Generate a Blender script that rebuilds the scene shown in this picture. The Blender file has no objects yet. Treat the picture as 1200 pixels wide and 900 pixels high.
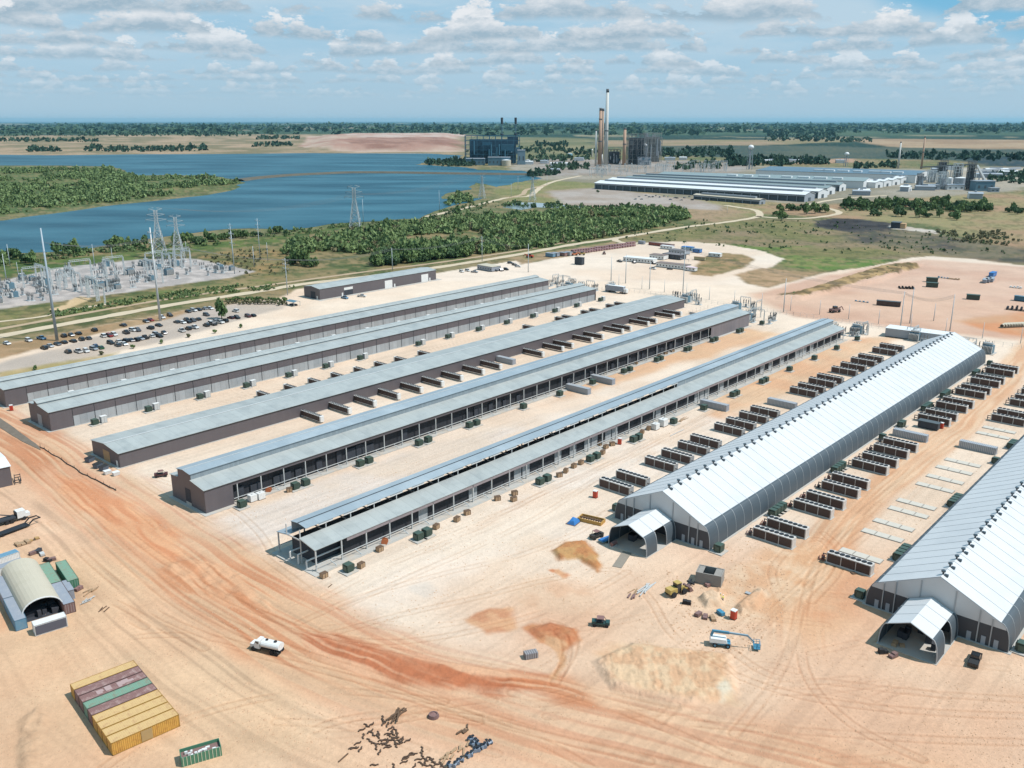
import bpy, math, random
import numpy as np
from mathutils import Vector, Matrix, geometry
R=math.radians; PI=math.pi
rnd=random.Random(7)
S=bpy.context.scene; COL=S.collection
# ---------------------------------------------------------------- camera
F=1047.0; H=108.0; PIT=math.atan(309/F)
cd=bpy.data.cameras.new('camera'); cam=bpy.data.objects.new('camera',cd); COL.objects.link(cam)
cd.sensor_width=36; cd.lens=36*F/1200; cd.clip_start=1; cd.clip_end=90000
cam.location=(0,0,H); cam.rotation_euler=(PI/2-PIT,0,0); S.camera=cam
# ---------------------------------------------------------------- sun, sky, exposure
SUN_EL=R(57); SUN_AZ=math.atan2(1.0,-0.22)          # clockwise from +Y
sd=Vector((math.sin(SUN_AZ)*math.cos(SUN_EL),math.cos(SUN_AZ)*math.cos(SUN_EL),math.sin(SUN_EL)))
ld=bpy.data.lights.new('sun','SUN'); ld.energy=4.2; ld.angle=R(0.55); ld.color=(1,.965,.925)
sun=bpy.data.objects.new('sun',ld); COL.objects.link(sun); sun.rotation_euler=sd.to_track_quat('Z','Y').to_euler()
S.view_settings.view_transform='Standard'; S.view_settings.look='None'; S.view_settings.exposure=0.36; S.view_settings.gamma=1
S.render.resolution_x=1024; S.render.resolution_y=768
W=bpy.data.worlds.new('World'); S.world=W; W.use_nodes=True
def build_world():
    nt=W.node_tree; N=nt.nodes; L=nt.links; N.clear()
    out=N.new('ShaderNodeOutputWorld'); bg=N.new('ShaderNodeBackground'); bg.inputs['Strength'].default_value=0.1
    L.new(bg.outputs[0],out.inputs[0])
    sky=N.new('ShaderNodeTexSky'); sky.sky_type='NISHITA'; sky.sun_disc=False
    sky.sun_elevation=SUN_EL; sky.sun_rotation=SUN_AZ; sky.air_density=1.0; sky.dust_density=1.2; sky.ozone_density=2.0; sky.altitude=200
    tc=N.new('ShaderNodeTexCoord'); sp=N.new('ShaderNodeSeparateXYZ'); L.new(tc.outputs['Generated'],sp.inputs[0])
    def m(op,a,b=None,c=None,clamp=False):
        n=N.new('ShaderNodeMath'); n.operation=op; n.use_clamp=clamp
        for i,v in enumerate((a,b,c)):
            if v is None: continue
            if isinstance(v,(int,float)): n.inputs[i].default_value=v
            else: L.new(v,n.inputs[i])
        return n.outputs[0]
    def ss(v,a,b,x0=0.,x1=1.):
        n=N.new('ShaderNodeMapRange'); n.interpolation_type='SMOOTHSTEP'; L.new(v,n.inputs[0])
        n.inputs[1].default_value=a; n.inputs[2].default_value=b; n.inputs[3].default_value=x0; n.inputs[4].default_value=x1
        return n.outputs[0]
    def mix(f,a,b):
        n=N.new('ShaderNodeMix'); n.data_type='RGBA'
        if isinstance(f,(int,float)): n.inputs[0].default_value=f
        else: L.new(f,n.inputs[0])
        for i,v in ((6,a),(7,b)):
            if isinstance(v,tuple): n.inputs[i].default_value=(*v,1)
            else: L.new(v,n.inputs[i])
        return n.outputs[2]
    def noise(x,y,z,scale,det,rough=.55):
        c=N.new('ShaderNodeCombineXYZ')
        for i,v in enumerate((x,y,z)):
            if isinstance(v,(int,float)): c.inputs[i].default_value=v
            else: L.new(v,c.inputs[i])
        n=N.new('ShaderNodeTexNoise'); n.inputs['Scale'].default_value=scale; n.inputs['Detail'].default_value=det
        n.inputs['Roughness'].default_value=rough; L.new(c.outputs[0],n.inputs['Vector']); return n.outputs[0]
    az=m('ARCTAN2',sp.outputs[0],sp.outputs[1]); el=sp.outputs[2]
    K=SKYK
    # clear air: deep at the top right, pale near the horizon
    grad=ss(el,0.0,0.125)
    air=mix(grad,(3.0,4.5,5.75),(1.15,3.7,5.7))
    col=mix(0.85,sky.outputs[0],air)
    # thin high veil over the left and middle
    wav=m('ADD',m('MULTIPLY',az,-0.42),m('MULTIPLY',noise(az,el,3.1,9,3),.05))
    veilc=ss(m('SUBTRACT',m('ADD',wav,.245),el),-.012,.02)
    vn=noise(m('MULTIPLY',az,1.6),m('MULTIPLY',el,7),1.,3.5,5,.6)
    veil=m('MULTIPLY',m('MULTIPLY',veilc,ss(vn,.3,.62,.45,.88)),ss(el,.02,.09,.25,1.))
    col=mix(veil,col,(4.1,5.25,6.1))
    # rows of flat-based cumulus, farthest first
    rows=[.020,.025,.031,.038,.046,.056,.068,.082,.099,.119,.143]
    for i,e0 in enumerate(rows):
        s=1/e0
        u=m('MULTIPLY',az,s)
        wob=noise(u,7.3*i,1.,.35,2)
        base=m('MULTIPLY_ADD',m('SUBTRACT',wob,.5),e0*.42,e0)
        h=m('MULTIPLY',m('SUBTRACT',el,base),s)          # height over the flat base in units of the row
        big=noise(u,m('MULTIPLY',h,.3),13.7*i+2,1.0,2,.5)
        fine=noise(u,m('MULTIPLY',h,2.2),5.1*i+9,3.2,8,.68)
        puff=m('ADD',m('MULTIPLY',big,1.7),m('MULTIPLY',fine,.75))
        d=m('SUBTRACT',m('SUBTRACT',puff,m('MULTIPLY',h,1.05)),1.04)
        a=m('MULTIPLY',ss(d,0.0,.09+.04*(i<4)),ss(m('ADD',h,m('MULTIPLY',m('SUBTRACT',fine,.5),.12)),-.05,.03))
        lit=m('ADD',m('MULTIPLY',ss(h,.02,.26),.8),m('MULTIPLY',m('SUBTRACT',fine,.45),2.0),clamp=True)
        c=mix(lit,(2.7,3.7,4.5),(6.5,6.65,6.85))
        fade=min(1.0,.16+ i*.12)
        col=mix(m('MULTIPLY',a,min(.95,fade*.95)),col,c)
    # low pale haze line
    col=mix(ss(el,.0,.045,.5,0.),col,(3.2,4.6,5.6))
    col=mix(ss(el,-.004,0.,1.,0.),col,(.9,1.5,1.9))
    sc=N.new('ShaderNodeVectorMath'); sc.operation='SCALE'; L.new(col,sc.inputs[0]); sc.inputs['Scale'].default_value=K
    L.new(sc.outputs[0],bg.inputs[0])
SKYK=1.0
build_world()
# ---------------------------------------------------------------- frames of reference
def at(px,py,z=0.0):                                # a ground point seen at (px,py) of the 1200x900 photo
    x=(px-600)/F; y=-(py-450)/F
    d=(x, math.cos(PIT)+y*math.sin(PIT), -math.sin(PIT)+y*math.cos(PIT)); t=(z-H)/d[2]
    return Vector((d[0]*t,d[1]*t,z))
AZ=R(41.7); SROT=PI/2-AZ
def site(u,v,z=0.0): return Vector((u*math.sin(AZ)+v*math.cos(AZ), u*math.cos(AZ)-v*math.sin(AZ), z))
def uv(p): return (p[0]*math.sin(AZ)+p[1]*math.cos(AZ), p[0]*math.cos(AZ)-p[1]*math.sin(AZ))
def q(x0,y0,s,pts,z=0.0): return [uv(at(x0+x/s,y0+y/s,z)) for x,y in pts]
def scl(p):                                         # photo pixels per metre at p
    return F/(p[1]*math.cos(PIT)+H*math.sin(PIT))
def s2l(c): return tuple((x/255/12.92 if x/255<=.04045 else ((x/255+.055)/1.055)**2.4) for x in c)
def C(r,g,b,k=.62): return tuple(k*x for x in s2l((r,g,b)))
ORD=['first','second','third','fourth','fifth','sixth','seventh','eighth','ninth','tenth','eleventh','twelfth','thirteenth','fourteenth','fifteenth','sixteenth','seventeenth','eighteenth','nineteenth','twentieth']
for t in ('twenty','thirty','forty','fifty','sixty','seventy'):
    ORD+= [t+'-'+o for o in ORD[:9]]+[{'twenty':'thirtieth','thirty':'fortieth','forty':'fiftieth','fifty':'sixtieth','sixty':'seventieth','seventy':'eightieth'}[t]]
# ---------------------------------------------------------------- materials
MATS={}
def mat(name,col,rough=.7,metal=0.,var=.12,scale=.6,bump=0.,stripe=None,spec=.5,dirt=None,emit=None):
    if name in MATS: return MATS[name]
    m=bpy.data.materials.new(name); m.use_nodes=True; nt=m.node_tree; N=nt.nodes; L=nt.links
    b=N['Principled BSDF']; b.inputs['Roughness'].default_value=rough; b.inputs['Metallic'].default_value=metal
    b.inputs['Specular IOR Level'].default_value=spec
    tc=N.new('ShaderNodeTexCoord'); vec=tc.outputs['Object']
    n=N.new('ShaderNodeTexNoise'); n.inputs['Scale'].default_value=scale; n.inputs['Detail'].default_value=6; n.inputs['Roughness'].default_value=.65; L.new(vec,n.inputs['Vector'])
    mx=N.new('ShaderNodeMix'); mx.data_type='RGBA'; L.new(n.outputs[0],mx.inputs[0])
    mx.inputs[6].default_value=(*[c*(1-var*1.6) for c in col],1); mx.inputs[7].default_value=(*[min(1,c*(1+var*1.6)) for c in col],1)
    o=mx.outputs[2]
    if dirt:
        dc,amt,ds=dirt
        n2=N.new('ShaderNodeTexNoise'); n2.inputs['Scale'].default_value=ds; n2.inputs['Detail'].default_value=8; n2.inputs['Roughness'].default_value=.7; L.new(vec,n2.inputs['Vector'])
        r=N.new('ShaderNodeMapRange'); L.new(n2.outputs[0],r.inputs[0]); r.inputs[1].default_value=.48; r.inputs[2].default_value=.68; r.inputs[4].default_value=amt
        m2=N.new('ShaderNodeMix'); m2.data_type='RGBA'; L.new(r.outputs[0],m2.inputs[0]); L.new(o,m2.inputs[6]); m2.inputs[7].default_value=(*dc,1); o=m2.outputs[2]
    if stripe:                                       # (axis, period, strength): sheet seams
        ax,per,st=stripe
        sp=N.new('ShaderNodeSeparateXYZ'); L.new(vec,sp.inputs[0])
        d=N.new('ShaderNodeMath'); d.operation='DIVIDE'; L.new(sp.outputs[ax],d.inputs[0]); d.inputs[1].default_value=per
        fl=N.new('ShaderNodeMath'); fl.operation='FLOOR'; L.new(d.outputs[0],fl.inputs[0])
        wn=N.new('ShaderNodeTexWhiteNoise'); wn.noise_dimensions='1D'; L.new(fl.outputs[0],wn.inputs['W'])
        fr=N.new('ShaderNodeMath'); fr.operation='FRACT'; L.new(d.outputs[0],fr.inputs[0])
        pp=N.new('ShaderNodeMath'); pp.operation='COMPARE'; L.new(fr.outputs[0],pp.inputs[0]); pp.inputs[1].default_value=0.02; pp.inputs[2].default_value=.055
        mr=N.new('ShaderNodeMapRange'); L.new(wn.outputs[0],mr.inputs[0]); mr.inputs[3].default_value=1-st*.5; mr.inputs[4].default_value=1+st*.5
        mm=N.new('ShaderNodeMath'); mm.operation='MULTIPLY_ADD'; L.new(pp.outputs[0],mm.inputs[0]); mm.inputs[1].default_value=-st*1.3; L.new(mr.outputs[0],mm.inputs[2])
        vs=N.new('ShaderNodeVectorMath'); vs.operation='SCALE'; L.new(o,vs.inputs[0]); L.new(mm.outputs[0],vs.inputs['Scale']); o=vs.outputs[0]
    L.new(o,b.inputs['Base Color'])
    if bump:
        bp=N.new('ShaderNodeBump'); bp.inputs['Strength'].default_value=bump; L.new(n.outputs[0],bp.inputs['Height']); L.new(bp.outputs[0],b.inputs['Normal'])
    MATS[name]=m; return m
BLU=C(120,150,165)
M=dict(
 roof=mat('galvanised_roof',C(194,198,194,.60),.45,.0,.08,.10,stripe=(0,3.0,.09),dirt=(C(158,164,164,.6),.6,.16)),
 roofblue=mat('bluish_roof',C(170,184,192,.60),.5,.0,.06,.08,stripe=(0,3.0,.05),dirt=(C(205,215,220,.6),.5,.04)),
 brown=mat('brown_cladding',C(106,99,102,.70),.55,0,.05,.3,stripe=(0,1.0,.05)),
 browny=mat('brown_gable_cladding',C(106,99,102,.70),.55,0,.05,.3,stripe=(1,1.0,.05)),
 lgrey=mat('grey_wall_panel',C(184,188,190,.62),.5,0,.10,.5,stripe=(0,2.62,.16)),
 steel=mat('grey_steel',C(210,212,210,.66),.5,.0,.06,1),
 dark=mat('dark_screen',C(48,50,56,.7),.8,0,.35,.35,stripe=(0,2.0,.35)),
 interior=mat('dark_equipment',C(60,64,72,.7),.8,0,.3,.8),
 conc=mat('pale_concrete',C(208,205,198,.6),.9,0,.08,.5,dirt=(C(225,195,160,.6),.5,.25)),
 louver=mat('grey_louvre',C(172,184,190,.6),.5,.2,.06,.5,stripe=(0,.8,.14)),
 tentw=mat('white_membrane',C(232,233,233,.63),.5,0,.02,.05,stripe=(0,4.75,.02),dirt=(C(205,208,210,.6),.35,.07)),
 tentd=mat('dark_tent_skirt',C(80,92,100,.66),.6,0,.08,.3,stripe=(0,4.75,.05)),
 tentrib=mat('pale_tent_rib',C(190,194,196,.62),.5,0,.03,1),
 tentg=mat('tent_gable_skirt',C(70,73,79,.7),.6,0,.08,.3),
 white=mat('white_paint',C(235,235,232,.75),.45,0,.04,.6,dirt=(C(200,190,175,.7),.3,1.2)),
 coil=mat('reddish_coil',C(82,64,58,.72),.7,0,.22,2.5,stripe=(0,.35,.25)),
 deck=mat('cooler_deck',C(222,218,212,.66),.6,0,.12,1.2,dirt=(C(160,130,110,.6),.4,.8)),
 fan=mat('black_fan',C(34,36,42,.7),.6,0,.2,3),
 green=mat('dark_green_paint',C(56,76,66,.7),.5,0,.12,1.5),
 navy=mat('dark_blue_steel',C(62,112,134,.7),.6,0,.3,.12),
 navy2=mat('steel_blue_panel',C(100,134,150,.7),.6,0,.2,.12),
 wood=mat('crate_wood',C(190,158,124,.65),.85,0,.18,2),
 timber=mat('brown_timber',C(110,86,66,.7),.9,0,.25,2),
 rubber=mat('black_rubber',C(40,40,42,.7),.85,0,.1,3),
 glass=mat('dark_glass',C(38,46,54,.6),.15,0,.1,1,spec=.8),
 red=mat('red_plastic',C(214,72,44,.7),.5,0,.08,1),
 orange=mat('orange_plastic',C(220,125,75,.7),.6,0,.1,1),
 yellow=mat('yellow_paint',C(230,176,84,.66),.8,0,.12,.8,dirt=(C(170,108,60,.6),.6,.9),stripe=(0,.5,.06)),
 yellowr=mat('faded_yellow_roof',C(232,194,134,.62),.85,0,.10,.8,dirt=(C(190,140,100,.6),.7,.8)),
 cmaroon=mat('maroon_container_paint',C(150,112,106,.62),.8,0,.2,.8,dirt=(C(206,178,170,.6),.8,.7)),
 cgreen=mat('sea_green_container_paint',C(134,172,148,.62),.8,0,.16,.8,dirt=(C(150,120,100,.6),.8,.8)),
 cteal=mat('green_container_paint',C(84,142,112,.66),.6,0,.10,.7),
 cgrey=mat('grey_container_paint',C(160,166,176,.64),.6,0,.08,.7,dirt=(C(200,200,200,.6),.4,.5)),
 cblue=mat('blue_container_paint',C(110,156,182,.66),.6,0,.08,.7,dirt=(C(190,190,190,.6),.4,.5)),
 crust=mat('rusty_container_paint',C(140,110,105,.66),.8,0,.2,1.5),
 cream=mat('cream_fabric',C(218,208,186,.60),.8,0,.03,.4,dirt=(C(200,190,165,.6),.4,.3)),
 blueplas=mat('blue_tarp',C(60,130,200,.66),.5,0,.1,1),
 liftblue=mat('blue_machine_paint',C(80,150,180,.66),.45,0,.06,1),
 machyel=mat('yellow_machine_paint',C(205,175,100,.66),.55,0,.1,1.5),
 greyconc=mat('raw_concrete',C(166,160,152,.62),.9,0,.12,.9),
 bark=mat('bark',C(96,84,70,.6),.9,0,.2,2),
 galv=mat('galvanised_lattice',C(214,220,220,.66),.5,.0,.05,1),
 galvb=mat('blue_grey_pole',C(206,216,220,.66),.5,.0,.05,1),
 stackw=mat('pale_stack_concrete',C(222,222,216,.68),.8,0,.05,.03),
 stackb=mat('brown_stack_brick',C(196,162,138,.66),.8,0,.08,.05),
 stackg=mat('grey_stack_band',C(110,112,115,.62),.8,0,.08,.05),
 steelfar=mat('weathered_plant_steel',C(136,138,138,.62),.8,0,.3,.05),
 darkfar=mat('dark_plant_steel',C(70,76,84,.62),.8,0,.4,.05),
 farwhite=mat('white_sheet_roof',C(238,240,240,.72),.5,0,.05,.02),
 farblue=mat('slate_blue_roof',C(104,130,146,.66),.6,0,.08,.01),
 fargrey=mat('grey_green_roof',C(150,166,166,.62),.6,0,.08,.01),
 fardark=mat('dark_open_side',C(92,104,110,.62),.8,0,.25,.08),
 farwall=mat('pale_grey_sheet',C(176,184,192,.62),.6,0,.04,.02),
 skin=mat('skin',(.42,.26,.19),.6,0,.05,3), vest=mat('hi_vis_vest',(.62,.72,.05),.7,0,.05,3),
 jeans=mat('work_trousers',(.06,.08,.14),.8,0,.1,3), hat=mat('white_hard_hat',(.75,.75,.72),.4,0,.03,3),
)
# ---------------------------------------------------------------- mesh helpers
class MB:
    def __init__(s): s.v=[]; s.f=[]
    def add(s,vs,fs):
        k=len(s.v); s.v+= [tuple(p) for p in vs]; s.f+= [tuple(i+k for i in f) for f in fs]; return s
    def box(s,x0,x1,y0,y1,z0,z1):
        return s.add([(x0,y0,z0),(x1,y0,z0),(x1,y1,z0),(x0,y1,z0),(x0,y0,z1),(x1,y0,z1),(x1,y1,z1),(x0,y1,z1)],
              [(0,3,2,1),(4,5,6,7),(0,1,5,4),(1,2,6,5),(2,3,7,6),(3,0,4,7)])
    def cb(s,cx,cy,cz,sx,sy,sz): return s.box(cx-sx/2,cx+sx/2,cy-sy/2,cy+sy/2,cz-sz/2,cz+sz/2)
    def bar(s,p,q_,w,h=None):
        p=Vector(p); q_=Vector(q_); h=h or w; d=(q_-p)
        if d.length<1e-6: return s
        d.normalize(); up=Vector((0,0,1)) if abs(d.z)<.95 else Vector((1,0,0))
        a=d.cross(up).normalized(); b=a.cross(d).normalized()
        vs=[]
        for c in (p,q_):
            for i,j in ((-1,-1),(1,-1),(1,1),(-1,1)): vs.append(c+a*i*w/2+b*j*h/2)
        return s.add(vs,[(0,1,2,3),(7,6,5,4),(0,4,5,1),(1,5,6,2),(2,6,7,3),(3,7,4,0)])
    def cyl(s,p,q_,r0,r1=None,n=10,caps=True):
        p=Vector(p); q_=Vector(q_); r1=r0 if r1 is None else r1; d=(q_-p).normalized()
        up=Vector((0,0,1)) if abs(d.z)<.95 else Vector((1,0,0)); a=d.cross(up).normalized(); b=a.cross(d).normalized()
        vs=[];
        for c,r in ((p,r0),(q_,r1)):
            for i in range(n): t=2*PI*i/n; vs.append(c+a*math.cos(t)*r+b*math.sin(t)*r)
        fs=[(i,n+i,n+(i+1)%n,(i+1)%n) for i in range(n)]
        if caps: fs+= [tuple(range(n)),tuple(range(2*n-1,n-1,-1))]
        return s.add(vs,fs)
    def sphere(s,c,r,n=12,m=8,sz=1.):
        vs=[];fs=[]
        for j in range(m+1):
            ph=PI*j/m
            for i in range(n): t=2*PI*i/n; vs.append((c[0]+r*math.sin(ph)*math.cos(t),c[1]+r*math.sin(ph)*math.sin(t),c[2]+r*sz*math.cos(ph)))
        for j in range(m):
            for i in range(n): fs.append((j*n+i,(j+1)*n+i,(j+1)*n+(i+1)%n,j*n+(i+1)%n))
        return s.add(vs,fs)
    def prism(s,prof,x0,x1,caps=True):          # closed (y,z) outline swept along x
        n=len(prof); vs=[(x0,y,z) for y,z in prof]+[(x1,y,z) for y,z in prof]
        fs=[(i,(i+1)%n,n+(i+1)%n,n+i) for i in range(n)]
        if caps: fs+= [tuple(range(n-1,-1,-1)),tuple(range(n,2*n))]
        return s.add(vs,fs)
    def slab(s,line,x0,x1,t):                   # an open (y,z) line thickened by t and swept along x
        up=[(y,z+t) for y,z in line]
        return s.prism(list(line)+up[::-1],x0,x1)
    def build(s,name,m=None,parent=None,loc=None,rz=0.,smooth=False,fix=True):
        me=bpy.data.meshes.new(name); me.from_pydata(s.v,[],s.f); 
        if fix:
            import bmesh
            b=bmesh.new(); b.from_mesh(me); bmesh.ops.recalc_face_normals(b,faces=b.faces); b.to_mesh(me); b.free()
        if m: me.materials.append(m)
        if smooth: me.polygons.foreach_set('use_smooth',[True]*len(me.polygons))
        o=bpy.data.objects.new(name,me); COL.objects.link(o)
        if parent: o.parent=parent
        if loc is not None: o.location=loc
        o.rotation_euler=(0,0,rz); return o
def tag(o,label=None,cat=None,group=None,kind=None):
    if label: o['label']=label
    if cat: o['category']=cat
    if group: o['group']=group
    if kind: o['kind']=kind
    return o
def empty(name,loc,rz=0.,label=None,cat=None,group=None):
    o=bpy.data.objects.new(name,None); COL.objects.link(o); o.location=loc; o.rotation_euler=(0,0,rz); o.empty_display_size=.5
    return tag(o,label,cat,group)
USED=set(); KIDS={}
def first_use(o):
    if o.name in USED: return False
    USED.add(o.name); return True
def copy_tree(o,parent=None):
    c=o.copy(); COL.objects.link(c); c.parent=parent
    for ch in kids(o): copy_tree(ch,c)
    return c
def kids(o):
    if o.name not in KIDS: KIDS[o.name]=list(o.children)
    return KIDS[o.name]
def put(proto,loc,rz,label,group=None,scale=None):
    kids(proto)
    o=proto if first_use(proto) else copy_tree(proto)
    USED.add(o.name)
    o.location=loc; o.rotation_euler=(0,0,rz); o['label']=label
    if scale is not None: o.scale=(scale,)*3 if isinstance(scale,(int,float)) else scale
    if group: o['group']=group
    return o
PROTOS=[]
def proto(name,cat):
    o=empty(name,(0,0,0)); o['category']=cat; PROTOS.append(o); return o

# ---------------------------------------------------------------- numpy noise
def hsh(i,j,s):
    n=(i.astype(np.int64)*374761393+j.astype(np.int64)*668265263+s*1274126177)&0x7fffffff
    n=((n^(n>>13))*1274126177)&0x7fffffff; n=(n^(n>>16)); return (n&0xffff)/65535.
def vnoise(x,y,s=0):
    i=np.floor(x); j=np.floor(y); fx=x-i; fy=y-j; fx=fx*fx*(3-2*fx); fy=fy*fy*(3-2*fy)
    i=i.astype(np.int64); j=j.astype(np.int64)
    return (hsh(i,j,s)*(1-fx)+hsh(i+1,j,s)*fx)*(1-fy)+(hsh(i,j+1,s)*(1-fx)+hsh(i+1,j+1,s)*fx)*fy
def fbm(x,y,sc,s=0,o=4,g=.5):
    r=0;a=1;t=0
    for k in range(o): r=r+a*vnoise(x/sc*2**k+17.3*k,y/sc*2**k-9.1*k,s+k); t+=a; a*=g
    return r/t
def sstep(x,a,b):
    t=np.clip((x-a)/(b-a),0,1); return t*t*(3-2*t)
def pip(x,y,poly):
    ins=np.zeros(x.shape,bool); n=len(poly)
    for i in range(n):
        x0,y0=poly[i]; x1,y1=poly[(i+1)%n]
        if y0==y1: continue
        c=((y0>y)!=(y1>y))&(x<(x1-x0)*(y-y0)/(y1-y0)+x0); ins^=c
    return ins
def segd(x,y,line,closed=False):
    d=np.full(x.shape,1e9); n=len(line); side=np.zeros(x.shape); along=np.zeros(x.shape); acc=0
    for i in range(n if closed else n-1):
        x0,y0=line[i]; x1,y1=line[(i+1)%n]; dx=x1-x0; dy=y1-y0; l2=dx*dx+dy*dy+1e-9
        t=np.clip(((x-x0)*dx+(y-y0)*dy)/l2,0,1); ex=x-x0-t*dx; ey=y-y0-t*dy; dd=np.hypot(ex,ey)
        m=dd<d; d=np.where(m,dd,d); side=np.where(m,np.sign(dx*ey-dy*ex),side); along=np.where(m,acc+t*math.sqrt(l2),along); acc+=math.sqrt(l2)
    return d,side,along
def P2(pts,z=0): return [tuple(at(a,b,z)[:2]) for a,b in pts]
def catmull(pts,k=8):
    P=[pts[0]]+list(pts)+[pts[-1]]; out=[]
    for i in range(1,len(P)-2):
        for j in range(k):
            t=j/k; o=[]
            for a in (0,1):
                p0,p1,p2,p3=P[i-1][a],P[i][a],P[i+1][a],P[i+2][a]
                o.append(.5*(2*p1+(p2-p0)*t+(2*p0-5*p1+4*p2-p3)*t*t+(3*p1-p0-3*p2+p3)*t**3))
            out.append(tuple(o))
    out.append(tuple(pts[-1])); return out
# ---------------------------------------------------------------- ground: one sheet to the horizon
HAUL=catmull(P2([(-120,452),(-20,492),(60,535),(150,600),(230,655),(310,712),(400,762),(500,800),(620,832),(760,868),(900,908),(1100,960)]),6)
RROAD=catmull(P2([(1290,340),(1215,400),(1165,460),(1085,530),(1010,590),(968,640),(940,700),(932,760),(940,840)]),6)
RELIEF=[]
def build_ground():
    az=np.concatenate([np.linspace(-180,-50,40)[:-1],np.linspace(-50,-36,60)[:-1],np.linspace(-36,36,1050),np.linspace(36,50,60)[1:],np.linspace(50,180,40)[1:]])*PI/180
    # rings: even spacing in the photo
    py=np.concatenate([np.arange(1150,905,-4.),np.arange(905,146,-1.05),np.arange(146,142.2,-.35)])
    ry=[]
    for p in py:
        y=-(p-450)/F; d=(math.cos(PIT)+y*math.sin(PIT))/-(-math.sin(PIT)+y*math.cos(PIT))*H; ry.append(d)
    r=np.concatenate([[2,20,40],np.array(ry)[np.array(ry)>45],[60000.]])
    A,Rr=np.meshgrid(az,r); X=(Rr*np.sin(A)).ravel(); Y=(Rr*np.cos(A)).ravel(); n=len(X); D=np.hypot(X,Y)
    U=X*math.sin(AZ)+Y*math.cos(AZ); V=X*math.cos(AZ)-Y*math.sin(AZ)
    fsc=np.clip(D/600,1,14)
    nA=fbm(X,Y,60,1,5); nB=fbm(X,Y,260,5,5); nC=fbm(X,Y,14,9,4); nD=fbm(X,Y,900,14,4); nE=fbm(X,Y,3.2,21,3)
    col=np.zeros((n,3)); veg=np.zeros(n)
    def lin(c): return np.array(C(*c))
    def blend(w,c): 
        c=np.asarray(c); 
        if c.ndim==1: c=c[None,:]
        col[:]=col*(1-w[:,None])+c*w[:,None]
    def grad(t,a,b): return lin(a)[None,:]*(1-t[:,None])+lin(b)[None,:]*t[:,None]
    # default land: dry grass and scrub
    blend(np.ones(n),grad(sstep(nA*.5+nB*.5,.35,.65),(112,120,80),(158,140,106)))
    blend(sstep(nC*.6+nA*.4,.52,.7)*.6,lin((92,110,66))); veg+=.8
    # far land: forest with lighter clearings
    far=sstep(D,3300,4300)
    fc=grad(sstep(fbm(X,Y,700,31,5),.35,.65),(36,66,60),(60,88,72))
    clear=sstep(fbm(X,Y*.45,620,40,5),.60,.66)*sstep(D,3500,5000)*.75
    fc=fc*(1-clear[:,None])+lin((170,158,128))[None,:]*clear[:,None]
    blend(far,fc)
    def zone(pts,a,b,soft=3.,amp=3.,vg=0.,ns=None,w=1.,sc=60):
        amp=amp*1.25
        poly=P2(pts); xs=[p[0] for p in poly]; ys=[p[1] for p in poly]; pad=soft+amp*2+5
        k=np.where((X>min(xs)-pad)&(X<max(xs)+pad)&(Y>min(ys)-pad)&(Y<max(ys)+pad))[0]
        if not len(k): return
        x=X[k];y=Y[k]; d,_,_=segd(x,y,poly,True); ins=pip(x,y,poly); sdd=np.where(ins,d,-d)
        sdd=sdd+(fbm(x,y,max(amp*3,2.),77,4)-.5)*2*amp
        ww=sstep(sdd,-soft,soft)*w
        if ns is not None: ww=ww*sstep(sdd+(ns[k]-.22)*9,-1,4)
        t=sstep(fbm(x,y,sc,55,4) if ns is None else ns[k],.32,.66)
        cc=lin(a)[None,:]*(1-t[:,None])+lin(b)[None,:]*t[:,None]
        col[k]=col[k]*(1-ww[:,None])+cc*ww[:,None]; veg[k]=veg[k]*(1-ww)+vg*ww
    zone([(-300,205),(0,196),(130,197),(150,203),(282,212),(285,219),(235,228),(125,239),(0,254),(-300,285)],(92,112,68),(120,124,78),20,20,1.,sc=50)
    # far fields, mine land and dark bands (pixels of the photo)
    zone([(-300,160),(200,158),(370,157),(560,158),(560,181),(250,181),(-300,184)],(186,160,132),(138,128,98),60,60,.3,sc=130)
    zone([(-300,151.5),(160,152.5),(520,153),(760,152),(1600,156),(1600,160),(700,158),(-300,157)],(62,88,70),(84,104,78),80,120,.8,sc=500)
    zone([(360,160),(400,157.5),(470,157),(545,157),(548,178),(400,178),(350,172)],(186,146,128),(206,180,160),14,20,0,sc=120)
    zone([(395,158.5),(470,158),(545,158),(545,163),(430,166)],(212,190,176),(200,165,148),10,12,0,sc=80)
    zone([(385,168),(440,164),(547,164),(548,175),(430,176)],(150,108,92),(182,140,122),12,25,0,sc=60,w=.85)
    zone([(540,160),(700,162),(700,192),(620,192),(540,180)],(150,142,108),(120,122,88),60,60,.5,sc=250)
    zone([(700,164),(840,164),(960,163),(1000,166),(900,170),(700,172)],(176,150,124),(150,138,104),30,40,.3,sc=300)
    zone([(980,162),(1100,163),(1500,167),(1500,178),(1200,177),(1040,172)],(186,160,130),(168,140,112),30,30,.3,sc=250)
    zone([(740,171),(880,170),(1050,173),(1500,180),(1500,194),(1200,190),(1020,186),(880,186),(740,180)],(72,90,84),(92,100,86),40,40,.5,sc=250)  # dark grey-green band across the right-hand distance
    zone([(1120,184),(1500,186),(1500,200),(1150,195)],(52,72,80),(62,80,84),30,20,.5,sc=200)  # darker teal strip at the right end of that band
    zone([(880,188),(1000,186),(1010,190),(900,193)],(196,158,134),(180,150,120),15,20,0,sc=120)
    zone([(600,192),(800,193),(1180,200),(1200,222),(1100,235),(950,240),(870,240),(690,225),(600,205)],(176,166,150),(150,142,122),15,15,.2,sc=90)
    zone([(620,186),(800,188),(880,192),(860,206),(640,206)],(176,168,160),(160,146,132),15,15,.1,sc=40)
    zone([(1100,196),(1240,196),(1300,215),(1150,222)],(196,186,170),(180,168,150),15,15,.2,sc=60)
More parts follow.
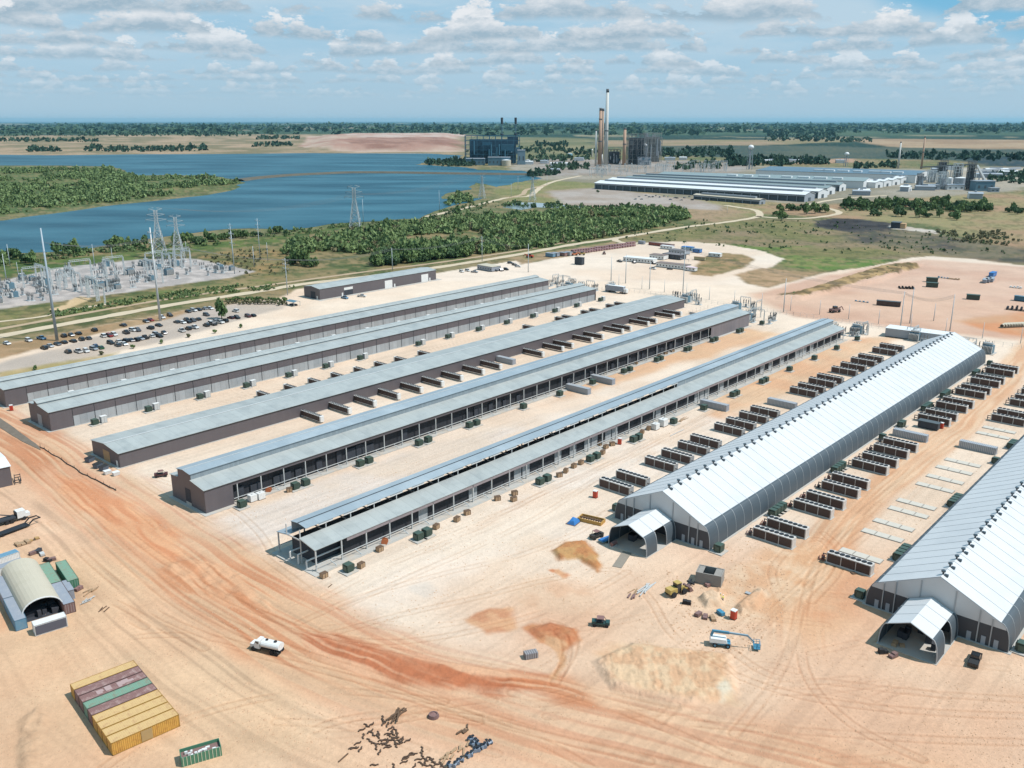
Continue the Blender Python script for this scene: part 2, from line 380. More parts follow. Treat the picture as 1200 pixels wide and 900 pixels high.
    # land this side of the smelter
    zone([(560,208),(690,214),(860,242),(900,250),(840,262),(720,245),(590,236)],(176,150,120),(140,140,92),10,10,.4,sc=90)
    zone([(640,224),(700,220),(850,238),(846,246),(740,243),(660,240)],(190,178,168),(176,160,146),8,6,.1,sc=50)
    zone([(810,232),(960,240),(1160,226),(1300,232),(1300,300),(1190,300),(1090,262),(880,250)],(160,150,108),(178,146,116),12,14,.6,sc=90)
    zone([(520,256),(830,262),(880,262),(800,275),(700,290),(600,302),(480,318),(300,345),(0,400),(0,300),(300,280)],(100,110,68),(152,134,96),8,10,1.,sc=22)
    zone([(0,300),(60,304),(150,296),(250,284),(330,276),(420,262),(330,285),(210,298),(60,318),(0,325)],(84,108,56),(108,122,66),6,8,1.,sc=30)
    zone([(225,302),(300,288),(342,296),(338,328),(290,324),(250,308)],(164,136,92),(118,116,74),6,8,1.,sc=12)
    zone([(720,285),(800,268),(880,255),(1000,262),(1100,280),(1200,300),(1200,312),(1080,302),(960,322),(880,300),(800,284)],(150,132,104),(132,128,84),8,10,.7,sc=45)
    zone([(905,302),(930,299),(1000,304),(1050,304),(1025,314),(975,317),(925,313)],(104,132,66),(128,138,80),6,5,1.,sc=25)
    zone([(820,283),(900,290),(950,288),(900,298),(870,292)],(112,134,70),(140,138,86),6,6,1.,sc=25)
    zone([(955,259),(975,256),(1010,257),(1050,262),(1048,272),(1020,275),(980,270),(956,266)],(54,53,56),(78,76,76),3,3,.1,sc=20)
    zone([(970,274),(1060,268),(1200,290),(1300,305),(1200,308),(1110,298),(1010,286)],(88,84,78),(130,120,98),12,14,.6,sc=30)
    zone([(1045,263),(1102,271),(1098,274),(1040,267)],(222,214,204),(205,190,175),2,1.5,0,sc=20)
    # left gravel pads
    zone([(-80,352),(0,329),(75,313),(162,304),(228,303),(262,310),(300,318),(272,325),(185,337),(125,346),(0,362),(-80,372)],(206,198,192),(178,172,168),2.,1.5,0,sc=7)
    zone([(-80,384),(0,366),(125,349),(185,341),(300,328),(330,330),(300,338),(180,354),(60,374),(-80,396)],(150,138,96),(116,126,72),3,4,.8,sc=18)
    zone([(80,352),(95,347),(108,350),(92,357),(62,368),(58,362),(78,357)],(226,200,164),(214,190,150),1,1,0)
    # the construction yard
    YARD=[(-900,560),(-300,455),(-80,420),(0,404),(100,385),(215,364),(330,348),(350,338),(512,320),(600,306),(640,300),(690,291),(728,285),(760,284),(800,283),(850,286),(893,294),(919,304),(903,314),(900,336),(965,320),(1020,312),(1068,302),(1090,300),(1140,304),(1200,311),(1400,330),(1900,380),(2600,560),(3600,1200),(-2000,1200),(-2000,700)]
    zone(YARD,(238,216,194),(246,230,212),1.6,2.0,0,sc=60)
    zone([(-80,421),(0,404),(100,385),(215,364),(330,348),(300,356),(210,372),(110,392),(0,420),(-80,440)],(176,146,112),(190,162,128),2,2,.3,sc=20)
    zone([(-40,440),(20,420),(110,395),(180,378),(235,362),(300,352),(330,352),(330,362),(250,384),(170,405),(60,432),(0,446)],(196,186,176),(206,192,178),3,3,0,sc=25)
    zone([(0,438),(70,425),(140,412),(130,420),(60,436),(0,452)],(176,162,112),(206,182,140),3,4,.4,sc=14)
    # pink yard top right
    zone([(880,345),(960,325),(1080,303),(1200,312),(1500,345),(1500,420),(1200,400),(1100,390),(1000,378),(930,372)],(226,194,172),(216,180,158),6,6,0,sc=50)
    zone([(1120,376),(1200,366),(1300,380),(1300,420),(1180,392)],(220,160,120),(214,172,138),5,6,0,sc=20)
    # service strips between the buildings
    zone([(840,440),(1000,396),(1060,392),(1010,420),(900,470),(820,500)],(226,172,128),(228,190,152),4,5,0,sc=16,w=.75)
    zone([(700,430),(870,385),(910,392),(760,440),(640,475)],(230,190,148),(226,176,132),4,5,0,sc=20,w=.7)
    zone([(380,560),(640,490),(860,425),(760,440),(520,500),(330,560)],(244,228,212),(240,216,194),3,4,0,sc=18,w=.6)
    zone([(230,612),(320,590),(500,520),(700,470),(560,530),(330,625),(290,660),(250,650)],(234,224,216),(232,216,200),3,4,0,sc=15,w=.8)
    zone([(330,700),(420,690),(560,650),(690,600),(720,620),(700,640),(560,690),(420,730)],(246,232,218),(242,220,198),6,6,0,sc=15,w=.85)
    zone([(480,688),(500,682),(512,692),(498,702)],(222,218,210),(230,222,212),1.5,1.5,0)
    zone([(0,470),(60,500),(130,548),(200,620),(290,660),(250,640),(150,560),(60,490),(0,455)],(224,206,184),(230,214,192),2,2,0,sc=10,w=.8)
    zone([(640,490),(760,470),(870,500),(800,560),(700,570),(640,600),(560,620)],(246,234,222),(242,222,202),5,6,0,sc=20,w=.85)
    # island of scrub in the yard, scrub beside the curved road
    zone([(808,322),(822,302),(840,296),(870,298),(887,304),(868,315),(835,324)],(128,122,82),(176,146,108),2,2.5,.8,sc=10)
    zone([(862,322),(890,314),(905,315),(940,318),(965,319),(935,328),(900,337),(875,333)],(168,142,108),(192,160,126),2.5,2.5,.6,sc=10)
    zone([(912,345),(940,340),(985,327),(1030,313),(1070,309),(1080,313),(1030,326),(980,340),(940,349)],(126,106,76),(196,164,118),1.2,2,.6,sc=7)
    zone([(600,302),(720,283),(725,290),(650,303),(610,310)],(150,140,100),(180,152,120),2,2,.5,sc=14)
    # earth colours near the camera
    near=sstep(520-D,0,200)
    t=sstep(nA*.6+nC*.4,.4,.62)
    w=near*sstep(-(U-112)+(V+120)*0+0*V+6*(nC-.5),-6,10)*.8
    blend(w,grad(t,(228,186,152),(236,204,172)))
    zone([(560,700),(760,640),(1000,640),(1300,720),(1300,1000),(700,1000)],(226,180,146),(236,202,172),25,15,0,sc=35,w=.8)
    zone([(-60,640),(140,640),(330,760),(420,900),(-60,900)],(232,198,162),(226,186,150),12,8,0,sc=25,w=.7)
    # the haul road and its ruts
    k=np.where(D<620)[0]; x=X[k];y=Y[k]
    d,sg,al=segd(x,y,HAUL); s=d*sg; al=al
    warp=(fbm(al,s,40,61,3)-.5)*5
    st=vnoise((s+warp)/.85,al/26.,62)*.6+vnoise((s+warp)/2.4,al/60.,63)*.4
    rw=sstep(14+6*(nC[k]-.5)-d,-5,6)
    cc=grad(sstep(st,.3,.7),(206,144,106),(232,192,156))
    ww=(rw*(.62+.30*sstep(nA[k],.35,.6)))[:,None]; col[k]=col[k]*(1-ww)+cc*ww
    side=sstep(70-d,0,60)*(1-rw*.6)*sstep(112+3-U[k],-3,6)
    f=1-side*.20*sstep(st,.52,.75); col[k]*=np.stack([f,f*.985+.0,f*.96],1)
    f=1+side*.10*sstep(1-st,.55,.75); col[k]*=f[:,None]
    rut=np.exp(-((np.abs(s+warp*.4)-2.2)/.5)**2)+np.exp(-((np.abs(s+warp*.4+9)-1.3)/.35)**2)*.8
    col[k]*=(1-.13*np.clip(rut,0,1)*sstep(nA[k],.3,.5))[:,None]
    d,sg,al=segd(x,y,RROAD); s=d*sg; warp=(fbm(al,s,30,64,3)-.5)*3
    st=vnoise((s+warp)/.8,al/25.,65); rw=sstep(6.5+3*(nC[k]-.5)-d,-2.5,2.5)*(1-sstep(al,al.max()-45,al.max()-14))
    cc=grad(sstep(st,.25,.75),(222,170,128),(236,200,164)); ww=(rw*.8)[:,None]; col[k]=col[k]*(1-ww)+cc*ww
    # ruts between the buildings, running with them
    g=(U[k]>110)&(U[k]<450)&(V[k]>-345)&(V[k]<-30)
    st=vnoise(V[k]/.9+2*fbm(U[k],V[k],40,70,2),U[k]/45.,66); col[k]*=(1-.085*g*sstep(st,.55,.8))[:,None]
    # dark turned soil, drawn out along the road
    d,sg,al=segd(X,Y,HAUL); s=d*sg; wp=(fbm(al,s,25,61,3)-.5)*6
    S1=np.clip(vnoise((s+wp)/1.1,al/18.,162)*.55+vnoise((s+wp)/3.1,al/34.,163)*.45,0,1); dk=(196,124,88); dk2=(212,146,106)
    zone([(332,736),(380,742),(470,762),(560,778),(650,796),(640,812),(590,822),(520,818),(440,800),(380,770)],dk,(232,184,148),1.2,3.2,0,ns=S1)
    zone([(560,780),(650,792),(720,822),(790,842),(760,856),(660,836),(600,812)],dk2,(230,184,148),2,3.5,0,ns=S1,w=.8)
    zone([(616,736),(645,728),(676,736),(680,750),(660,760),(632,752)],(202,134,96),(214,156,114),.8,1.2,0,sc=4)
    zone([(640,748),(662,756),(664,772),(655,795),(640,800),(655,775)],(206,150,110),(220,175,135),.6,1,0,sc=4)
    zone([(543,726),(575,712),(602,712),(604,736),(570,744)],(206,144,104),(222,172,130),1,1.6,0,sc=4,w=.85)
    zone([(184,668),(215,656),(245,657),(268,668),(284,682),(318,716),(344,738),(330,744),(280,720),(225,695),(195,684)],(212,150,110),(230,182,144),1.2,2.6,0,ns=S1)
    zone([(66,556),(100,562),(160,592),(205,625),(224,650),(200,664),(160,646),(110,606),(75,578)],(218,150,108),(234,180,138),2.5,3,0,ns=S1,w=.85)
    zone([(645,646),(662,636),(686,634),(698,650),(707,664),(700,670),(676,656),(655,658)],(208,164,112),(200,142,96),.8,1,0,sc=3)
    zone([(644,668),(655,666),(668,674),(660,680)],(218,152,112),(226,176,136),.6,.8,0,sc=3)
    zone([(600,690),(640,676),(700,690),(690,720),(640,716),(600,716)],(224,180,146),(232,200,170),3,3,0,sc=6,w=.7)
    zone([(940,660),(980,640),(1020,660),(990,740),(950,760),(920,720)],(224,166,126),(230,186,148),5,6,0,sc=12,w=.8)
    zone([(800,700),(850,680),(900,640),(960,640),(960,690),(900,730),(850,730)],(222,176,136),(236,208,176),4,4,0,sc=5,w=.7)
    zone([(700,765),(760,755),(850,770),(856,820),(800,822),(720,800)],(236,206,168),(226,182,142),2,3,0,sc=2.2,w=.8)
    zone([(838,808),(850,800),(858,812),(846,822)],(232,222,200),(226,214,190),.8,.8,0)
    zone([(0,660),(20,700),(30,720),(0,740)],(226,160,120),(230,180,140),3,2,0,w=.7)
    zone([(22,845),(45,828),(60,840),(48,880),(40,910),(20,900)],(206,172,140),(222,188,154),1,1.2,0,sc=2.5,w=.7)
    # fine mottling
    m=(.95+.10*nC)*(.97+.06*nE); col*=m[:,None]; tn=np.array([1.045,.995,.965])[None,:]; yw=(1-np.clip(veg,0,1))*sstep(900-D,0,300); col*=(1-yw[:,None])+tn*yw[:,None]
    vv=np.clip(veg,0,1)*sstep(fbm(X,Y,4.5*1.0,81,3)*.6+fbm(X,Y,22,84,3)*.4,.5,.62)*np.clip(1400/D,0,1)
    col[:]=col*(1-.62*vv[:,None])+lin((66,82,48))[None,:]*.62*vv[:,None]
    v2=np.clip(veg,0,1)*sstep(fbm(X,Y,7.,181,4),.56,.68)*np.clip(1400/D,0,1); col[:]=col*(1-.45*v2[:,None])+lin((176,150,112))[None,:]*.45*v2[:,None]
    # wheel ruts
    def track(pts,gap=1.9,wd=.30,dark=.84,light=1.06):
        ln=catmull(P2(pts),8); xs=[p[0] for p in ln]; ys=[p[1] for p in ln]
        k=np.where((X>min(xs)-6)&(X<max(xs)+6)&(Y>min(ys)-6)&(Y<max(ys)+6))[0]; x=X[k];y=Y[k]; d,sg,al=segd(x,y,ln)
        f=sstep(vnoise(al/9.,x*0,int(abs(pts[0][0]))+5),.15,.5)
        g=np.exp(-((np.abs(d-gap/2))/wd)**2)*f; e=np.exp(-((np.abs(d-gap/2-.55))/wd)**2)*f
        tt=np.array([.75,1.1,1.35])[None,:]; col[k]*=1-(1-dark)*g[:,None]*tt+(light-1)*e[:,None]; Z[k]-=.05*g-.03*e
    Z=np.zeros(n)
    TR=[[(28,536),(80,585),(140,638),(200,690),(262,726),(330,756),(420,786),(520,822),(600,848),(720,880),(860,910)],
        [(22,540),(76,592),(134,646),(196,700),(258,738),(326,768),(416,796),(520,830),(640,862),(760,892)],
        [(60,612),(100,652),(145,690),(190,722),(250,748),(300,766),(380,786),(480,812),(560,842),(640,872),(700,905)],
        [(0,505),(60,548),(120,600),(180,648),(240,688),(300,716),(370,742),(470,764),(580,782),(700,812),(820,842)],
        [(10,500),(80,545),(150,590),(200,630),(235,660),(270,690),(310,716)],[(340,738),(400,748),(470,752),(560,738),(640,716),(700,690),(735,670)],
        [(350,730),(420,700),(520,672),(610,650),(680,622),(710,600)],[(380,745),(470,720),(560,700),(640,680),(720,668),(760,700),(790,745),(860,790),(960,820),(1100,835),(1250,840)],
        [(560,800),(640,806),(720,830),(800,862),(880,900)],[(1200,870),(1080,866),(960,858),(840,850),(720,836),(600,812)],[(1200,820),(1080,812),(980,800),(900,790),(830,740),(800,716)],
        [(655,790),(668,770),(672,750),(660,735),(640,728)],[(650,800),(662,776),(664,756),(654,742)],[(940,700),(968,672),(975,648),(960,632),(930,640),(905,668),(915,700)],[(950,705),(980,672),(985,645),(965,625)],
        [(1100,520),(1050,566),(1000,610),(960,660),(944,700),(938,750),(950,800),(1000,850),(1080,890)],[(1140,480),(1080,528),(1020,580),(975,630),(952,670),(938,710),(925,760),(900,810),(860,860)],
        [(0,700),(60,690),(120,700),(180,730),(240,760)],[(0,740),(70,722),(130,718),(170,735)],[(120,900),(200,850),(300,820),(400,810),(520,822)],[(0,830),(60,790),(140,750),(230,745),(300,760)],[(300,900),(380,850),(470,836),(560,846)],
        [(180,560),(260,590),(300,620),(320,650)],[(160,560),(220,600),(290,640),(360,690)],[(700,560),(640,600),(560,640),(470,680),(400,712)],[(690,548),(620,586),(540,628),(450,664),(380,700)]]
    for t_ in TR: track(t_)
    rt=random.Random(41)
    for i in range(26):                      # odd turning marks
        cx=rt.uniform(380,1150); cy=rt.uniform(690,890); 
        if 690<cx<880 and 750<cy<830: continue
        a=rt.uniform(-.5,.5); L_=rt.uniform(40,110); b_=rt.uniform(-14,14); track([(cx-L_*math.cos(a),cy-L_*.5*math.sin(a)),(cx,cy+b_),(cx+L_*math.cos(a),cy+L_*.5*math.sin(a))],1.9,.26,.90,1.03)
    for i in range(22):
        v=rt.choice([-357,-310,-258,-205,-160,-155,-77,-82]); u0=rt.uniform(115,300); a=[site(u0,v+rt.uniform(-4,4)),site(u0+50,v+rt.uniform(-4,4)),site(u0+110,v+rt.uniform(-4,4))]
        ln=[(600+F*p.x/(p.y*math.cos(PIT)+H*math.sin(PIT)),450-F*(p.y*math.sin(PIT)-H*math.cos(PIT))/(p.y*math.cos(PIT)+H*math.sin(PIT))) for p in a]; track(ln,1.9,.34,.90,1.03)
    # relief: spoil banks, berm, pits, mine mound
    def rise(pts,h,soft,fn=None):
        poly=P2(pts); xs=[p[0] for p in poly]; ys=[p[1] for p in poly]
        k=np.where((X>min(xs)-5)&(X<max(xs)+5)&(Y>min(ys)-5)&(Y<max(ys)+5))[0]; x=X[k];y=Y[k]
        d,_,_=segd(x,y,poly,True); w=np.where(pip(x,y,poly),sstep(d,0,soft),0)
        Z[k]+=w*h*(1 if fn is None else fn(x,y))
    rise([(350,176),(362,161),(400,158),(545,158),(552,177)],17,160,lambda x,y:.75+.5*fbm(x,y,160,90,3))
    rise([(905,350),(950,338),(985,327),(1035,311),(1085,309),(1035,330),(980,342),(940,352)],1.9,3.5,lambda x,y:.5+fbm(x,y,6,91,3))
    rise([(690,775),(740,752),(860,765),(870,815),(800,835),(715,812)],1.0,2.2,lambda x,y:(.55+.5*fbm(x,y*.45,3.4,92,4)+.35*(np.abs(fbm(x,y*.5,1.5,93,3)-.5)*2)+.25*(fbm(x,y,.9,94,2)-.5)))
    rise([(815,700),(840,690),(852,694),(848,712),(826,714)],1.5,1.8,lambda x,y:.6+.9*fbm(x,y,1.8,93,3))
    rise([(858,712),(885,690),(900,696),(890,716),(868,722)],1.3,1.6,lambda x,y:.6+.9*fbm(x,y,1.8,94,3))
    rise([(616,736),(645,728),(676,736),(680,750),(660,760),(632,752)],.5,2.,lambda x,y:.6+.8*fbm(x,y,1.5,95,3))
    rise([(332,736),(380,742),(470,762),(560,778),(650,796),(590,822),(440,800)],.35,3,lambda x,y:fbm(x,y,2,96,3)*1.6)
    rise([(182,662),(238,650),(290,672),(326,706),(318,716),(260,706),(205,690)],.45,3,lambda x,y:fbm(x,y,2.5,98,3)*1.6)
    rise([(645,646),(662,636),(686,634),(698,650),(707,664),(700,670),(676,656),(655,658)],.8,1.5,lambda x,y:.5+fbm(x,y,1.5,97,3))
    rise([(18,845),(45,825),(62,840),(50,880),(40,930),(16,920)],.6,2,lambda x,y:.4+1.2*fbm(x,y,1.2,99,3))
    Z+=(nC-.5)*.10*np.clip(sstep(600-D,0,200),0,1)*(1-sstep(U,105,118)*sstep(460-U,0,20)*sstep(-25-V,0,20))
    Z[D>20000]=-40*((D[D>20000]-20000)/40000)
    na=len(az); nr=len(r)
    co=np.stack([X,Y,Z],1).astype(np.float32)
    i=np.arange(nr-1)[:,None]*na+np.arange(na-1)[None,:]
    quads=np.stack([i,i+1,i+na+1,i+na],-1).reshape(-1,4)[:,::-1].astype(np.int32)
    me=bpy.data.meshes.new('ground'); me.vertices.add(n); me.vertices.foreach_set('co',co.ravel())
    nf=len(quads); me.loops.add(nf*4); me.loops.foreach_set('vertex_index',quads.ravel()); me.polygons.add(nf)
    me.polygons.foreach_set('loop_start',np.arange(0,nf*4,4,dtype=np.int32)); me.polygons.foreach_set('use_smooth',np.ones(nf,bool)); me.update(calc_edges=True)
    a=me.color_attributes.new('soil','FLOAT_COLOR','POINT'); rgba=np.ones((n,4),np.float32); rgba[:,:3]=np.clip(col,0,1); rgba[:,3]=np.clip(veg,0,1)
    a.data.foreach_set('color',rgba.ravel())
    m=bpy.data.materials.new('soil_and_grass'); m.use_nodes=True; nt=m.node_tree; N=nt.nodes; L=nt.links; b=N['Principled BSDF']
    b.inputs['Roughness'].default_value=.95; b.inputs['Specular IOR Level'].default_value=.15
    at_=N.new('ShaderNodeAttribute'); at_.attribute_name='soil'
    tc=N.new('ShaderNodeTexCoord')
    n1=N.new('ShaderNodeTexNoise'); n1.inputs['Scale'].default_value=.9; n1.inputs['Detail'].default_value=9; n1.inputs['Roughness'].default_value=.72; L.new(tc.outputs['Object'],n1.inputs['Vector'])
    n2=N.new('ShaderNodeTexNoise'); n2.inputs['Scale'].default_value=.06; n2.inputs['Detail'].default_value=8; n2.inputs['Roughness'].default_value=.7; L.new(tc.outputs['Object'],n2.inputs['Vector'])
    r1=N.new('ShaderNodeMapRange'); L.new(n1.outputs[0],r1.inputs[0]); r1.inputs[1].default_value=.34; r1.inputs[2].default_value=.66; r1.inputs[3].default_value=.91; r1.inputs[4].default_value=1.07
    r2=N.new('ShaderNodeMapRange'); L.new(n2.outputs[0],r2.inputs[0]); r2.inputs[1].default_value=.3; r2.inputs[2].default_value=.7; r2.inputs[3].default_value=.92; r2.inputs[4].default_value=1.07
    mu=N.new('ShaderNodeMath'); mu.operation='MULTIPLY'; L.new(r1.outputs[0],mu.inputs[0]); L.new(r2.outputs[0],mu.inputs[1])
    vs=N.new('ShaderNodeVectorMath'); vs.operation='SCALE'; L.new(at_.outputs['Color'],vs.inputs[0]); L.new(mu.outputs[0],vs.inputs['Scale']); L.new(vs.outputs[0],b.inputs['Base Color'])
    bp=N.new('ShaderNodeBump'); bp.inputs['Strength'].default_value=.8; bp.inputs['Distance'].default_value=.35; L.new(n1.outputs[0],bp.inputs['Height']); L.new(bp.outputs[0],b.inputs['Normal'])
    me.materials.append(m); o=bpy.data.objects.new('ground',me); COL.objects.link(o); tag(o,kind='structure')
build_ground()
def rough(poly,amp,step,seed,closed=True):
    out=[]; n=len(poly)
    for i in range(n if closed else n-1):
        a=Vector(poly[i]); b=Vector(poly[(i+1)%n]); k=max(1,min(60,int((b-a).length/step)))
        for j in range(k):
            p=a.lerp(b,j/k); x=np.array([p.x]); y=np.array([p.y])
            out.append((p.x+2*amp*(fbm(x,y,step*2.2,seed)[0]-.5),p.y+2*amp*(fbm(x,y,step*2.2,seed+50)[0]-.5)))
    return out
def flat(name,pts,z,m,amp=0,step=20,seed=3,world=False,kind='structure'):
    poly=P2(pts) if not world else pts
    if amp: poly=rough(poly,amp,step,seed)
    tri=geometry.tessellate_polygon([[Vector((x,y,0)) for x,y in poly]])
    b=MB(); b.add([(x,y,z) for x,y in poly],[tuple(t) for t in tri]); o=b.build(name,m)
    me=o.data
    if me.polygons and me.polygons[0].normal.z<0: me.flip_normals()
    return tag(o,kind=kind)
def ribbon(name,line,w,z,m,kind='structure',crown=0.):
    b=MB(); n=len(line); L_=[]
    for i in range(n):
        a=Vector(line[max(0,i-1)]); c=Vector(line[min(n-1,i+1)]); d=(c-a).normalized(); nn=Vector((-d.y,d.x)); p=Vector(line[i])
        ww=w*(1+.12*math.sin(i*1.7)+.06*math.sin(i*4.1)); L_.append((p+nn*ww/2,p,p-nn*ww/2))
    vs=[]
    for a,c,e in L_: vs+= [(a.x,a.y,z),(c.x,c.y,z+crown),(e.x,e.y,z)]
    fs=[]
    for i in range(n-1):
        for j in (0,1): fs.append((i*3+j,i*3+j+1,i*3+3+j+1,i*3+3+j))
    b.add(vs,fs); o=b.build(name,m); 
    if o.data.polygons[0].normal.z<0: o.data.flip_normals()
    return tag(o,kind=kind)
# water
wm=bpy.data.materials.new('lake_water'); wm.use_nodes=True; nt=wm.node_tree; b=nt.nodes['Principled BSDF']
b.inputs['Base Color'].default_value=(.012,.085,.135,1); b.inputs['Roughness'].default_value=.45; b.inputs['IOR'].default_value=1.33; b.inputs['Specular IOR Level'].default_value=.16
tc=nt.nodes.new('ShaderNodeTexCoord'); mp=nt.nodes.new('ShaderNodeMapping'); mp.inputs['Scale'].default_value=(.35,1.,1.); mp.inputs['Rotation'].default_value=(0,0,R(20)); nt.links.new(tc.outputs['Object'],mp.inputs[0])
nz=nt.nodes.new('ShaderNodeTexNoise'); nz.inputs['Scale'].default_value=.05; nz.inputs['Detail'].default_value=8; nz.inputs['Roughness'].default_value=.7; nt.links.new(mp.outputs[0],nz.inputs['Vector'])
bp=nt.nodes.new('ShaderNodeBump'); bp.inputs['Strength'].default_value=.35; bp.inputs['Distance'].default_value=2.; nt.links.new(nz.outputs[0],bp.inputs['Height']); nt.links.new(bp.outputs[0],b.inputs['Normal'])
nz2=nt.nodes.new('ShaderNodeTexNoise'); nz2.inputs['Scale'].default_value=.012; nz2.inputs['Detail'].default_value=7; nt.links.new(mp.outputs[0],nz2.inputs['Vector'])
cr=nt.nodes.new('ShaderNodeValToRGB'); cr.color_ramp.elements[0].position=.38; cr.color_ramp.elements[0].color=(.012,.062,.092,1); cr.color_ramp.elements[1].position=.66; cr.color_ramp.elements[1].color=(.040,.125,.165,1)
nt.links.new(nz2.outputs[0],cr.inputs[0]); nt.links.new(cr.outputs[0],b.inputs['Base Color'])
SHORE=[(-400,345),(-150,318),(0,298),(50,296),(100,291),(160,283),(220,274),(270,268),(300,267),(345,269),(390,262),(440,259),(470,257),(498,256),(508,248),(522,243),(553,237),(566,232),(545,233),(517,233),(518,229),(535,224),(552,222),(560,214),(585,219),(600,214),(628,210),(634,204),(608,200),(560,199),(548,196),(520,195),(490,193),(505,189),(535,187),(541,182),(500,180),(360,179.5),(250,180.5),(150,181),(60,182),(0,181.5),(-200,182),(-900,184),(-900,196),(-200,192),(0,194),(70,194),(130,195),(150,201),(138,207),(160,206),(200,205),(250,206.5),(282,212),(285,219),(270,224),(235,230),(175,236),(125,241),(62,250),(0,258),(-150,272),(-400,300)]
flat('lake_water',SHORE,.12,wm,14,22,4)
pm=mat('pond_water',C(150,170,176),.15,0,.1,.02)
flat('pond_water',[(588,243),(600,238),(622,237),(650,239),(672,241),(690,242),(680,245),(655,244),(630,243),(610,246)],.10,pm,3,14,6)
roadm=mat('pale_dirt_road',C(222,202,172),.95,0,.10,.12); roadm2=mat('brown_dirt_track',C(196,170,138),.95,0,.10,.12)
ACC=catmull(P2([(-200,432),(0,394),(100,375.5),(200,357.5),(300,342),(355,333),(440,323),(512,313.5),(600,299.5),(675,286),(720,279.5),(800,266.5),(850,260.5),(886,254.5),(890,250),(884,246),(865,243),(850,240.5)]),8)
ribbon('road',ACC,8.5,.10,roadm)
ribbon('path',catmull(P2([(-200,420),(0,385.5),(100,367),(200,350),(300,336),(355,328.5),(440,317),(512,308),(600,295),(675,281.5)]),8),5,.09,roadm2)
ribbon('path',catmull(P2([(-60,384),(0,377),(50,371),(90,362),(130,356)]),8),3.5,.11,roadm)
ribbon('path',catmull(P2([(886,253.5),(920,256),(950,255.5),(982,250.5),(976,245.5),(950,240),(985,233),(1040,229)]),8),8,.10,roadm)
ribbon('path',catmull(P2([(500,254),(536,246),(570,237.5),(596,231.5),(619,230),(628,224),(636,218),(652,212),(681,206)]),8),9,.10,roadm)
ribbon('path',catmull(P2([(595,232),(612,228),(618,222),(640,217)]),8),8,.11,roadm2)
ribbon('path',catmull(P2([(1085,200),(1150,204),(1250,212)]),8),12,.10,roadm)
ribbon('path',catmull(P2([(720,279.5),(724,283),(745,287)]),6),7,.13,roadm)
CAUS=catmull(P2([(279,212.2),(300,209.4),(335,206.3),(375,204.2),(412,202.8),(470,203),(530,204),(600,204.8),(640,205.5)]),6)
def causeway():
    b=MB(); n=len(CAUS); vs=[];fs=[]
    for i in range(n):
        a=Vector(CAUS[max(0,i-1)]); c=Vector(CAUS[min(n-1,i+1)]); d=(c-a).normalized(); nn=Vector((-d.y,d.x)); p=Vector(CAUS[i])
        for o_,z in ((-15,-.2),(-7,3.4),(7,3.4),(15,-.2)): vs.append((p.x+nn.x*o_,p.y+nn.y*o_,z))
    for i in range(n-1):
        for j in range(3): fs.append((i*4+j,i*4+j+1,i*4+4+j+1,i*4+4+j))
    b.add(vs,fs); tag(b.build('causeway',mat('causeway_rock',C(104,98,84),.95,0,.3,.06)),kind='structure')
causeway()
# drainage ditch and slabs in the yard
dm=mat('ditch_soil',C(128,116,102),.95,0,.25,.4)
flat('path',[(-30,475),(0,490),(22,506),(45,523),(48,528),(30,520),(0,502),(-30,488)],.12,dm,.4,4,8)
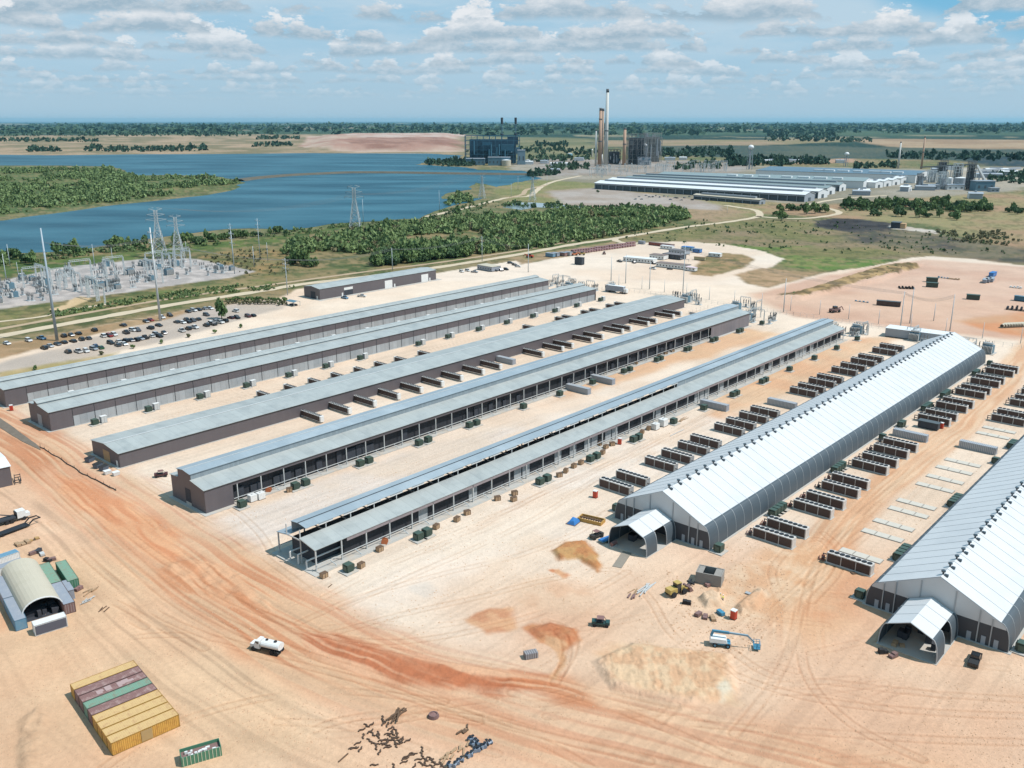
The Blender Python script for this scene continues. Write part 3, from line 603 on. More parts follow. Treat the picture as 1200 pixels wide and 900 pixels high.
# ---------------------------------------------------------------- long metal buildings (local x runs along them, +y is their far-left side)
def bay_building(name,u0,u1,vl,vr,z,label,style):
    L_=u1-u0; w=vr-vl; hw=w/2
    root=empty(name,site(u0,(vl+vr)/2),SROT,label,'building',None)
    Y=lambda t: hw-t*w                               # t 0 = left eave, 1 = right eave
    def wallbox(n,m,x0,x1,y0,y1,z0,z1): return MB().box(x0,x1,y0,y1,z0,z1).build(n,m,root)
    return root,L_,w,hw,Y,wallbox
def roof_part(root,name,pts,x0,x1,m,t=.12,over=.35):
    return MB().slab(pts,x0-over,x1+over,t).build(name,m,root)
def gable(root,name,prof,x,m,th=.15,d=1):
    return MB().prism(prof,x,x+th*d).build(name,m,root)
def monitor_building(name,u0,u1,vl,vr,ez,ts,zs,label,openside,solid_end=0.,kind=1):
    root,L_,w,hw,Y,wb=bay_building(name,u0,u1,vl,vr,ez,label,kind)
    t1,t2,t3=ts; zl,zm1,zm2,zm3,zr=zs               # left roof top, monitor left / ridge / right, right roof top
    roof_part(root,'lower_roof',[(Y(-.02),ez),(Y(t1),zl)],0,L_,M['roof'])
    roof_part(root,'lower_roof',[(Y(t3),zr),(Y(1.02),ez)],0,L_,M['roof'])
    tm=(t1+t2)/2
    roof_part(root,'monitor_roof',[(Y(t1-.015),zm1),(Y(tm),zm2),(Y(t3+.015),zm3)],0,L_,M['roofblue'] if kind==2 else M['roof'])
    roof_part(root,'ridge_cap',[(Y(tm+.008),zm2+.13),(Y(tm-.008),zm2+.13)],0,L_,M['steel'],.05)
    MB().box(0,L_,Y(t3)-.0,Y(t3)+.1,zr,zm3).build('monitor_louvre',M['louver'],root)
    MB().box(0,L_,Y(t1)-.1,Y(t1),zl,zm1).build('monitor_louvre',M['louver'],root)
    # gable walls with a doorway
    outl=[(Y(0),0),(Y(0),ez),(Y(t1),zl),(Y(t1),zm1),(Y(tm),zm2),(Y(t3),zm3),(Y(t3),zr),(Y(1),ez),(Y(1),0)]
    g=gable(root,'gable_wall',outl,-.05,M['browny']); gable(root,'gable_wall',outl,L_-.1,M['browny'])
    dw=.16 if kind==2 else .2; d0=.42 if kind==2 else .40
    if kind==2:
        MB().box(-.1,-.055,Y(d0+dw),Y(d0),1.0,5.2).build('door_opening',M['interior'],g)
        MB().box(-.12,-.052,Y(d0+dw),Y(d0),0,1.0).build('door_sill',M['conc'],g)
    else:
        MB().box(-.12,-.055,Y(d0+dw),Y(d0),0,4.6).build('roller_door',M['lgrey'],g)
    MB().box(0,L_,Y(0)-.12,Y(0),0,ez-.05).build('side_wall',M['brown'],root)
    base=MB().box(-1.2,L_+1.,-hw-(1.6 if openside else .5),hw+.4,.0,.14); base.build('floor_slab',M['conc'],root)
    if not openside:
        MB().box(0,L_,-hw,-hw+.12,4.0,ez-.03).build('upper_cladding',M['brown'],root)
        MB().box(0,8.2,-hw-.01,-hw+.13,.1,4.0).build('corner_cladding',M['brown'],root)
        n=int((L_-8.2)/8)
        for i in range(n+1):
            x0=8.2+i*8; x1=min(L_,x0+7.86)
            if x1-x0<1: continue
            MB().box(x0,x1,-hw+.06,-hw+.14,.14,4.0).build('wall_panel',M['lgrey'],root)
        for i in range(n+2):
            x0=8.2+i*8-.08
            if x0<L_: MB().box(x0-.07,x0+.09,-hw-.05,-hw+.05,.1,ez-.2).build('downpipe',M['fan'],root)
        return root
    # open side: fascia, posts, rails, set-back dark screens
    MB().box(0,L_,-hw,-hw+.15,ez-1.15,ez-.04).build('fascia',M['brown'],root)
    MB().box(0,9.,-hw-.01,-hw+.14,.1,ez-1.15).build('corner_cladding',M['brown'],root)
    xe=L_-solid_end
    if solid_end: MB().box(xe,L_,-hw-.01,-hw+.14,.1,ez-1.15).build('end_cladding',mat('grey_brown_cladding',C(134,128,132,.68),.55,0,.06,.3,stripe=(0,1.0,.12)),root)
    x=10.5; k=0
    while x<xe-.5:
        MB().box(x-.14,x+.14,-hw-.02,-hw+.26,.1,ez-1.15).build('post',M['steel'],root)
        x+=8; k+=1
    MB().box(9.,xe,-hw-.16,-hw-.03,1.75,1.95).build('rail',M['steel'],root)
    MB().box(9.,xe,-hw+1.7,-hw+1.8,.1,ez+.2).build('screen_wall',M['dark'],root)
    r=random.Random(int(u0+vl))
    x=11.5
    while x<xe-3:
        if r.random()<.42: MB().box(x,x+r.uniform(1.5,3.9),-hw+1.25,-hw+1.69,1.2,r.uniform(3.4,ez-1.6)).build('fan_panel',M['interior'],root)
        x+=4
    br=MB(); x=14.5
    while x<xe-2:
        br.bar((x,-hw-.1,1.85),(x+1.2,-hw-1.3,.15),.14); x+=8
    br.build('brace',M['galvb'],root)
    MB().box(9,xe,-hw-1.5,-hw+1.7,.14,.3).build('plinth',M['conc'],root)
    return root
b1=monitor_building('metal_building',117,451,-386.5,-369.5,7.2,(.30,.49,.49),(7.8,9.3,9.2,8.6,8.1),'brown long shed with grey wall panels and raised roof strip, nearest the car park',False)
b2=monitor_building('metal_building',117,446,-345.5,-327.3,7.2,(.30,.49,.49),(7.8,9.4,9.3,8.7,8.1),'brown long shed with pale wall panels and grey roller door, second from the car park',False)
b4=monitor_building('metal_building',117,443,-240.0,-221.3,7.2,(.235,.62,.62),(7.7,10.2,10.7,10.2,8.4),'long shed with brown gable, dark doorway, open bays and a stepped blue-grey roof',True,41.,2)
# B3: plain low gable
def low_gable_building():
    root,L_,w,hw,Y,wb=bay_building('metal_building',117,463,-293.4,-274.0,5,'low brown long shed with plain shallow roof and wood-coloured doorway, third from the car park',0)
    roof_part(root,'roof',[(Y(-.02),5.0),(0,6.1),(Y(1.02),5.0)],0,L_,M['roof'])
    roof_part(root,'ridge_cap',[(.35,6.24),(-.35,6.24)],0,L_,M['steel'],.05)
    outl=[(Y(0),0),(Y(0),5),(0,6.1),(Y(1),5),(Y(1),0)]
    g=gable(root,'gable_wall',outl,-.05,M['browny']); gable(root,'gable_wall',outl,L_-.1,M['browny'])
    MB().box(-.12,-.055,Y(.66),Y(.42),0,3.9).build('plywood_door',mat('plywood',C(196,160,116,.66),.8,0,.15,1.2),g)
    MB().box(-.13,-.055,Y(.94),Y(.88),0,2.2).build('side_door',M['white'],g)
    MB().box(0,L_,-hw,-hw+.12,0,4.95).build('side_wall',M['brown'],root)
    MB().box(0,L_,hw-.12,hw,0,4.95).build('side_wall',M['brown'],root)
    MB().box(-1,L_+1,-hw-.5,hw+.5,0,.14).build('floor_slab',M['conc'],root)
    MB().box(0,L_+.2,-hw-.22,-hw-.01,4.7,4.92).build('gutter',mat('gutter',C(80,84,90,.6),.5,.2,.1,1),root)
    return root
b3=low_gable_building()
# B5: open skeleton shed
def open_building():
    u0,u1=117,446; vl,vr=-185.8,-169.6
    root,L_,w,hw,Y,wb=bay_building('metal_building',u0,u1,vl,vr,6,'unfinished open-sided long shed with bare steel end frame and raised blue roof strip',0)
    roof_part(root,'lower_roof',[(Y(0),5.9),(Y(.31),6.6)],0,L_,M['roofblue'],.12,.1)
    roof_part(root,'lower_roof',[(Y(.615),7.2),(Y(1.01),5.9)],0,L_,M['roof'],.12,.1)
    roof_part(root,'monitor_roof',[(Y(.23),9.35),(Y(.43),9.75),(Y(.635),9.3)],2.,L_,M['roofblue'],.12,.1)
    roof_part(root,'ridge_cap',[(Y(.42),9.9),(Y(.44),9.9)],2.,L_,mat('gutter',C(80,84,90,.6),.5,.2,.1,1),.05,.1)
    MB().box(178,L_,Y(.615)+.02,Y(.615)+.1,7.3,9.4).build('monitor_louvre',M['louver'],root)
    MB().box(2,L_,Y(.24)-.1,Y(.24),6.6,9.3).build('monitor_louvre',M['louver'],root)
    MB().box(10,L_,-hw,-hw+.12,4.9,5.86).build('fascia',mat('pale_brown_fascia',C(160,148,150,.68),.55,0,.06,.3,stripe=(0,1.0,.1)),root)
    n=int(L_/8)+1
    for i in range(n):
        x=.3+i*8
        if x>L_: break
        fr=MB()
        fr.box(x-.16,x+.16,-hw,-hw+.3,.15,5.8).box(x-.16,x+.16,hw-.3,hw,.15,5.8)
        fr.bar((x,hw-.1,5.7),(x,Y(.26),6.45),.22,.3).bar((x,Y(.26),6.4),(x,Y(.62),6.5),.2,.3).bar((x,Y(.62),6.9),(x,-hw+.1,5.7),.22,.3)
        fr.box(x-.12,x+.12,Y(.25)-.12,Y(.25)+.12,6.4,9.3).box(x-.12,x+.12,Y(.61)-.12,Y(.61)+.12,.15,9.4)
        fr.build('portal_frame',M['steel'],root)
    MB().box(0,L_,-hw-.16,-hw-.03,1.75,1.95).build('rail',M['steel'],root)
    MB().box(0,L_,hw+.03,hw+.16,1.75,1.95).build('rail',M['steel'],root)
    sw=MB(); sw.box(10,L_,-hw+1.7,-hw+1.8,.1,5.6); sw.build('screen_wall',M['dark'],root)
    pn=MB(); r=random.Random(5)
    for x in range(12,310,4):
        if r.random()<.22: pn.box(x,x+3.4,-hw+1.5,-hw+1.69,.3,4.8)
    pn.build('pale_panel',M['lgrey'],root)
    MB().box(2.5,L_,-4.2,5.2,.15,4.6).build('equipment_racks',M['interior'],root)
    pipes=MB()
    for y,z in ((2.,2.4),(-1.5,2.8),(-5,2.2)): pipes.cyl((-.5,y,z),(12,y,z),.22,.22,8); pipes.cyl((-.5,y,z),(-.5,y,.2),.22,.22,8)
    pipes.build('pipework',M['white'],root)
    br=MB(); x=4.3
    while x<L_-2: br.bar((x,-hw-.1,1.85),(x+1.2,-hw-1.4,.15),.16); x+=8
    br.build('brace',M['galvb'],root)
    fb=MB(); x=6
    while x<176: fb.box(x,x+4.5,Y(.62)-.05,Y(.62)+.05,8.7,9.25); x+=8
    fb.build('fascia_board',M['white'],root)
    MB().box(-1.6,L_+1,-hw-2.0,hw+.8,0,.15).build('floor_slab',M['conc'],root)
    MB().box(0,L_,-hw-1.6,-hw+1.7,.15,.3).build('plinth',M['conc'],root)
    return root
b5=open_building()
# small workshop behind
def workshop():
    root=empty('workshop_building',site(332,-465),SROT,'short brown workshop with white roller doors and pale roof behind the long sheds','building')
    L_=100; hw=8.2
    roof_part(root,'roof',[(hw+.3,6.8),(0,7.9),(-hw-.3,6.8)],0,L_,M['roof'])
    outl=[(hw,0),(hw,6.8),(0,7.9),(-hw,6.8),(-hw,0)]
    g=gable(root,'gable_wall',outl,-.05,M['browny']); gable(root,'gable_wall',outl,L_-.1,M['browny'])
    MB().box(-.12,-.055,-3.6,1.2,0,4.6).build('door_opening',M['interior'],g); MB().box(-.13,-.06,-6,-4.9,0,2.2).build('door',M['white'],g)
    w=MB().box(0,L_,-hw,-hw+.12,0,6.75).build('side_wall',M['brown'],root); MB().box(0,L_,hw-.12,hw,0,6.75).build('side_wall',M['brown'],root)
    for x0,x1 in ((53,59.5),(86,92.5)): MB().box(x0,x1,-hw-.08,-hw-.005,0,5.2).build('roller_door',M['white'],w)
    MB().box(19,26,-hw-.08,-hw-.005,3.6,5.2).build('roller_door',M['white'],w); MB().box(19,26,-hw-.05,-hw-.004,0,3.6).build('door_opening',M['interior'],w)
    for x in (61,93.5,17): MB().box(x,x+1.1,-hw-.07,-hw-.004,0,2.2).build('door',M['white'],w)
    MB().box(-2,L_+3,-hw-3,hw+.5,0,.14).build('floor_slab',M['conc'],root)
workshop()
# shed cut by the left edge
def edge_building():
    a=at(11,546,6.3); b=at(0,532,6.3); d=Vector((b.x-a.x,b.y-a.y,0)).normalized(); rz=math.atan2(d.y,d.x)
    p=at(15.2,568.5)
    root=empty('metal_building',p,rz,'small brown shed with a bright pale roof at the left edge beside the flatbed truck','building')
    L_=15; wd=26
    MB().box(0,.12,0,wd,0,6.2).build('side_wall',M['browny'],root); MB().box(0,L_,0,.12,0,6.2).build('side_wall',M['brown'],root)
    MB().box(0,L_,wd-.12,wd,0,6.2).build('side_wall',M['brown'],root); MB().box(L_-.12,L_,.1,wd,0,6.2).build('side_wall',M['browny'],root)
    b=MB(); b.add([(-.3,-.3,6.25),(L_/2,-.3,7.0),(L_+.3,-.3,6.25),(-.3,wd+.3,6.25),(L_/2,wd+.3,7.0),(L_+.3,wd+.3,6.25),(-.3,-.3,6.4),(L_/2,-.3,7.15),(L_+.3,-.3,6.4),(-.3,wd+.3,6.4),(L_/2,wd+.3,7.15),(L_+.3,wd+.3,6.4)],
       [(0,1,4,3),(1,2,5,4),(6,9,10,7),(7,10,11,8),(0,6,7,1),(1,7,8,2),(3,4,10,9),(4,5,11,10),(0,3,9,6),(2,8,11,5)]); b.build('roof',M['farwhite'],root)
edge_building()
# ---------------------------------------------------------------- membrane tents
def arc_side(sg,hw,xe,ze,zv,n=8):       # from the ground up the curved flank to the eave
    pts=[(sg*hw,0),(sg*hw,zv)]
    for i in range(1,n+1):
        t=PI/2*i/n; pts.append((sg*(xe+(hw-xe)*math.cos(t)),zv+(ze-zv)*math.sin(t)))
    return pts
def shell(pts,x0,x1,t=.12):
    c=[]; n=len(pts)
    for i in range(n):
        a=Vector(pts[max(0,i-1)]); b=Vector(pts[min(n-1,i+1)]); d=(b-a).normalized(); c.append((pts[i][0]+d.y*t*-1,pts[i][1]+d.x*t))
    return MB().prism(list(pts)+c[::-1],x0,x1)
def big_tent(u0,u1,vc,label,vent_u,right=True):
    hw=15.0; ze=6.3; xe=12.9; zr=12.4; zv=.7; L_=u1-u0; bay=4.75
    root=empty('frame_tent',site(u0,vc),SROT,label,'tent')
    n=int(L_/bay)
    for sg,nm in ((1,'left'),(-1,'right')):
        MB().slab([(sg*xe,ze),(0,zr)] if sg<0 else [(0,zr),(xe,ze)],0,L_,.1).build('roof_membrane',M['tentw'],root)
        shell(arc_side(sg,hw,xe,ze,zv),0,L_,.1*(-sg)).build('side_skirt',M['tentd'],root)
    arch=arc_side(1,hw+.06,xe+.05,ze+.1,zv)+[(0,zr+.13)]+arc_side(-1,hw+.06,xe+.05,ze+.1,zv)[::-1]
    for i in range(n+1):
        x=min(i*bay,L_-.1); rb=MB()
        for k,(a,b) in enumerate(zip(arch,arch[1:])):
            w_=.14 if min(a[1],b[1])<ze else .07
            rb.bar((x,a[0],a[1]),(x,b[0],b[1]),w_,.09 if w_>.1 else .06)
        rb.build('rib',M['tentrib'],root)
    # gable ends: pale above, dark skirt below
    for x,d in ((0,-1),(L_,1)):
        fl=arc_side(1,hw,xe,ze,zv); fr=arc_side(-1,hw,xe,ze,zv)
        zc=5.0
        lo=[p for p in fl if p[1]<=zc]; lo2=[p for p in fr if p[1]<=zc]
        yy=lo[-1][0]-.25
        low=lo+[(yy,zc),(-yy,zc)]+lo2[::-1]
        up=[(yy,zc)]+[p for p in fl if p[1]>zc]+[(0,zr)]+[p for p in fr if p[1]>zc][::-1]+[(-yy,zc)]
        g=MB().prism(up,x,x+.08*d).build('gable_membrane',M['tentw'],root)
        g2=MB().prism(low,x,x+.08*d).build('gable_skirt',M['tentg'],root)
        ps=MB()
        for y in (-11.4,-8.8,-3.6,3.6,8.8,11.4):
            zz=ze+(zr-ze)*(1-abs(y)/xe); ps.box(x+(.08 if d>0 else -.28),x+(.28 if d>0 else -.08),y-.11,y+.11,0,zz-.1)
        ps.build('gable_post',M['tentrib'],root)
        for y in (-12.6,-10.1,-7.2,7.4,10.1,12.6):
            MB().box(x+d*.1,x+d*.16,y-.45,y+.45,.05,2.1) .build('gable_door',M['farwall'],g2)
    for vu in vent_u:
        x=vu-u0
        if not 0<x<L_: continue
        v=MB(); v.cyl((x,0,zr+.1),(x,0,zr+.8),.22,.22,10); v.cyl((x,0,zr+.7),(x,0,zr+.98),.5,.46,10); v.box(x-.3,x+.3,-1.1,-.3,zr-.3,zr+.22)
        v.build('roof_vent',mat('vent_metal',C(92,104,112,.62),.4,.4,.15,3),root)
    # entrance canopy
    cw=5.9; cx=4.6; cze=5.3; czr=7.3; x0=-14.4
    can=empty('canopy',(0,0,0)); can.parent=root
    yo=.9
    def sh(b):
        b.v=[(x,y+yo,z) for x,y,z in b.v]; return b
    sh(MB().slab([(0,czr),(cx,cze)],x0,-.3,.1)).build('canopy_roof',M['tentw'],can); sh(MB().slab([(-cx,cze),(0,czr)],x0,-.3,.1)).build('canopy_roof',M['tentw'],can)
    for sg in (1,-1):
        for xa,xb in ((x0,x0+4.9),(x0+9.4,-.3)) if sg<0 else ((x0,-.3),):
            sh(shell(arc_side(sg,cw,cx,cze,.6),xa,xb,.1*(-sg))).build('canopy_skirt',M['tentd'],can)
    r2=MB()
    for x in (x0,x0+4.8,x0+9.5,-.5):
        for sg in (1,-1):
            pr=arc_side(sg,cw+.05,cx+.04,cze+.04,.6)+[(0,czr+.05)]
            for a,b in zip(pr,pr[1:]): r2.bar((x,a[0]+yo,a[1]),(x,b[0]+yo,b[1]),.2,.14)
    r2.build('canopy_rib',M['tentrib'],can)
    rr=random.Random(int(u0+vc+900)); eq=MB()
    for k in range(7): xx=rr.uniform(-10,-2); yy=rr.uniform(-4,4)+yo; eq.cb(xx,yy,.9,rr.uniform(.8,2),rr.uniform(.8,1.8),1.6)
    eq.build('stored_equipment',M['interior'],can)
    MB().box(-.5,L_+.5,-hw-.7,hw+.7,0,.12).build('floor_slab',M['conc'],root)
    MB().box(x0-.4,-.5,-cw+yo-.3,cw+yo+.3,0,.12).build('entrance_slab',M['conc'],root)
    return root
tA=big_tent(192.6,445,-117.5,'huge white-roofed frame tent with ridge vents, left of the two, between cooler rows',[195.9+4.76*i for i in range(52)])
tB=big_tent(192.9,330,-46.6,'huge white-roofed frame tent with ridge vents, the nearer one cut by the right edge',[194.6+4.76*i for i in range(28)])
# ---------------------------------------------------------------- dry coolers
def cooler_proto():
    r=proto('dry_cooler','cooler'); Ln=11.2; w=2.35; h=2.9    # long axis = local y, open end at -y
    fr=MB(); fr.box(-w/2,w/2,-Ln/2,Ln/2,.1,.35); fr.box(-w/2,w/2,-Ln/2,Ln/2,h-.2,h-.05)
    for y in (-Ln/2+.12,-Ln/6,Ln/6,Ln/2-.12):
        fr.box(-w/2,-w/2+.14,y-.09,y+.09,.35,h-.2); fr.box(w/2-.14,w/2,y-.09,y+.09,.35,h-.2)
    fr.build('frame',M['deck'],r)
    MB().box(-w/2-.01,w/2+.01,-Ln/2-.06,-Ln/2,.3,h-.1).build('end_panel',M['deck'],r)
    MB().box(-w/2+.1,w/2-.1,Ln/2,Ln/2+.05,.4,h-.3).build('end_panel',M['lgrey'],r)
    for i in range(3):
        y0=-Ln/2+.25+i*Ln/3*.985; y1=y0+Ln/3-.35
        MB().box(-w/2+.05,-w/2+.12,y0,y1,.35,h-.2).build('coil_panel',M['coil'],r)
        MB().box(w/2-.12,w/2-.05,y0,y1,.35,h-.2).build('coil_panel',M['coil'],r)
    MB().box(-w/2+.02,w/2-.02,-Ln/2+.02,Ln/2-.02,h-.05,h+.02).build('top_deck',M['deck'],r)
    for i in range(8):
        y=-Ln/2+.78+i*(Ln-1.56)/7
        MB().cyl((0,y,h+.02),(0,y,h+.2),.64,.62,12).build('fan',M['fan'],r)
    MB().box(-w/2-.25,w/2+.25,-Ln/2-.3,Ln/2+.3,0,.1).build('pad',M['conc'],r)
    MB().cyl((-.5,Ln/2+.05,.9),(-.5,Ln/2+1.5,.9),.14,.14,6).cyl((.5,Ln/2+.05,1.5),(.5,Ln/2+1.5,1.5),.14,.14,6).cyl((.5,Ln/2+1.5,1.6),(.5,Ln/2+1.5,0),.14,.14,6).build('pipe',mat('dark_pipe',C(96,84,84,.65),.6,0,.2,2),r)
    return r
def rawunit_proto():                                    # long ribbed grey unit, no fans on top
    r=proto('ribbed_steel_unit','cooler housing'); Ln=11.6; w=2.3; h=2.5
    b=MB(); b.box(-w/2,w/2,-Ln/2,Ln/2,.1,h)
    n=b.build('housing',M['cgrey'],r)
    rb=MB()
    for i in range(20):
        y=-Ln/2+.3+i*(Ln-.6)/19; rb.box(-w/2-.06,-w/2,y-.1,y+.1,.2,h-.1); rb.box(w/2,w/2+.06,y-.1,y+.1,.2,h-.1); rb.box(-w/2+.1,w/2-.1,y-.06,y+.06,h,h+.06)
    rb.build('rib',M['steel'],r); MB().box(-w/2-.2,w/2+.2,-Ln/2-.2,Ln/2+.2,0,.1).build('pad',M['conc'],r)
    return r
def lowunit_proto():                                    # coolers beside the low shed: grilles on the side, standing on legs
    r=proto('dry_cooler','cooler'); Ln=12.6; w=1.5; h=2.7
    fr=MB(); fr.box(-w/2,w/2,-Ln/2,Ln/2,h-.14,h); fr.box(-w/2,w/2,-Ln/2,Ln/2,.55,.68)
    fr.build('frame',M['white'],r)
    hp=MB()
    for y in (Ln/2+.3,Ln/2+1.3): hp.bar((-.7,y,0),(-.7,y,2.9),.12).bar((.7,y,0),(.7,y,2.9),.12).bar((-.7,y,2.9),(.7,y,2.9),.12)
    hp.bar((-.7,Ln/2+.3,2.9),(-.7,Ln/2+1.3,2.9),.12).bar((.7,Ln/2+.3,2.9),(.7,Ln/2+1.3,2.9),.12); hp.build('pipe_rack',M['steel'],r)
    MB().box(-w/2-.04,w/2+.04,-Ln/2-.7,-Ln/2,.5,h).build('end_cabinet',M['white'],r)
    for y in (-Ln/2+.4,-Ln/6,Ln/6,Ln/2-.4):
        for x in (-w/2+.1,w/2-.1): MB().box(x-.07,x+.07,y-.07,y+.07,0,.6).build('leg',M['steel'],r)
    for i in range(6):
        y0=-Ln/2+.12+i*(Ln-.1)/6; MB().box(-w/2+.04,w/2-.04,y0,y0+Ln/6-.16,.68,h-.14).build('coil_panel',M['fan'] if i%1 else M['coil'],r)
    pk=MB()
    for i in range(12): y=-Ln/2+.6+i*(Ln-1.2)/11; pk.box(-w/2+.1,w/2-.1,y-.22,y+.22,h,h+.16)
    pk.build('top_fan_box',M['fan'],r)
    MB().cyl((-.3,Ln/2,1.),(-.3,Ln/2+1.3,1.),.12,.12,6).cyl((.3,Ln/2,2.),(.3,Ln/2+1.3,2.),.12,.12,6).build('pipe',mat('dark_pipe',C(96,84,84,.65),.6,0,.2,2),r)
    return r
PIPERED=mat('red_brown_pipe',C(140,84,70,.65),.6,0,.2,2)
PC=cooler_proto(); PR=rawunit_proto(); PL=lowunit_proto()
def row(pr,us,v,text,group,flip=0.,jit=.18):
    for i,u in enumerate(us):
        o=put(pr,site(u+rnd.uniform(-jit,jit),v+rnd.uniform(-jit,jit)),SROT+flip+R(rnd.uniform(-.5,.5)),f'{text.format(ORD[i])}',group)
        if pr.name.startswith('dry_cooler') and rnd.random()<.6:
            b=MB(); r2=random.Random(i+int(abs(v))); e=6.0
            b.cyl((-.9,e,.25),(-.9,e+1.6,.25),.12,.12,6).cyl((-.9,e+1.6,.25),(r2.uniform(.5,2.),e+2.2,.25),.12,.12,6).box(r2.uniform(-.6,.2),r2.uniform(.5,1.),e+.6,e+1.3,0,r2.uniform(.6,1.2)); b.build('pump_skid',r2.choice([PIPERED,M['fan'],M['crust']]),o)
TAR=[208.6,216.6,233.3,241.5,252.2,260.3,276.6,284.8,295.2,303.5,339.2,347.4,360.0,367.8,384.2,392.0,405.2,412.4,427.0,435.2]
row(PC,TAR,-92.1,'white dry cooler with eight fans, {} from the near end right of the left tent','dry coolers right of the left tent')
TAL=[208.8,217.6,233.6,243,253.5,262,278.5,287,297,305.7,340.4,348.4,358.8,367,382.4,392.6,404,413,430.2,440.4]
row(PC,TAL,-143.4,'white dry cooler with eight fans, {} from the near end left of the left tent','dry coolers left of the left tent',PI)
row(PC,[207.5],-71.4,'dry cooler with eight fans standing alone left of the right-hand tent, nearest the camera','dry coolers left of the right-hand tent')
row(PC,[357.2,365.6,382.6,390.8,401.6,409.8,426],-71.6,'dry cooler beyond the bare slabs left of the right-hand tent, {} from the near end','dry coolers left of the right-hand tent')
for (u,v,l) in ((316.2,-93.0,'long ribbed grey unit in the cooler row right of the left tent'),(320.6,-143.4,'long ribbed grey steel unit without fans left of the left tent beside the open shed'),(319.0,-71.6,'long ribbed grey steel unit without fans left of the right-hand tent among bare slabs'),(283,-215.4,'long ribbed grey steel unit on the sand between the two open sheds, nearer of two'),(301.2,-216.2,'long ribbed grey steel unit on the sand between the two open sheds, farther of two'),(301,-162.2,'long ribbed grey steel unit beside the open skeleton shed near the small crates'),(297.5,-269.5,'long ribbed grey unit in the cooler row right of the low brown shed')):
    put(PR,site(u,v),SROT,l,'ribbed grey steel units')
LR=[188,200.8,213.4,225.7,238,250,261.8,275,286.5,316,331,339.2,355,364.2,381.5,389.5,406,414,431.5,440]
row(PL,LR,-268.6,'narrow cooler, {} from the near end right of the low brown shed','narrow coolers right of the low shed')
LLs=[q(300,400,4,[(x,y)],1.5)[0][0] for x,y in [(22,248),(145,215),(258,186),(365,160),(468,132),(562,106),(655,82),(755,52)]]
LLs+= [q(600,200,4,[(x,y)],1.5)[0][0] for x,y in [(45,730),(190,690),(225,682),(315,660),(350,650),(425,630),(460,620)]]
row(PL,LLs,-301.5,'narrow cooler, {} from the near end left of the low brown shed','narrow coolers left of the low shed',PI)
# bare cooler slabs
def slab_proto():
    r=proto('equipment_slab','slab')
    for i in range(3): MB().box(-1.35,1.35,-5.3+i*3.62,-5.3+i*3.62+3.3,.05,.24).build('slab_panel',mat('new_concrete',C(222,214,200,.62),.9,0,.06,.6),r)
    MB().box(-1.45,1.45,-5.45,5.45,0,.14).build('base',M['greyconc'],r)
    return r
PS=slab_proto()
row(PS,[216.2,231.7,240.1,251.4,259,275.6,284.4,294.3,303.3,338.6,346.8],-71.8,'bare three-panel concrete slab, {} from the near end left of the right-hand tent','bare slabs left of the right-hand tent')
# ---------------------------------------------------------------- transformers and cabinets
def transf_proto():
    r=proto('pad_transformer','transformer')
    MB().box(-.95,.95,-.9,.9,.25,2.2).build('tank',M['green'],r)
    f=MB()
    for i in range(7): y=-.8+i*.266; f.box(.95,1.35,y-.05,y+.05,.5,2.0)
    for i in range(7): x=-.8+i*.266; f.box(x-.05,x+.05,.9,1.25,.5,2.0)
    f.build('radiator_fins',M['green'],r)
    MB().box(-1.0,1.,-.95,.95,2.2,2.32).build('lid',mat('green_lid',C(78,98,86,.66),.5,0,.1,1),r)
    MB().box(-1.15,-.95,-.6,.6,.4,1.9).build('cabinet_door',mat('green_lid',C(78,98,86,.66),.5,0,.1,1),r)
    MB().box(-1.9,1.9,-1.8,1.8,0,.25).build('pad',M['conc'],r)
    return r
PT=transf_proto()
def cab_proto():
    r=proto('switch_cabinet','cabinet')
    MB().box(-1.1,1.1,-.8,.8,.12,2.6).build('body',M['lgrey'],r)
    MB().box(-1.16,1.16,-.86,.86,2.6,2.7).build('roof',M['white'],r)
    MB().box(-.95,-.05,-.86,-.8,.3,2.45).build('door',M['steel'],r); MB().box(.05,.95,-.86,-.8,.3,2.45).build('door',M['steel'],r)
    MB().box(-1.3,1.3,-1.,1.,0,.12).build('pad',M['conc'],r)
    return r
PB=cab_proto()
def items(pr,pts,text,group,snapv=None,dv=0.,rz=0.,start=0):
    for i,(u,v) in enumerate(sorted(pts)):
        put(pr,site(u,(snapv if snapv is not None else v)+dv),SROT+rz+R(rnd.uniform(-2,2)),text.format(ORD[i+start]),group)
t4=q(300,400,4,[(175,690),(220,672),(478,583),(515,567),(750,485),(787,468),(980,400),(1012,388)])+q(600,400,4,[(20,308),(195,250),(345,195),(488,143),(515,133),(635,88),(658,82),(775,40),(793,36)])+q(600,200,4,[(900,798),(920,793),(1010,753),(1032,750),(1122,715)])
t4=[(165,0)]*0+t4
items(PT,t4,'dark green transformer, {} from the near end beside the shed with the dark doorway','transformers by the dark-doorway shed',-217.2)
put(PT,site(126.2,-217.6),SROT,'dark green transformer at the near corner of the shed with the dark doorway','transformers by the dark-doorway shed')
t5=q(310,560,6,[(580,655),(1070,432),(1130,405)])+q(300,400,4,[(1045,797),(1085,780)])[:0]+q(600,400,4,[(118,668),(153,653),(350,560),(382,547),(550,468),(578,458),(735,382),(875,318),(1005,255),(1028,248),(1140,193),(1163,186)])+q(900,400,4,[(70,135),(185,82),(285,34)])+q(860,330,6,[(805,405)])
items(PT,t5,'dark green transformer on a slab, {} from the near end beside the open skeleton shed','transformers by the skeleton shed',-163.8)
b2t=q(0,400,4,[(437,388),(683,325),(912,262),(1130,210)])+q(300,400,4,[(120,160),(285,116),(450,78),(712,10)])+q(300,200,4,[(855,778),(990,742),(1130,712)])+q(600,200,4,[(38,680),(140,655),(240,630),(350,603)])
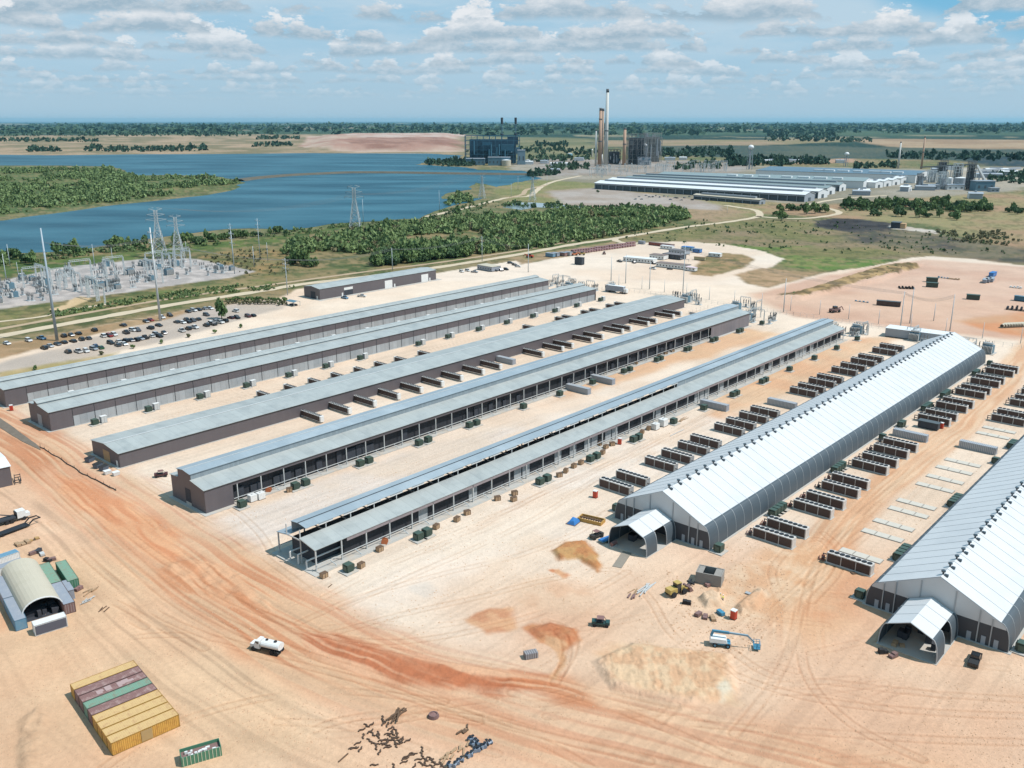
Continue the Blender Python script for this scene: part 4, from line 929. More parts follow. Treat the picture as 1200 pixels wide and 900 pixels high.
items(PT,b2t,'dark transformer beside the second long shed, {} from its near end','transformers by the second shed',-323.0)
items(PB,[(u+3.4,v) for u,v in b2t],'pale grey switch cabinet beside the second long shed, {} from its near end','cabinets by the second shed',-323.2)
b1c=[140+22*i for i in range(13)]
items(PB,[(u,0) for u in b1c],'pale grey switch cabinet between the two farthest sheds, {} from the near end','cabinets by the farthest shed',-364.6)
items(PT,[(u-3.4,0) for u in b1c],'dark transformer between the two farthest sheds, {} from the near end','transformers by the farthest shed',-364.4)
def group4(u0,v,n,text,group,sp=1.75): 
    for i in range(n): put(PT,site(u0+i*sp*1.15,v),SROT,text.format(ORD[i]),group,scale=(.8,1.,1.))
for k,(u,n) in enumerate([(223.2,4),(266.5,4),(308,1),(326,2),(351.5,4),(374.5,4),(418,3),(441.5,1)]):
    group4(u,-99.6,n,'{} dark green transformer in the '+ORD[k]+' cluster right of the left tent','transformers right of the left tent')
for k,(u,n) in enumerate([(196.5,1),(223.4,4),(268,4),(329,3),(352,3),(374,3),(421,3)]):
    group4(u,-134.7,n,'{} dark green transformer in the '+ORD[k]+' cluster left of the left tent','transformers left of the left tent')
for k,(u,n) in enumerate([(194.6,1),(219.5,4),(263.5,4),(309.5,1),(328,3),(372,3)]):
    group4(u,-63.6,n,'{} dark green transformer in the '+ORD[k]+' cluster left of the right-hand tent','transformers left of the right-hand tent')
put(PT,site(193.6,-100.2),SROT,'dark green transformer on a white slab at the near right corner of the left tent','transformers right of the left tent') 
put(PT,site(195.5,-29.5),SROT,'dark green transformer at the near right corner of the right-hand tent','transformers right of the right-hand tent')
# ---------------------------------------------------------------- crates and small yard goods
def crate_proto():
    r=proto('wooden_crate','crate')
    MB().box(-.85,.85,-.6,.6,.12,1.3).build('box',M['wood'],r)
    b=MB()
    for x in (-.8,0,.8): b.box(x-.06,x+.06,-.65,-.6,.12,1.3); b.box(x-.06,x+.06,.6,.65,.12,1.3)
    b.box(-.9,.9,-.65,.65,1.3,1.36); b.build('batten',M['timber'],r)
    b=MB()
    for y in (-.5,0,.5): b.box(-.85,.85,y-.08,y+.08,0,.12)
    b.build('skid',M['timber'],r); return r
PK=crate_proto()
def px_items(pr,z0,pts,text,group,rz=0,jr=15,scale=None):
    ps=[z0(a) if callable(z0) else None for a in pts]
    for i,p in enumerate(pts):
        w=at(*p); put(pr,w,SROT+rz+R(rnd.uniform(-jr,jr)),text.format(ORD[i]),group,scale)
def zp(x0,y0,s,pts): return [(x0+x/s,y0+y/s) for x,y in pts]
c5=zp(300,400,4,[(845,878),(942,843),(990,812),(1132,745)])+zp(600,400,4,[(12,720),(8,748),(222,635),(252,615),(290,592),(323,576),(412,490),(425,528),(440,502),(470,489),(610,432),(640,415)])+zp(310,560,6,[(418,700),(810,515),(680,630)])
px_items(PK,None,c5,'tan wooden crate on the sand beside the open skeleton shed, {} in that scatter','crates by the skeleton shed',jr=30)
c4=zp(300,400,4,[(157,705)])+zp(600,400,4,[(582,110),(690,76),(720,63),(752,52),(815,44)])
px_items(PK,None,c4,'small wooden crate between the two open sheds, {} counted from the camera','crates between the open sheds',jr=30)
def porta_proto():
    r=proto('portable_toilet','portable toilet')
    MB().box(-.58,.58,-.58,.58,.1,2.1).build('cabin',M['red'],r); MB().box(-.62,.62,-.62,.62,2.1,2.28).build('roof',M['white'],r)
    MB().box(-.4,.4,-.61,-.58,.2,1.95).build('door',mat('dark_red_door',C(190,58,40,.66),.5,0,.05,1),r); MB().box(-.65,.65,-.65,.65,0,.1).build('base',M['rubber'],r); return r
PP=porta_proto()
for (p,l) in (((13.6,481),'red portable toilet with a white roof at the near end of the farthest shed'),((697.5,583),'red portable toilet on pale sand left of the left tent'),((726,520.5),'red portable toilet beside the skeleton shed near the crates'),((859.5,725),'red portable toilet with a white roof by the dug earth near the blue lift'),((1103,502),'red portable toilet beside the right cooler row of the left tent'),((557,489.5),'red portable toilet against the open bays of the dark-doorway shed')):
    put(PP,at(*p),SROT+R(rnd.uniform(-20,20)),l,'portable toilets')
# white tanks near B4
def cube_proto():
    r=proto('white_tank','tank'); MB().box(-1.1,1.1,-.95,.95,.15,2.1).build('tank_body',M['white'],r); MB().cyl((0,0,2.1),(0,0,2.25),.3,.3,10).build('lid',M['steel'],r); MB().box(-1.15,1.15,-1.,1.,0,.15).build('pallet',M['timber'],r); return r
PW=cube_proto()
put(PW,at(296,587),SROT,'white cube tank beside the shed with the dark doorway, left of a pair','white tanks'); put(PW,at(305.5,584.5),SROT,'white cube tank beside the shed with the dark doorway, right of a pair','white tanks')
put(PW,at(777,499),SROT,'white cube tank by the skeleton shed, left one of the pair','white tanks',1.3); put(PW,at(768,503),SROT,'white cube tank by the skeleton shed, right one of the pair','white tanks',1.1)
def reel_proto():
    r=proto('cable_reel','cable reel')
    MB().cyl((-.5,0,.9),(-.38,0,.9),.9,.9,16).cyl((.38,0,.9),(.5,0,.9),.9,.9,16).build('flange',M['orange'],r); MB().cyl((-.38,0,.9),(.38,0,.9),.55,.55,14).build('drum',M['timber'],r); return r
PE=reel_proto()
for p,l in (((315,577),'orange cable reel beside the white cube tanks'),((451,638),'orange cable reel beside the crate at the skeleton shed'),((507,421.5),'orange cable reel between the sheds near the shorter green transformers')): put(PE,at(*p),SROT+R(40),l,'orange cable reels')
# dumpsters by B3 near end
def bin_proto(m):
    r=proto('waste_bin','waste bin'); b=MB(); b.add([(-1.1,-.8,.1),(1.1,-.8,.1),(1.1,.8,.1),(-1.1,.8,.1),(-1.3,-1.05,1.5),(1.3,-1.05,1.5),(1.3,1.05,1.5),(-1.3,1.05,1.5)],[(0,3,2,1),(0,1,5,4),(1,2,6,5),(2,3,7,6),(3,0,4,7),(4,5,6,7)]); b.build('bin_body',m,r)
    MB().box(-1.32,1.32,-1.07,1.07,1.5,1.58).build('lid',M['rubber'] if m!=M['white'] else M['white'],r); return r
gb=mat('slate_blue_bin',C(96,112,130,.66),.6,0,.1,1); PD=bin_proto(gb); PDW=bin_proto(M['white'])
for p,l in (((105.5,541),'slate blue waste bin nearest the haul road by the low brown shed'),((115,548),'slate blue waste bin by the plywood doorway, left of two touching'),((122,551),'slate blue waste bin by the plywood doorway, right of two touching')): put(PD,at(*p),SROT+R(20),l,'slate blue waste bins')
for p,l in (((126,555.5),'small white waste bin beside the slate blue ones'),((136,557),'pale tall waste bin at the near corner of the low brown shed')): put(PDW,at(*p),SROT,l,'white waste bins',.8)
# ---------------------------------------------------------------- shipping containers
CP={}
def container(p,rz,L_,m,mr,label,group,w=2.44,h=2.6,z=0.):
    key=(L_,m.name,mr.name,h)
    if key not in CP:
        r=proto('shipping_container','container')
        b=MB(); n=int(L_/.35)
        for sgn in (-1,1):                              # corrugated long sides
            vs=[];fs=[]
            for i in range(n*4+1):
                x=-L_/2+.12+(L_-.24)*i/(n*4); o=(0,.06,.06,0)[i%4]; vs+= [(x,sgn*(w/2-.02-o),.16),(x,sgn*(w/2-.02-o),h-.14)]
            for i in range(n*4): fs.append((2*i,2*i+2,2*i+3,2*i+1))
            b.add(vs,fs)
        b.build('side_wall',m,r)
        MB().box(-L_/2+.1,L_/2-.1,-w/2+.1,w/2-.1,.1,.16).build('floor',M['timber'],r)
        rf=MB(); vs=[];fs=[]
        for i in range(n*2+1):
            x=-L_/2+.05+(L_-.1)*i/(n*2); zz=h-.03-(.035 if i%2 else 0); vs+= [(x,-w/2+.05,zz),(x,w/2-.05,zz)]
        for i in range(n*2): fs.append((2*i,2*i+1,2*i+3,2*i+2))
        rf.add(vs,fs).build('roof',mr,r)
        f=MB()
        for x in (-L_/2,L_/2-.14):
            for y in (-w/2,w/2-.14): f.box(x,x+.14,y,y+.14,0,h)
        for y in (-w/2,w/2-.1):
            f.box(-L_/2,L_/2,y,y+.1,0,.16); f.box(-L_/2,L_/2,y,y+.1,h-.12,h-.01)
        for x in (-L_/2,L_/2-.1): f.box(x,x+.1,-w/2,w/2,0,.15); f.box(x,x+.1,-w/2,w/2,h-.12,h-.01)
        f.build('corner_frame',mat('frame_'+m.name,tuple(.7*x for x in m.node_tree.nodes['Mix'].inputs[6].default_value[:3]),.7,0,.25,2),r)
        MB().box(-L_/2+.03,-L_/2+.08,-w/2+.14,w/2-.14,.15,h-.12).build('end_wall',m,r)
        d=MB().box(L_/2-.08,L_/2-.03,-w/2+.14,-.02,.15,h-.12).build('door',m,r); d2=MB().box(L_/2-.08,L_/2-.03,.02,w/2-.14,.15,h-.12).build('door',m,r)
        k=MB()
        for y in (-.8,-.3,.3,.8): k.cyl((L_/2,y,.2),(L_/2,y,h-.2),.025,.025,5)
        k.build('lock_rod',M['steel'],r)
        CP[key]=r
    return put(CP[key],Vector((p[0],p[1],z)),rz,label,group)
def yard_block():
    a=at(132,886); b=at(211.5,851); c=at(78,815); d=(b-a); ax=d.normalized(); nr=Vector((-ax.y,ax.x,0)); rz=math.atan2(ax.y,ax.x)
    cols=[('yellow','yellowr','yellow container with the pale patch on its side, front of the nine-container block'),('yellow','yellowr','yellow container second from the front of the nine-container block'),('yellow','yellowr','yellow container third from the front of the nine-container block'),('yellow','yellowr','yellow container behind three other yellow ones in the block'),
      ('cmaroon','cmaroon','mauve container between the yellow ones and the sea-green one'),('cgreen','cgreen','sea-green container with a faded roof, only green one in the block'),('cmaroon','cmaroon','patchy mauve container just behind the sea-green one'),('cmaroon','cmaroon','mauve container next to the yellow one at the back of the block'),('yellow','yellowr','yellow container at the very back of the block')]
    for i,(m,mr,l) in enumerate(cols):
        p=a+ax*6.1+nr*(1.22+2.60*i); o=container(p,rz+(0.0),12.19,M[m],M[mr],l,'block of nine containers')
        if i==0:
            k=MB().box(-.9,1.1,-1.25,-1.21,.2,2.35).build('side_patch',mat('tan_patch',C(190,160,110,.66),.7,0,.08,1),o)
        if i in (7,):
            pass
        if i==6:
            pb=MB(); r=random.Random(3)
            for t in range(9): x=r.uniform(-5.5,4.5); pb.box(x,x+r.uniform(.6,1.3),r.uniform(-1,-.2),r.uniform(.2,1.),2.585,2.60+.004*t)
            pb.build('faded_patch',mat('faded_mauve',C(196,168,164,.62),.8,0,.1,2),o)
yard_block()
# container cut open with green sides
def open_box():
    a=at(213.5,899.5); b=at(260.5,885.5); ax=(b-a).normalized(); nr=Vector((-ax.y,ax.x,0)); L_=(b-a).length
    r=empty('open_cargo_rack',a+ax*L_/2+nr*1.3,math.atan2(ax.y,ax.x),'green open-topped cargo rack with white stacked parts at the bottom left','cargo rack')
    b=MB(); b.box(-L_/2,L_/2,-1.3,-1.2,0,1.9).box(-L_/2,L_/2,1.2,1.3,0,1.9).box(-L_/2,-L_/2+.1,-1.2,1.2,0,1.9).box(L_/2-.1,L_/2,-1.2,1.2,0,1.9); b.build('side_wall',M['cteal'],r)
    k=MB()
    for i in range(11): x=-L_/2+.3+i*(L_-.6)/10; k.box(x-.06,x+.06,-1.36,-1.3,0,1.9)
    k.build('rib',mat('pale_rib',C(205,210,180,.66),.7,0,.2,2),r)
    MB().box(-L_/2+.1,L_/2-.1,-1.2,1.2,.1,1.25).build('load',M['crust'],r)
    k=MB(); rr=random.Random(8)
    for i in range(16): x=rr.uniform(-L_/2+.4,L_/2-.8); y=rr.uniform(-1,.3); k.box(x,x+rr.uniform(.2,.8),y,y+rr.uniform(.2,.5),1.2,1.3+rr.uniform(.1,.5))
    k.build('stacked_part',M['white'],r)
open_box()
# covered work area at left: fabric arch between containers
def tent_yard():
    fx=Vector((.985,.17)); a0=Vector((.165,-.986))           # along the front / away, in (u,v)
    fr=(site(*fx)-site(0,0)).normalized(); ar=(site(*a0)-site(0,0)).normalized()
    rf=math.atan2(fr.y,fr.x); ra=math.atan2(ar.y,ar.x)
    def along(u,v,t,z=0.): return site(u+a0.x*t,v+a0.y*t,z)
    container(along(62.,-190.8,1.4),rf,6.6,M['white'],M['white'],'white container with a dark front panel before the cream arched shelter','containers round the arched shelter')
    MB_=MB().box(-3.1,3.1,-1.26,-1.2,.25,2.3); o=[x for x in COL.objects if x.get('label')=='white container with a dark front panel before the cream arched shelter'][0]
    MB_.build('front_panel',mat('slate_panel',C(92,94,106,.7),.6,0,.08,1),o)
    container(along(57.9,-196.6,6.1),ra,12.19,M['cblue'],M['cgrey'],'grey-roofed blue container left of the cream arched shelter, nearer one','containers round the arched shelter')
    container(along(57.9,-196.6,18.5),ra,12.19,M['cgrey'],M['cgrey'],'plain grey container left of the cream arched shelter, farther one','containers round the arched shelter')
    container(along(68.,-195.6,6.1),ra+PI,12.19,M['crust'],M['cgrey'],'rusty-ended grey container right of the cream arched shelter, nearer one','containers round the arched shelter')
    container(along(68.,-195.6,18.5),ra,12.19,M['cgreen'],M['cgreen'],'pale green container right of the cream arched shelter, farther one','containers round the arched shelter')
    container(along(73.3,-205.9,6.1),ra+PI,12.19,M['cteal'],M['cgreen'],'bright green container with white sign standing apart from the cream arched shelter','containers round the arched shelter')
    container(site(63.4,-226.2),rf+R(12),12.19,M['white'],M['cgrey'],'white container behind the cream arched shelter, nearer of two','containers round the arched shelter')
    container(site(64.4,-232.0),rf+R(12),12.19,M['white'],M['cblue'],'white container with a blue roof behind the cream arched shelter, farther of two','containers round the arched shelter')
    root=empty('arched_shelter',along(62.9,-196.4,1.8),ra,'cream fabric arched shelter spanning between two rows of containers','shelter')
    L_=24; n=14; rr=4.15; outer=[];inner=[]
    for i in range(n+1):
        t=PI*i/n; outer.append((rr*math.cos(t),2.1+2.9*math.sin(t))); inner.append(((rr-.12)*math.cos(t),2.1+2.78*math.sin(t)))
    MB().prism(outer+inner[::-1],0,L_).build('fabric_cover',M['cream'],root,smooth=False)
    rb=MB()
    for x in (0.02,):
        for a,b in zip(outer,outer[1:]): rb.bar((x,a[0],a[1]),(x,b[0],b[1]),.28,.2)
    rb.build('end_hoop',M['white'],root)
    st=MB(); r=random.Random(4)
    for i in range(14): x=r.uniform(.6,8); y=r.uniform(-3,3); st.cb(x,y,r.uniform(.5,1),r.uniform(.5,2),r.uniform(.5,2),1.4)
    st.build('stored_goods',M['interior'],root)
    MB().box(.2,L_-.2,-3.9,3.9,.02,.1).build('ground_mat',M['interior'],root)
    tag(MB().box(-3,3,-.85,.85,0,.05).box(-3,3,-.85,.85,2.35,2.45).box(-2.9,-2.8,-.8,.8,0,2.4).build('lean_to',M['cgrey'],None,site(71.3,-204.6),ra),'flat grey lean-to roof between the two green containers','lean-to')
tent_yard()
def pallets(name,p,nx,ny,m,label,cat,rz=0.,sx=1.2,h=.6,seed=1,group=None):
    r=empty(name,p,rz,label,cat,group); rr=random.Random(seed)
    for i in range(nx):
        for j in range(ny):
            hh=h*rr.uniform(.6,1.2); MB().box(i*sx-.5,i*sx+.5,j*sx-.5,j*sx+.5,.1,hh).build('stack',m,r)
    MB().box(-.6,(nx-1)*sx+.6,-.6,(ny-1)*sx+.6,0,.1).build('pallet',M['timber'],r); return r
pallets('pallet_stack',at(22,640),3,2,M['wood'],'brown pallet stack behind the white containers, larger of two','pallets',SROT,seed=2)
pallets('pallet_stack',at(36,634),2,1,mat('pale_ply',C(196,158,104,.66),.8,0,.1,1),'square light-brown board stack near the haul road','pallets',SROT,1.6,.5)
for i,p in enumerate([(37,650),(44,648),(50,651),(58,658),(63,656),(94,690)]):
    pallets('machine_parts',at(*p),2,1,[M['crust'],M['interior'],M['steel'],M['rubber'],M['crust'],M['cmaroon']][i],'small heap of %s parts, %s of the scatter by the green containers'%(['rusty','dark','grey','black','brown','maroon'][i],ORD[i]),'parts',SROT+R(i*40),.9,.8,i+5,'parts by the green containers')
def strew(name,pts,label,cat,m,L0=2.5,seed=1,w=.16,n=5,group=None,spread=1.3,z=.12):
    p=at(*pts); rr=random.Random(seed); b=MB()
    for i in range(n):
        a=R(rr.uniform(-25,25)+20); c=Vector((rr.uniform(-spread,spread),rr.uniform(-spread*.5,spread*.5),z+.1*i*.5)); d=Vector((math.cos(a),math.sin(a),0))*L0*rr.uniform(.5,1)/2*.95
        b.bar(c-d,c+d,w,w)
    o=b.build(name,m,None,p,rz=SROT if group is None else rr.uniform(0,3)); tag(o,label,cat,group); return o
strew('timber_stack',(107,693),'pale timber lengths stacked right of the bright green container','timber',M['wood'],3,3,.2)
strew('pipe_bundle',(105,704),'thin grey pipes scattered near the rusty-ended container','pipes',M['steel'],3,4,.12,7)
strew('pipe_bundle',(118,716),'dark bent pipe on the sand near the arched shelter','pipes',M['timber'],3,5,.15,3)
strew('timber_stack',(464,840),'brown timber stack above the scattered steel clips','timber',M['timber'],5,6,.22,9)
strew('timber_stack',(408,886),'single long brown timber lying at the bottom','timber',M['timber'],5,7,.2,1)
strew('pipe_bundle',(757,690),'long grey pipe bundle by the yellow loader','pipes',M['steel'],7,8,.25,6)
strew('pipe_bundle',(742,694),'pale timber strips left of the grey pipe bundle','timber',M['wood'],5,9,.15,3)
strew('timber_stack',(739,700),'short board pile left of the yellow loader','timber',M['crust'],3,11,.35,3)
strew('timber_stack',(386,688),'single bent plank near the end of the skeleton shed','timber',M['timber'],3,12,.15,1)
strew('timber_stack',(800,492),'long pale boards on the sand by the skeleton shed','timber',M['wood'],8,13,.12,5)
strew('pipe_bundle',(793,508),'long curved white pipe on the sand by the skeleton shed','pipes',M['steel'],10,14,.2,1)
# ---------------------------------------------------------------- scattered steel clips and fittings at the bottom
def clip_proto():
    r=MB(); r.bar((-.55,0,.12),(.1,.05,.12),.24,.22); r.bar((.1,.05,.12),(.45,.5,.12),.2,.22); r.bar((-.55,0,.12),(-.7,-.4,.12),.2,.22)
    o=r.build('steel_bracket',mat('brown_steel',C(98,76,60,.7),.7,.1,.2,2)); tag(o,None,'bracket'); return o
CLIP=clip_proto()
pts=zp(400,810,6,[(285,195),(295,215),(290,232),(320,240),(350,265),(370,270),(365,295),(385,290),(180,240),(205,238),(150,275),(210,285),(225,300),(250,305),(260,320),(150,322),(200,345),(110,368),(75,400),(90,402),(140,410),(240,375),(250,395),(290,350),(300,375),(315,370),(325,300),(345,325),(350,350),(375,330),(380,355),(395,310),(405,375),(390,380),(415,340),(435,345),(460,350),(330,400),(275,430),(410,360),(300,345),(320,385),(565,415),(570,445),(510,445),(490,450),(460,465),(455,480),(435,500),(540,480),(590,480),(600,490),(625,470),(640,490),(660,515),(680,520),(700,520),(565,515),(520,530),(235,525),(365,535),(600,530),(640,530),(720,535)])
for i,p in enumerate(pts):
    o=CLIP if i==0 else CLIP.copy()
    if i: COL.objects.link(o)
    o.location=at(*p); o.rotation_euler=(0,0,rnd.uniform(0,6.3)); o.scale=(1.0,)*3
    tag(o,'curved brown steel bracket strewn on the sand at the bottom centre',None,'brown brackets strewn at the bottom')
def valve_proto():
    r=proto('blue_valve','valve')
    MB().cyl((-.5,0,.5),(.5,0,.5),.32,.32,10).cyl((-.55,0,.5),(-.42,0,.5),.5,.5,10).cyl((.42,0,.5),(.55,0,.5),.5,.5,10).build('valve_body',mat('steel_blue_paint',C(142,158,176,.66),.5,0,.15,2),r)
    MB().cyl((0,0,.8),(0,0,1.3),.1,.1,6).cyl((0,0,1.25),(0,0,1.32),.38,.38,10).build('handwheel',M['fan'],r); return r
PV=valve_proto()
for i,p in enumerate(zp(400,810,6,[(905,350),(925,345),(945,365),(960,380),(985,405),(1010,395),(1020,375),(1045,375),(940,425),(965,420),(890,465),(915,455),(820,510),(845,495),(800,530),(760,530),(920,385)])):
    put(PV,at(*p),rnd.uniform(0,6),'blue-grey flanged valve in the line at the bottom centre','blue-grey valves at the bottom',.8)
for i,p in enumerate(zp(400,810,6,[(745,475),(780,440),(870,400),(868,280)])):
    strew('timber_pallet',p,['broken tan pallet left of the blue-grey valves','tan pallet leaning near the blue-grey valves','upright tan crate slats behind the valves','small dark brown log above the valves'][i],'pallet',M['wood'] if i<3 else M['timber'],2,20+i,.3,4)
def coil():
    r=empty('cable_coil',at(508,840),0,'round mauve-topped cable coil alone above the blue-grey valves','cable coil')
    b=MB()
    for k in range(3):
        n=18
        for i in range(n): t0=2*PI*i/n; t1=2*PI*(i+1)/n; q0=1.0-.1*k; b.bar((q0*math.cos(t0),q0*math.sin(t0),.15+.2*k),(q0*math.cos(t1),q0*math.sin(t1),.15+.2*k),.22)
    b.build('coil',M['crust'],r); MB().cyl((0,0,.2),(0,0,.5),.75,.7,16).build('cover',M['cmaroon'],r)
coil()
# ---------------------------------------------------------------- vehicles
PAINT={'white':C(232,232,230,.72),'black':C(40,42,46,.7),'dark grey':C(78,82,88,.7),'silver':C(176,180,184,.66),'red':C(150,40,40,.66),'blue':C(60,96,140,.66),'green':C(50,110,70,.66),'maroon':C(96,44,50,.66),'light blue':C(120,160,190,.66)}
CARS={}
def car_proto(kind,color):
    key=(kind,color)
    if key in CARS: return CARS[key]
    r=proto('parked_car' if kind!='pickup' else 'pickup_truck','car' if kind!='pickup' else 'pickup')
    pm=mat('car_paint_'+color.replace(' ','_'),PAINT[color],.25,.1,.03,2,spec=.6)
    L_=4.6 if kind!='pickup' else 5.6; w=1.85 if kind!='pickup' else 1.98; hb=.95 if kind=='sedan' else 1.1
    ht=1.45 if kind=='sedan' else 1.78
    if kind=='sedan': low=[(-L_/2,.4),(-L_/2,.85),(-L_/2+.9,.95),(L_/2-1.1,.95),(L_/2-.15,.78),(L_/2,.6),(L_/2,.35),(-L_/2+.1,.3)]; cab=[(-L_/2+.35,.93),(-L_/2+.95,ht),(.35,ht),(1.15,.93)]
    elif kind=='suv': low=[(-L_/2,.4),(-L_/2,1.05),(L_/2-1.1,1.08),(L_/2-.12,.95),(L_/2,.7),(L_/2,.4),(-L_/2+.1,.35)]; cab=[(-L_/2+.03,1.04),(-L_/2+.25,ht),(.5,ht),(1.2,1.04)]
    else: low=[(-L_/2,.5),(-L_/2,1.12),(L_/2-1.3,1.15),(L_/2-.12,1.05),(L_/2,.8),(L_/2,.45),(-L_/2+.1,.42)]; cab=[(-.75,1.1),(-.6,ht+.08),(.75,ht+.08),(1.35,1.1)]
    def ex(prof,y0,y1,b):           # outline in (x,z) between y0 and y1
        n=len(prof); vs=[(x,y0,z) for x,z in prof]+[(x,y1,z) for x,z in prof]
        return b.add(vs,[(i,(i+1)%n,n+(i+1)%n,n+i) for i in range(n)]+[tuple(range(n-1,-1,-1)),tuple(range(n,2*n))])
    ex(low,-w/2,w/2,MB()).build('body',pm,r)
    n=len(cab); k=.14
    vs=[(x,-w/2+.06+(k if z>1.2 else 0),z) for x,z in cab]+[(x,w/2-.06-(k if z>1.2 else 0),z) for x,z in cab]
    MB().add(vs,[(i,(i+1)%n,n+(i+1)%n,n+i) for i in range(n)]+[tuple(range(n-1,-1,-1)),tuple(range(n,2*n))]).build('windows',M['glass'],r)
    tx=[x for x,z in cab if z>1.2]; MB().box(min(tx)+.05,max(tx)-.02,-w/2+.2,w/2-.2,max(z for x,z in cab)-.01,max(z for x,z in cab)+.05).build('roof',pm,r)
    if kind=='pickup': MB().box(-L_/2+.12,-.85,-w/2+.14,w/2-.14,1.122,1.14).build('bed',M['rubber'],r)
    for x in (-L_/2+.85,L_/2-.9):
        for y in (-w/2+.1,w/2-.1): MB().cyl((x,y-.13*(1 if y<0 else 1)-.0,.36),(x,y+.13,.36),.37,.37,12).build('wheel',M['rubber'],r)
    CARS[key]=r; return r
PARK=[(33,812,'white','sedan'),(135,798,'white','suv'),(195,788,'light blue','pickup'),(300,777,'black','suv'),(335,772,'dark grey','sedan'),(368,765,'black','sedan'),(443,750,'black','suv'),(578,726,'dark grey','sedan'),(685,708,'dark grey','sedan'),(706,702,'red','sedan'),(760,690,'white','suv'),(797,680,'black','suv'),(208,834,'black','suv'),(236,824,'silver','sedan'),(270,815,'dark grey','sedan'),(300,807,'black','sedan'),(343,801,'black','sedan'),(383,793,'black','suv'),(415,788,'dark grey','sedan'),(320,852,'black','suv'),(368,850,'white','pickup'),(405,848,'white','suv'),(440,838,'silver','suv'),(447,824,'blue','sedan'),(473,832,'green','sedan'),(485,777,'white','suv'),(514,776,'red','suv'),(536,771,'white','suv'),(520,810,'black','suv'),(556,802,'white','sedan'),(553,820,'dark grey','sedan'),(588,800,'black','suv'),(592,761,'black','pickup'),(648,750,'dark grey','suv'),(623,750,'white','suv'),(616,797,'dark grey','sedan'),(640,796,'black','suv'),(660,790,'silver','sedan'),(680,785,'black','pickup'),(706,740,'black','suv'),(745,727,'black','sedan'),(713,777,'white','sedan'),(732,769,'silver','suv'),(748,778,'black','suv'),(770,762,'black','sedan'),(583,815,'white','sedan'),
(853,752,'white','pickup'),(883,743,'black','suv'),(912,737,'white','pickup'),(830,711,'dark grey','sedan'),(857,713,'white','sedan'),(873,701,'black','suv'),(884,711,'black','sedan'),(906,705,'dark grey','suv'),(930,698,'black','sedan'),(883,662,'black','sedan'),(908,657,'white','suv'),(932,653,'black','sedan'),(960,648,'silver','sedan'),(986,647,'white','sedan'),(968,678,'dark grey','suv'),(968,727,'black','suv'),(986,716,'white','suv'),(1000,721,'black','pickup'),(1010,706,'silver','sedan'),(1032,713,'white','pickup'),(1056,707,'black','suv'),(1083,691,'maroon','sedan'),(1112,691,'black','suv'),(1105,660,'white','suv'),(1163,684,'maroon','suv'),(1186,681,'black','sedan')]
cnt={}
for x,y,c,k in PARK:
    key=(c,k); cnt[key]=cnt.get(key,0)+1
order={}
for x,y,c,k in sorted(PARK):
    order[(c,k)]=order.get((c,k),0)+1; n=order[(c,k)]; tot=cnt[(c,k)]
    kn={'sedan':'saloon car','suv':'tall car','pickup':'pickup'}[k]
    l=f'only {c} {kn} in the gravel car park' if tot==1 else f'{c} {kn} in the gravel car park, {ORD[n-1]} of its kind from the left'
    put(car_proto(k,c),at(x/4,200+y/4+.6),SROT-PI/2+R(rnd.uniform(-9,9))+(PI if rnd.random()<.4 else 0),l,'cars in the gravel car park',1.06)
def vehicle(kind,c,px,py,rz,label,group=None,s=1.): put(car_proto(kind,c),at(px,py),rz,label,group,s)
vehicle('pickup','black',1142,776,SROT+R(6),'black pickup parked right of the entrance canopy of the nearer tent')
vehicle('pickup','white',424,348,SROT-PI/2+R(30),'white pickup outside the brown workshop','cars by the workshop')
vehicle('pickup','light blue',404,350,SROT-PI/2,'light blue pickup outside the dark door of the workshop','cars by the workshop')
for i,(px,py,c,k) in enumerate([(541,319,'white','suv'),(548,318,'white','suv'),(556,319.5,'silver','pickup'),(580,318,'dark grey','suv'),(587,317.5,'black','pickup'),(593,316.5,'black','suv'),(603,311,'black','pickup'),(607,313,'white','sedan'),(726,307,'black','pickup'),(743,308.5,'dark grey','suv'),(766,309.5,'black','suv'),(765,315.5,'white','pickup'),(785,316,'dark grey','sedan'),(598,309,'dark grey','suv')]):
    vehicle(k,c,px,py,SROT-PI/2+R(rnd.uniform(-30,30)),f'{c} vehicle on the pale yard behind the long sheds, {ORD[i]} of the loose group','vehicles behind the long sheds')
FARC=[(744+i*4.2+rnd.uniform(-1,1),231.5+rnd.uniform(-2.5,2.5)+i*.1) for i in range(26)]
for i,(px,py) in enumerate(FARC):
    c=rnd.choice(['white','black','dark grey','silver','blue']); vehicle(rnd.choice(['suv','sedan']),c,px,py,rnd.uniform(0,3),f'tiny car in the far car park before the white-roofed industrial halls','cars in the far car park')
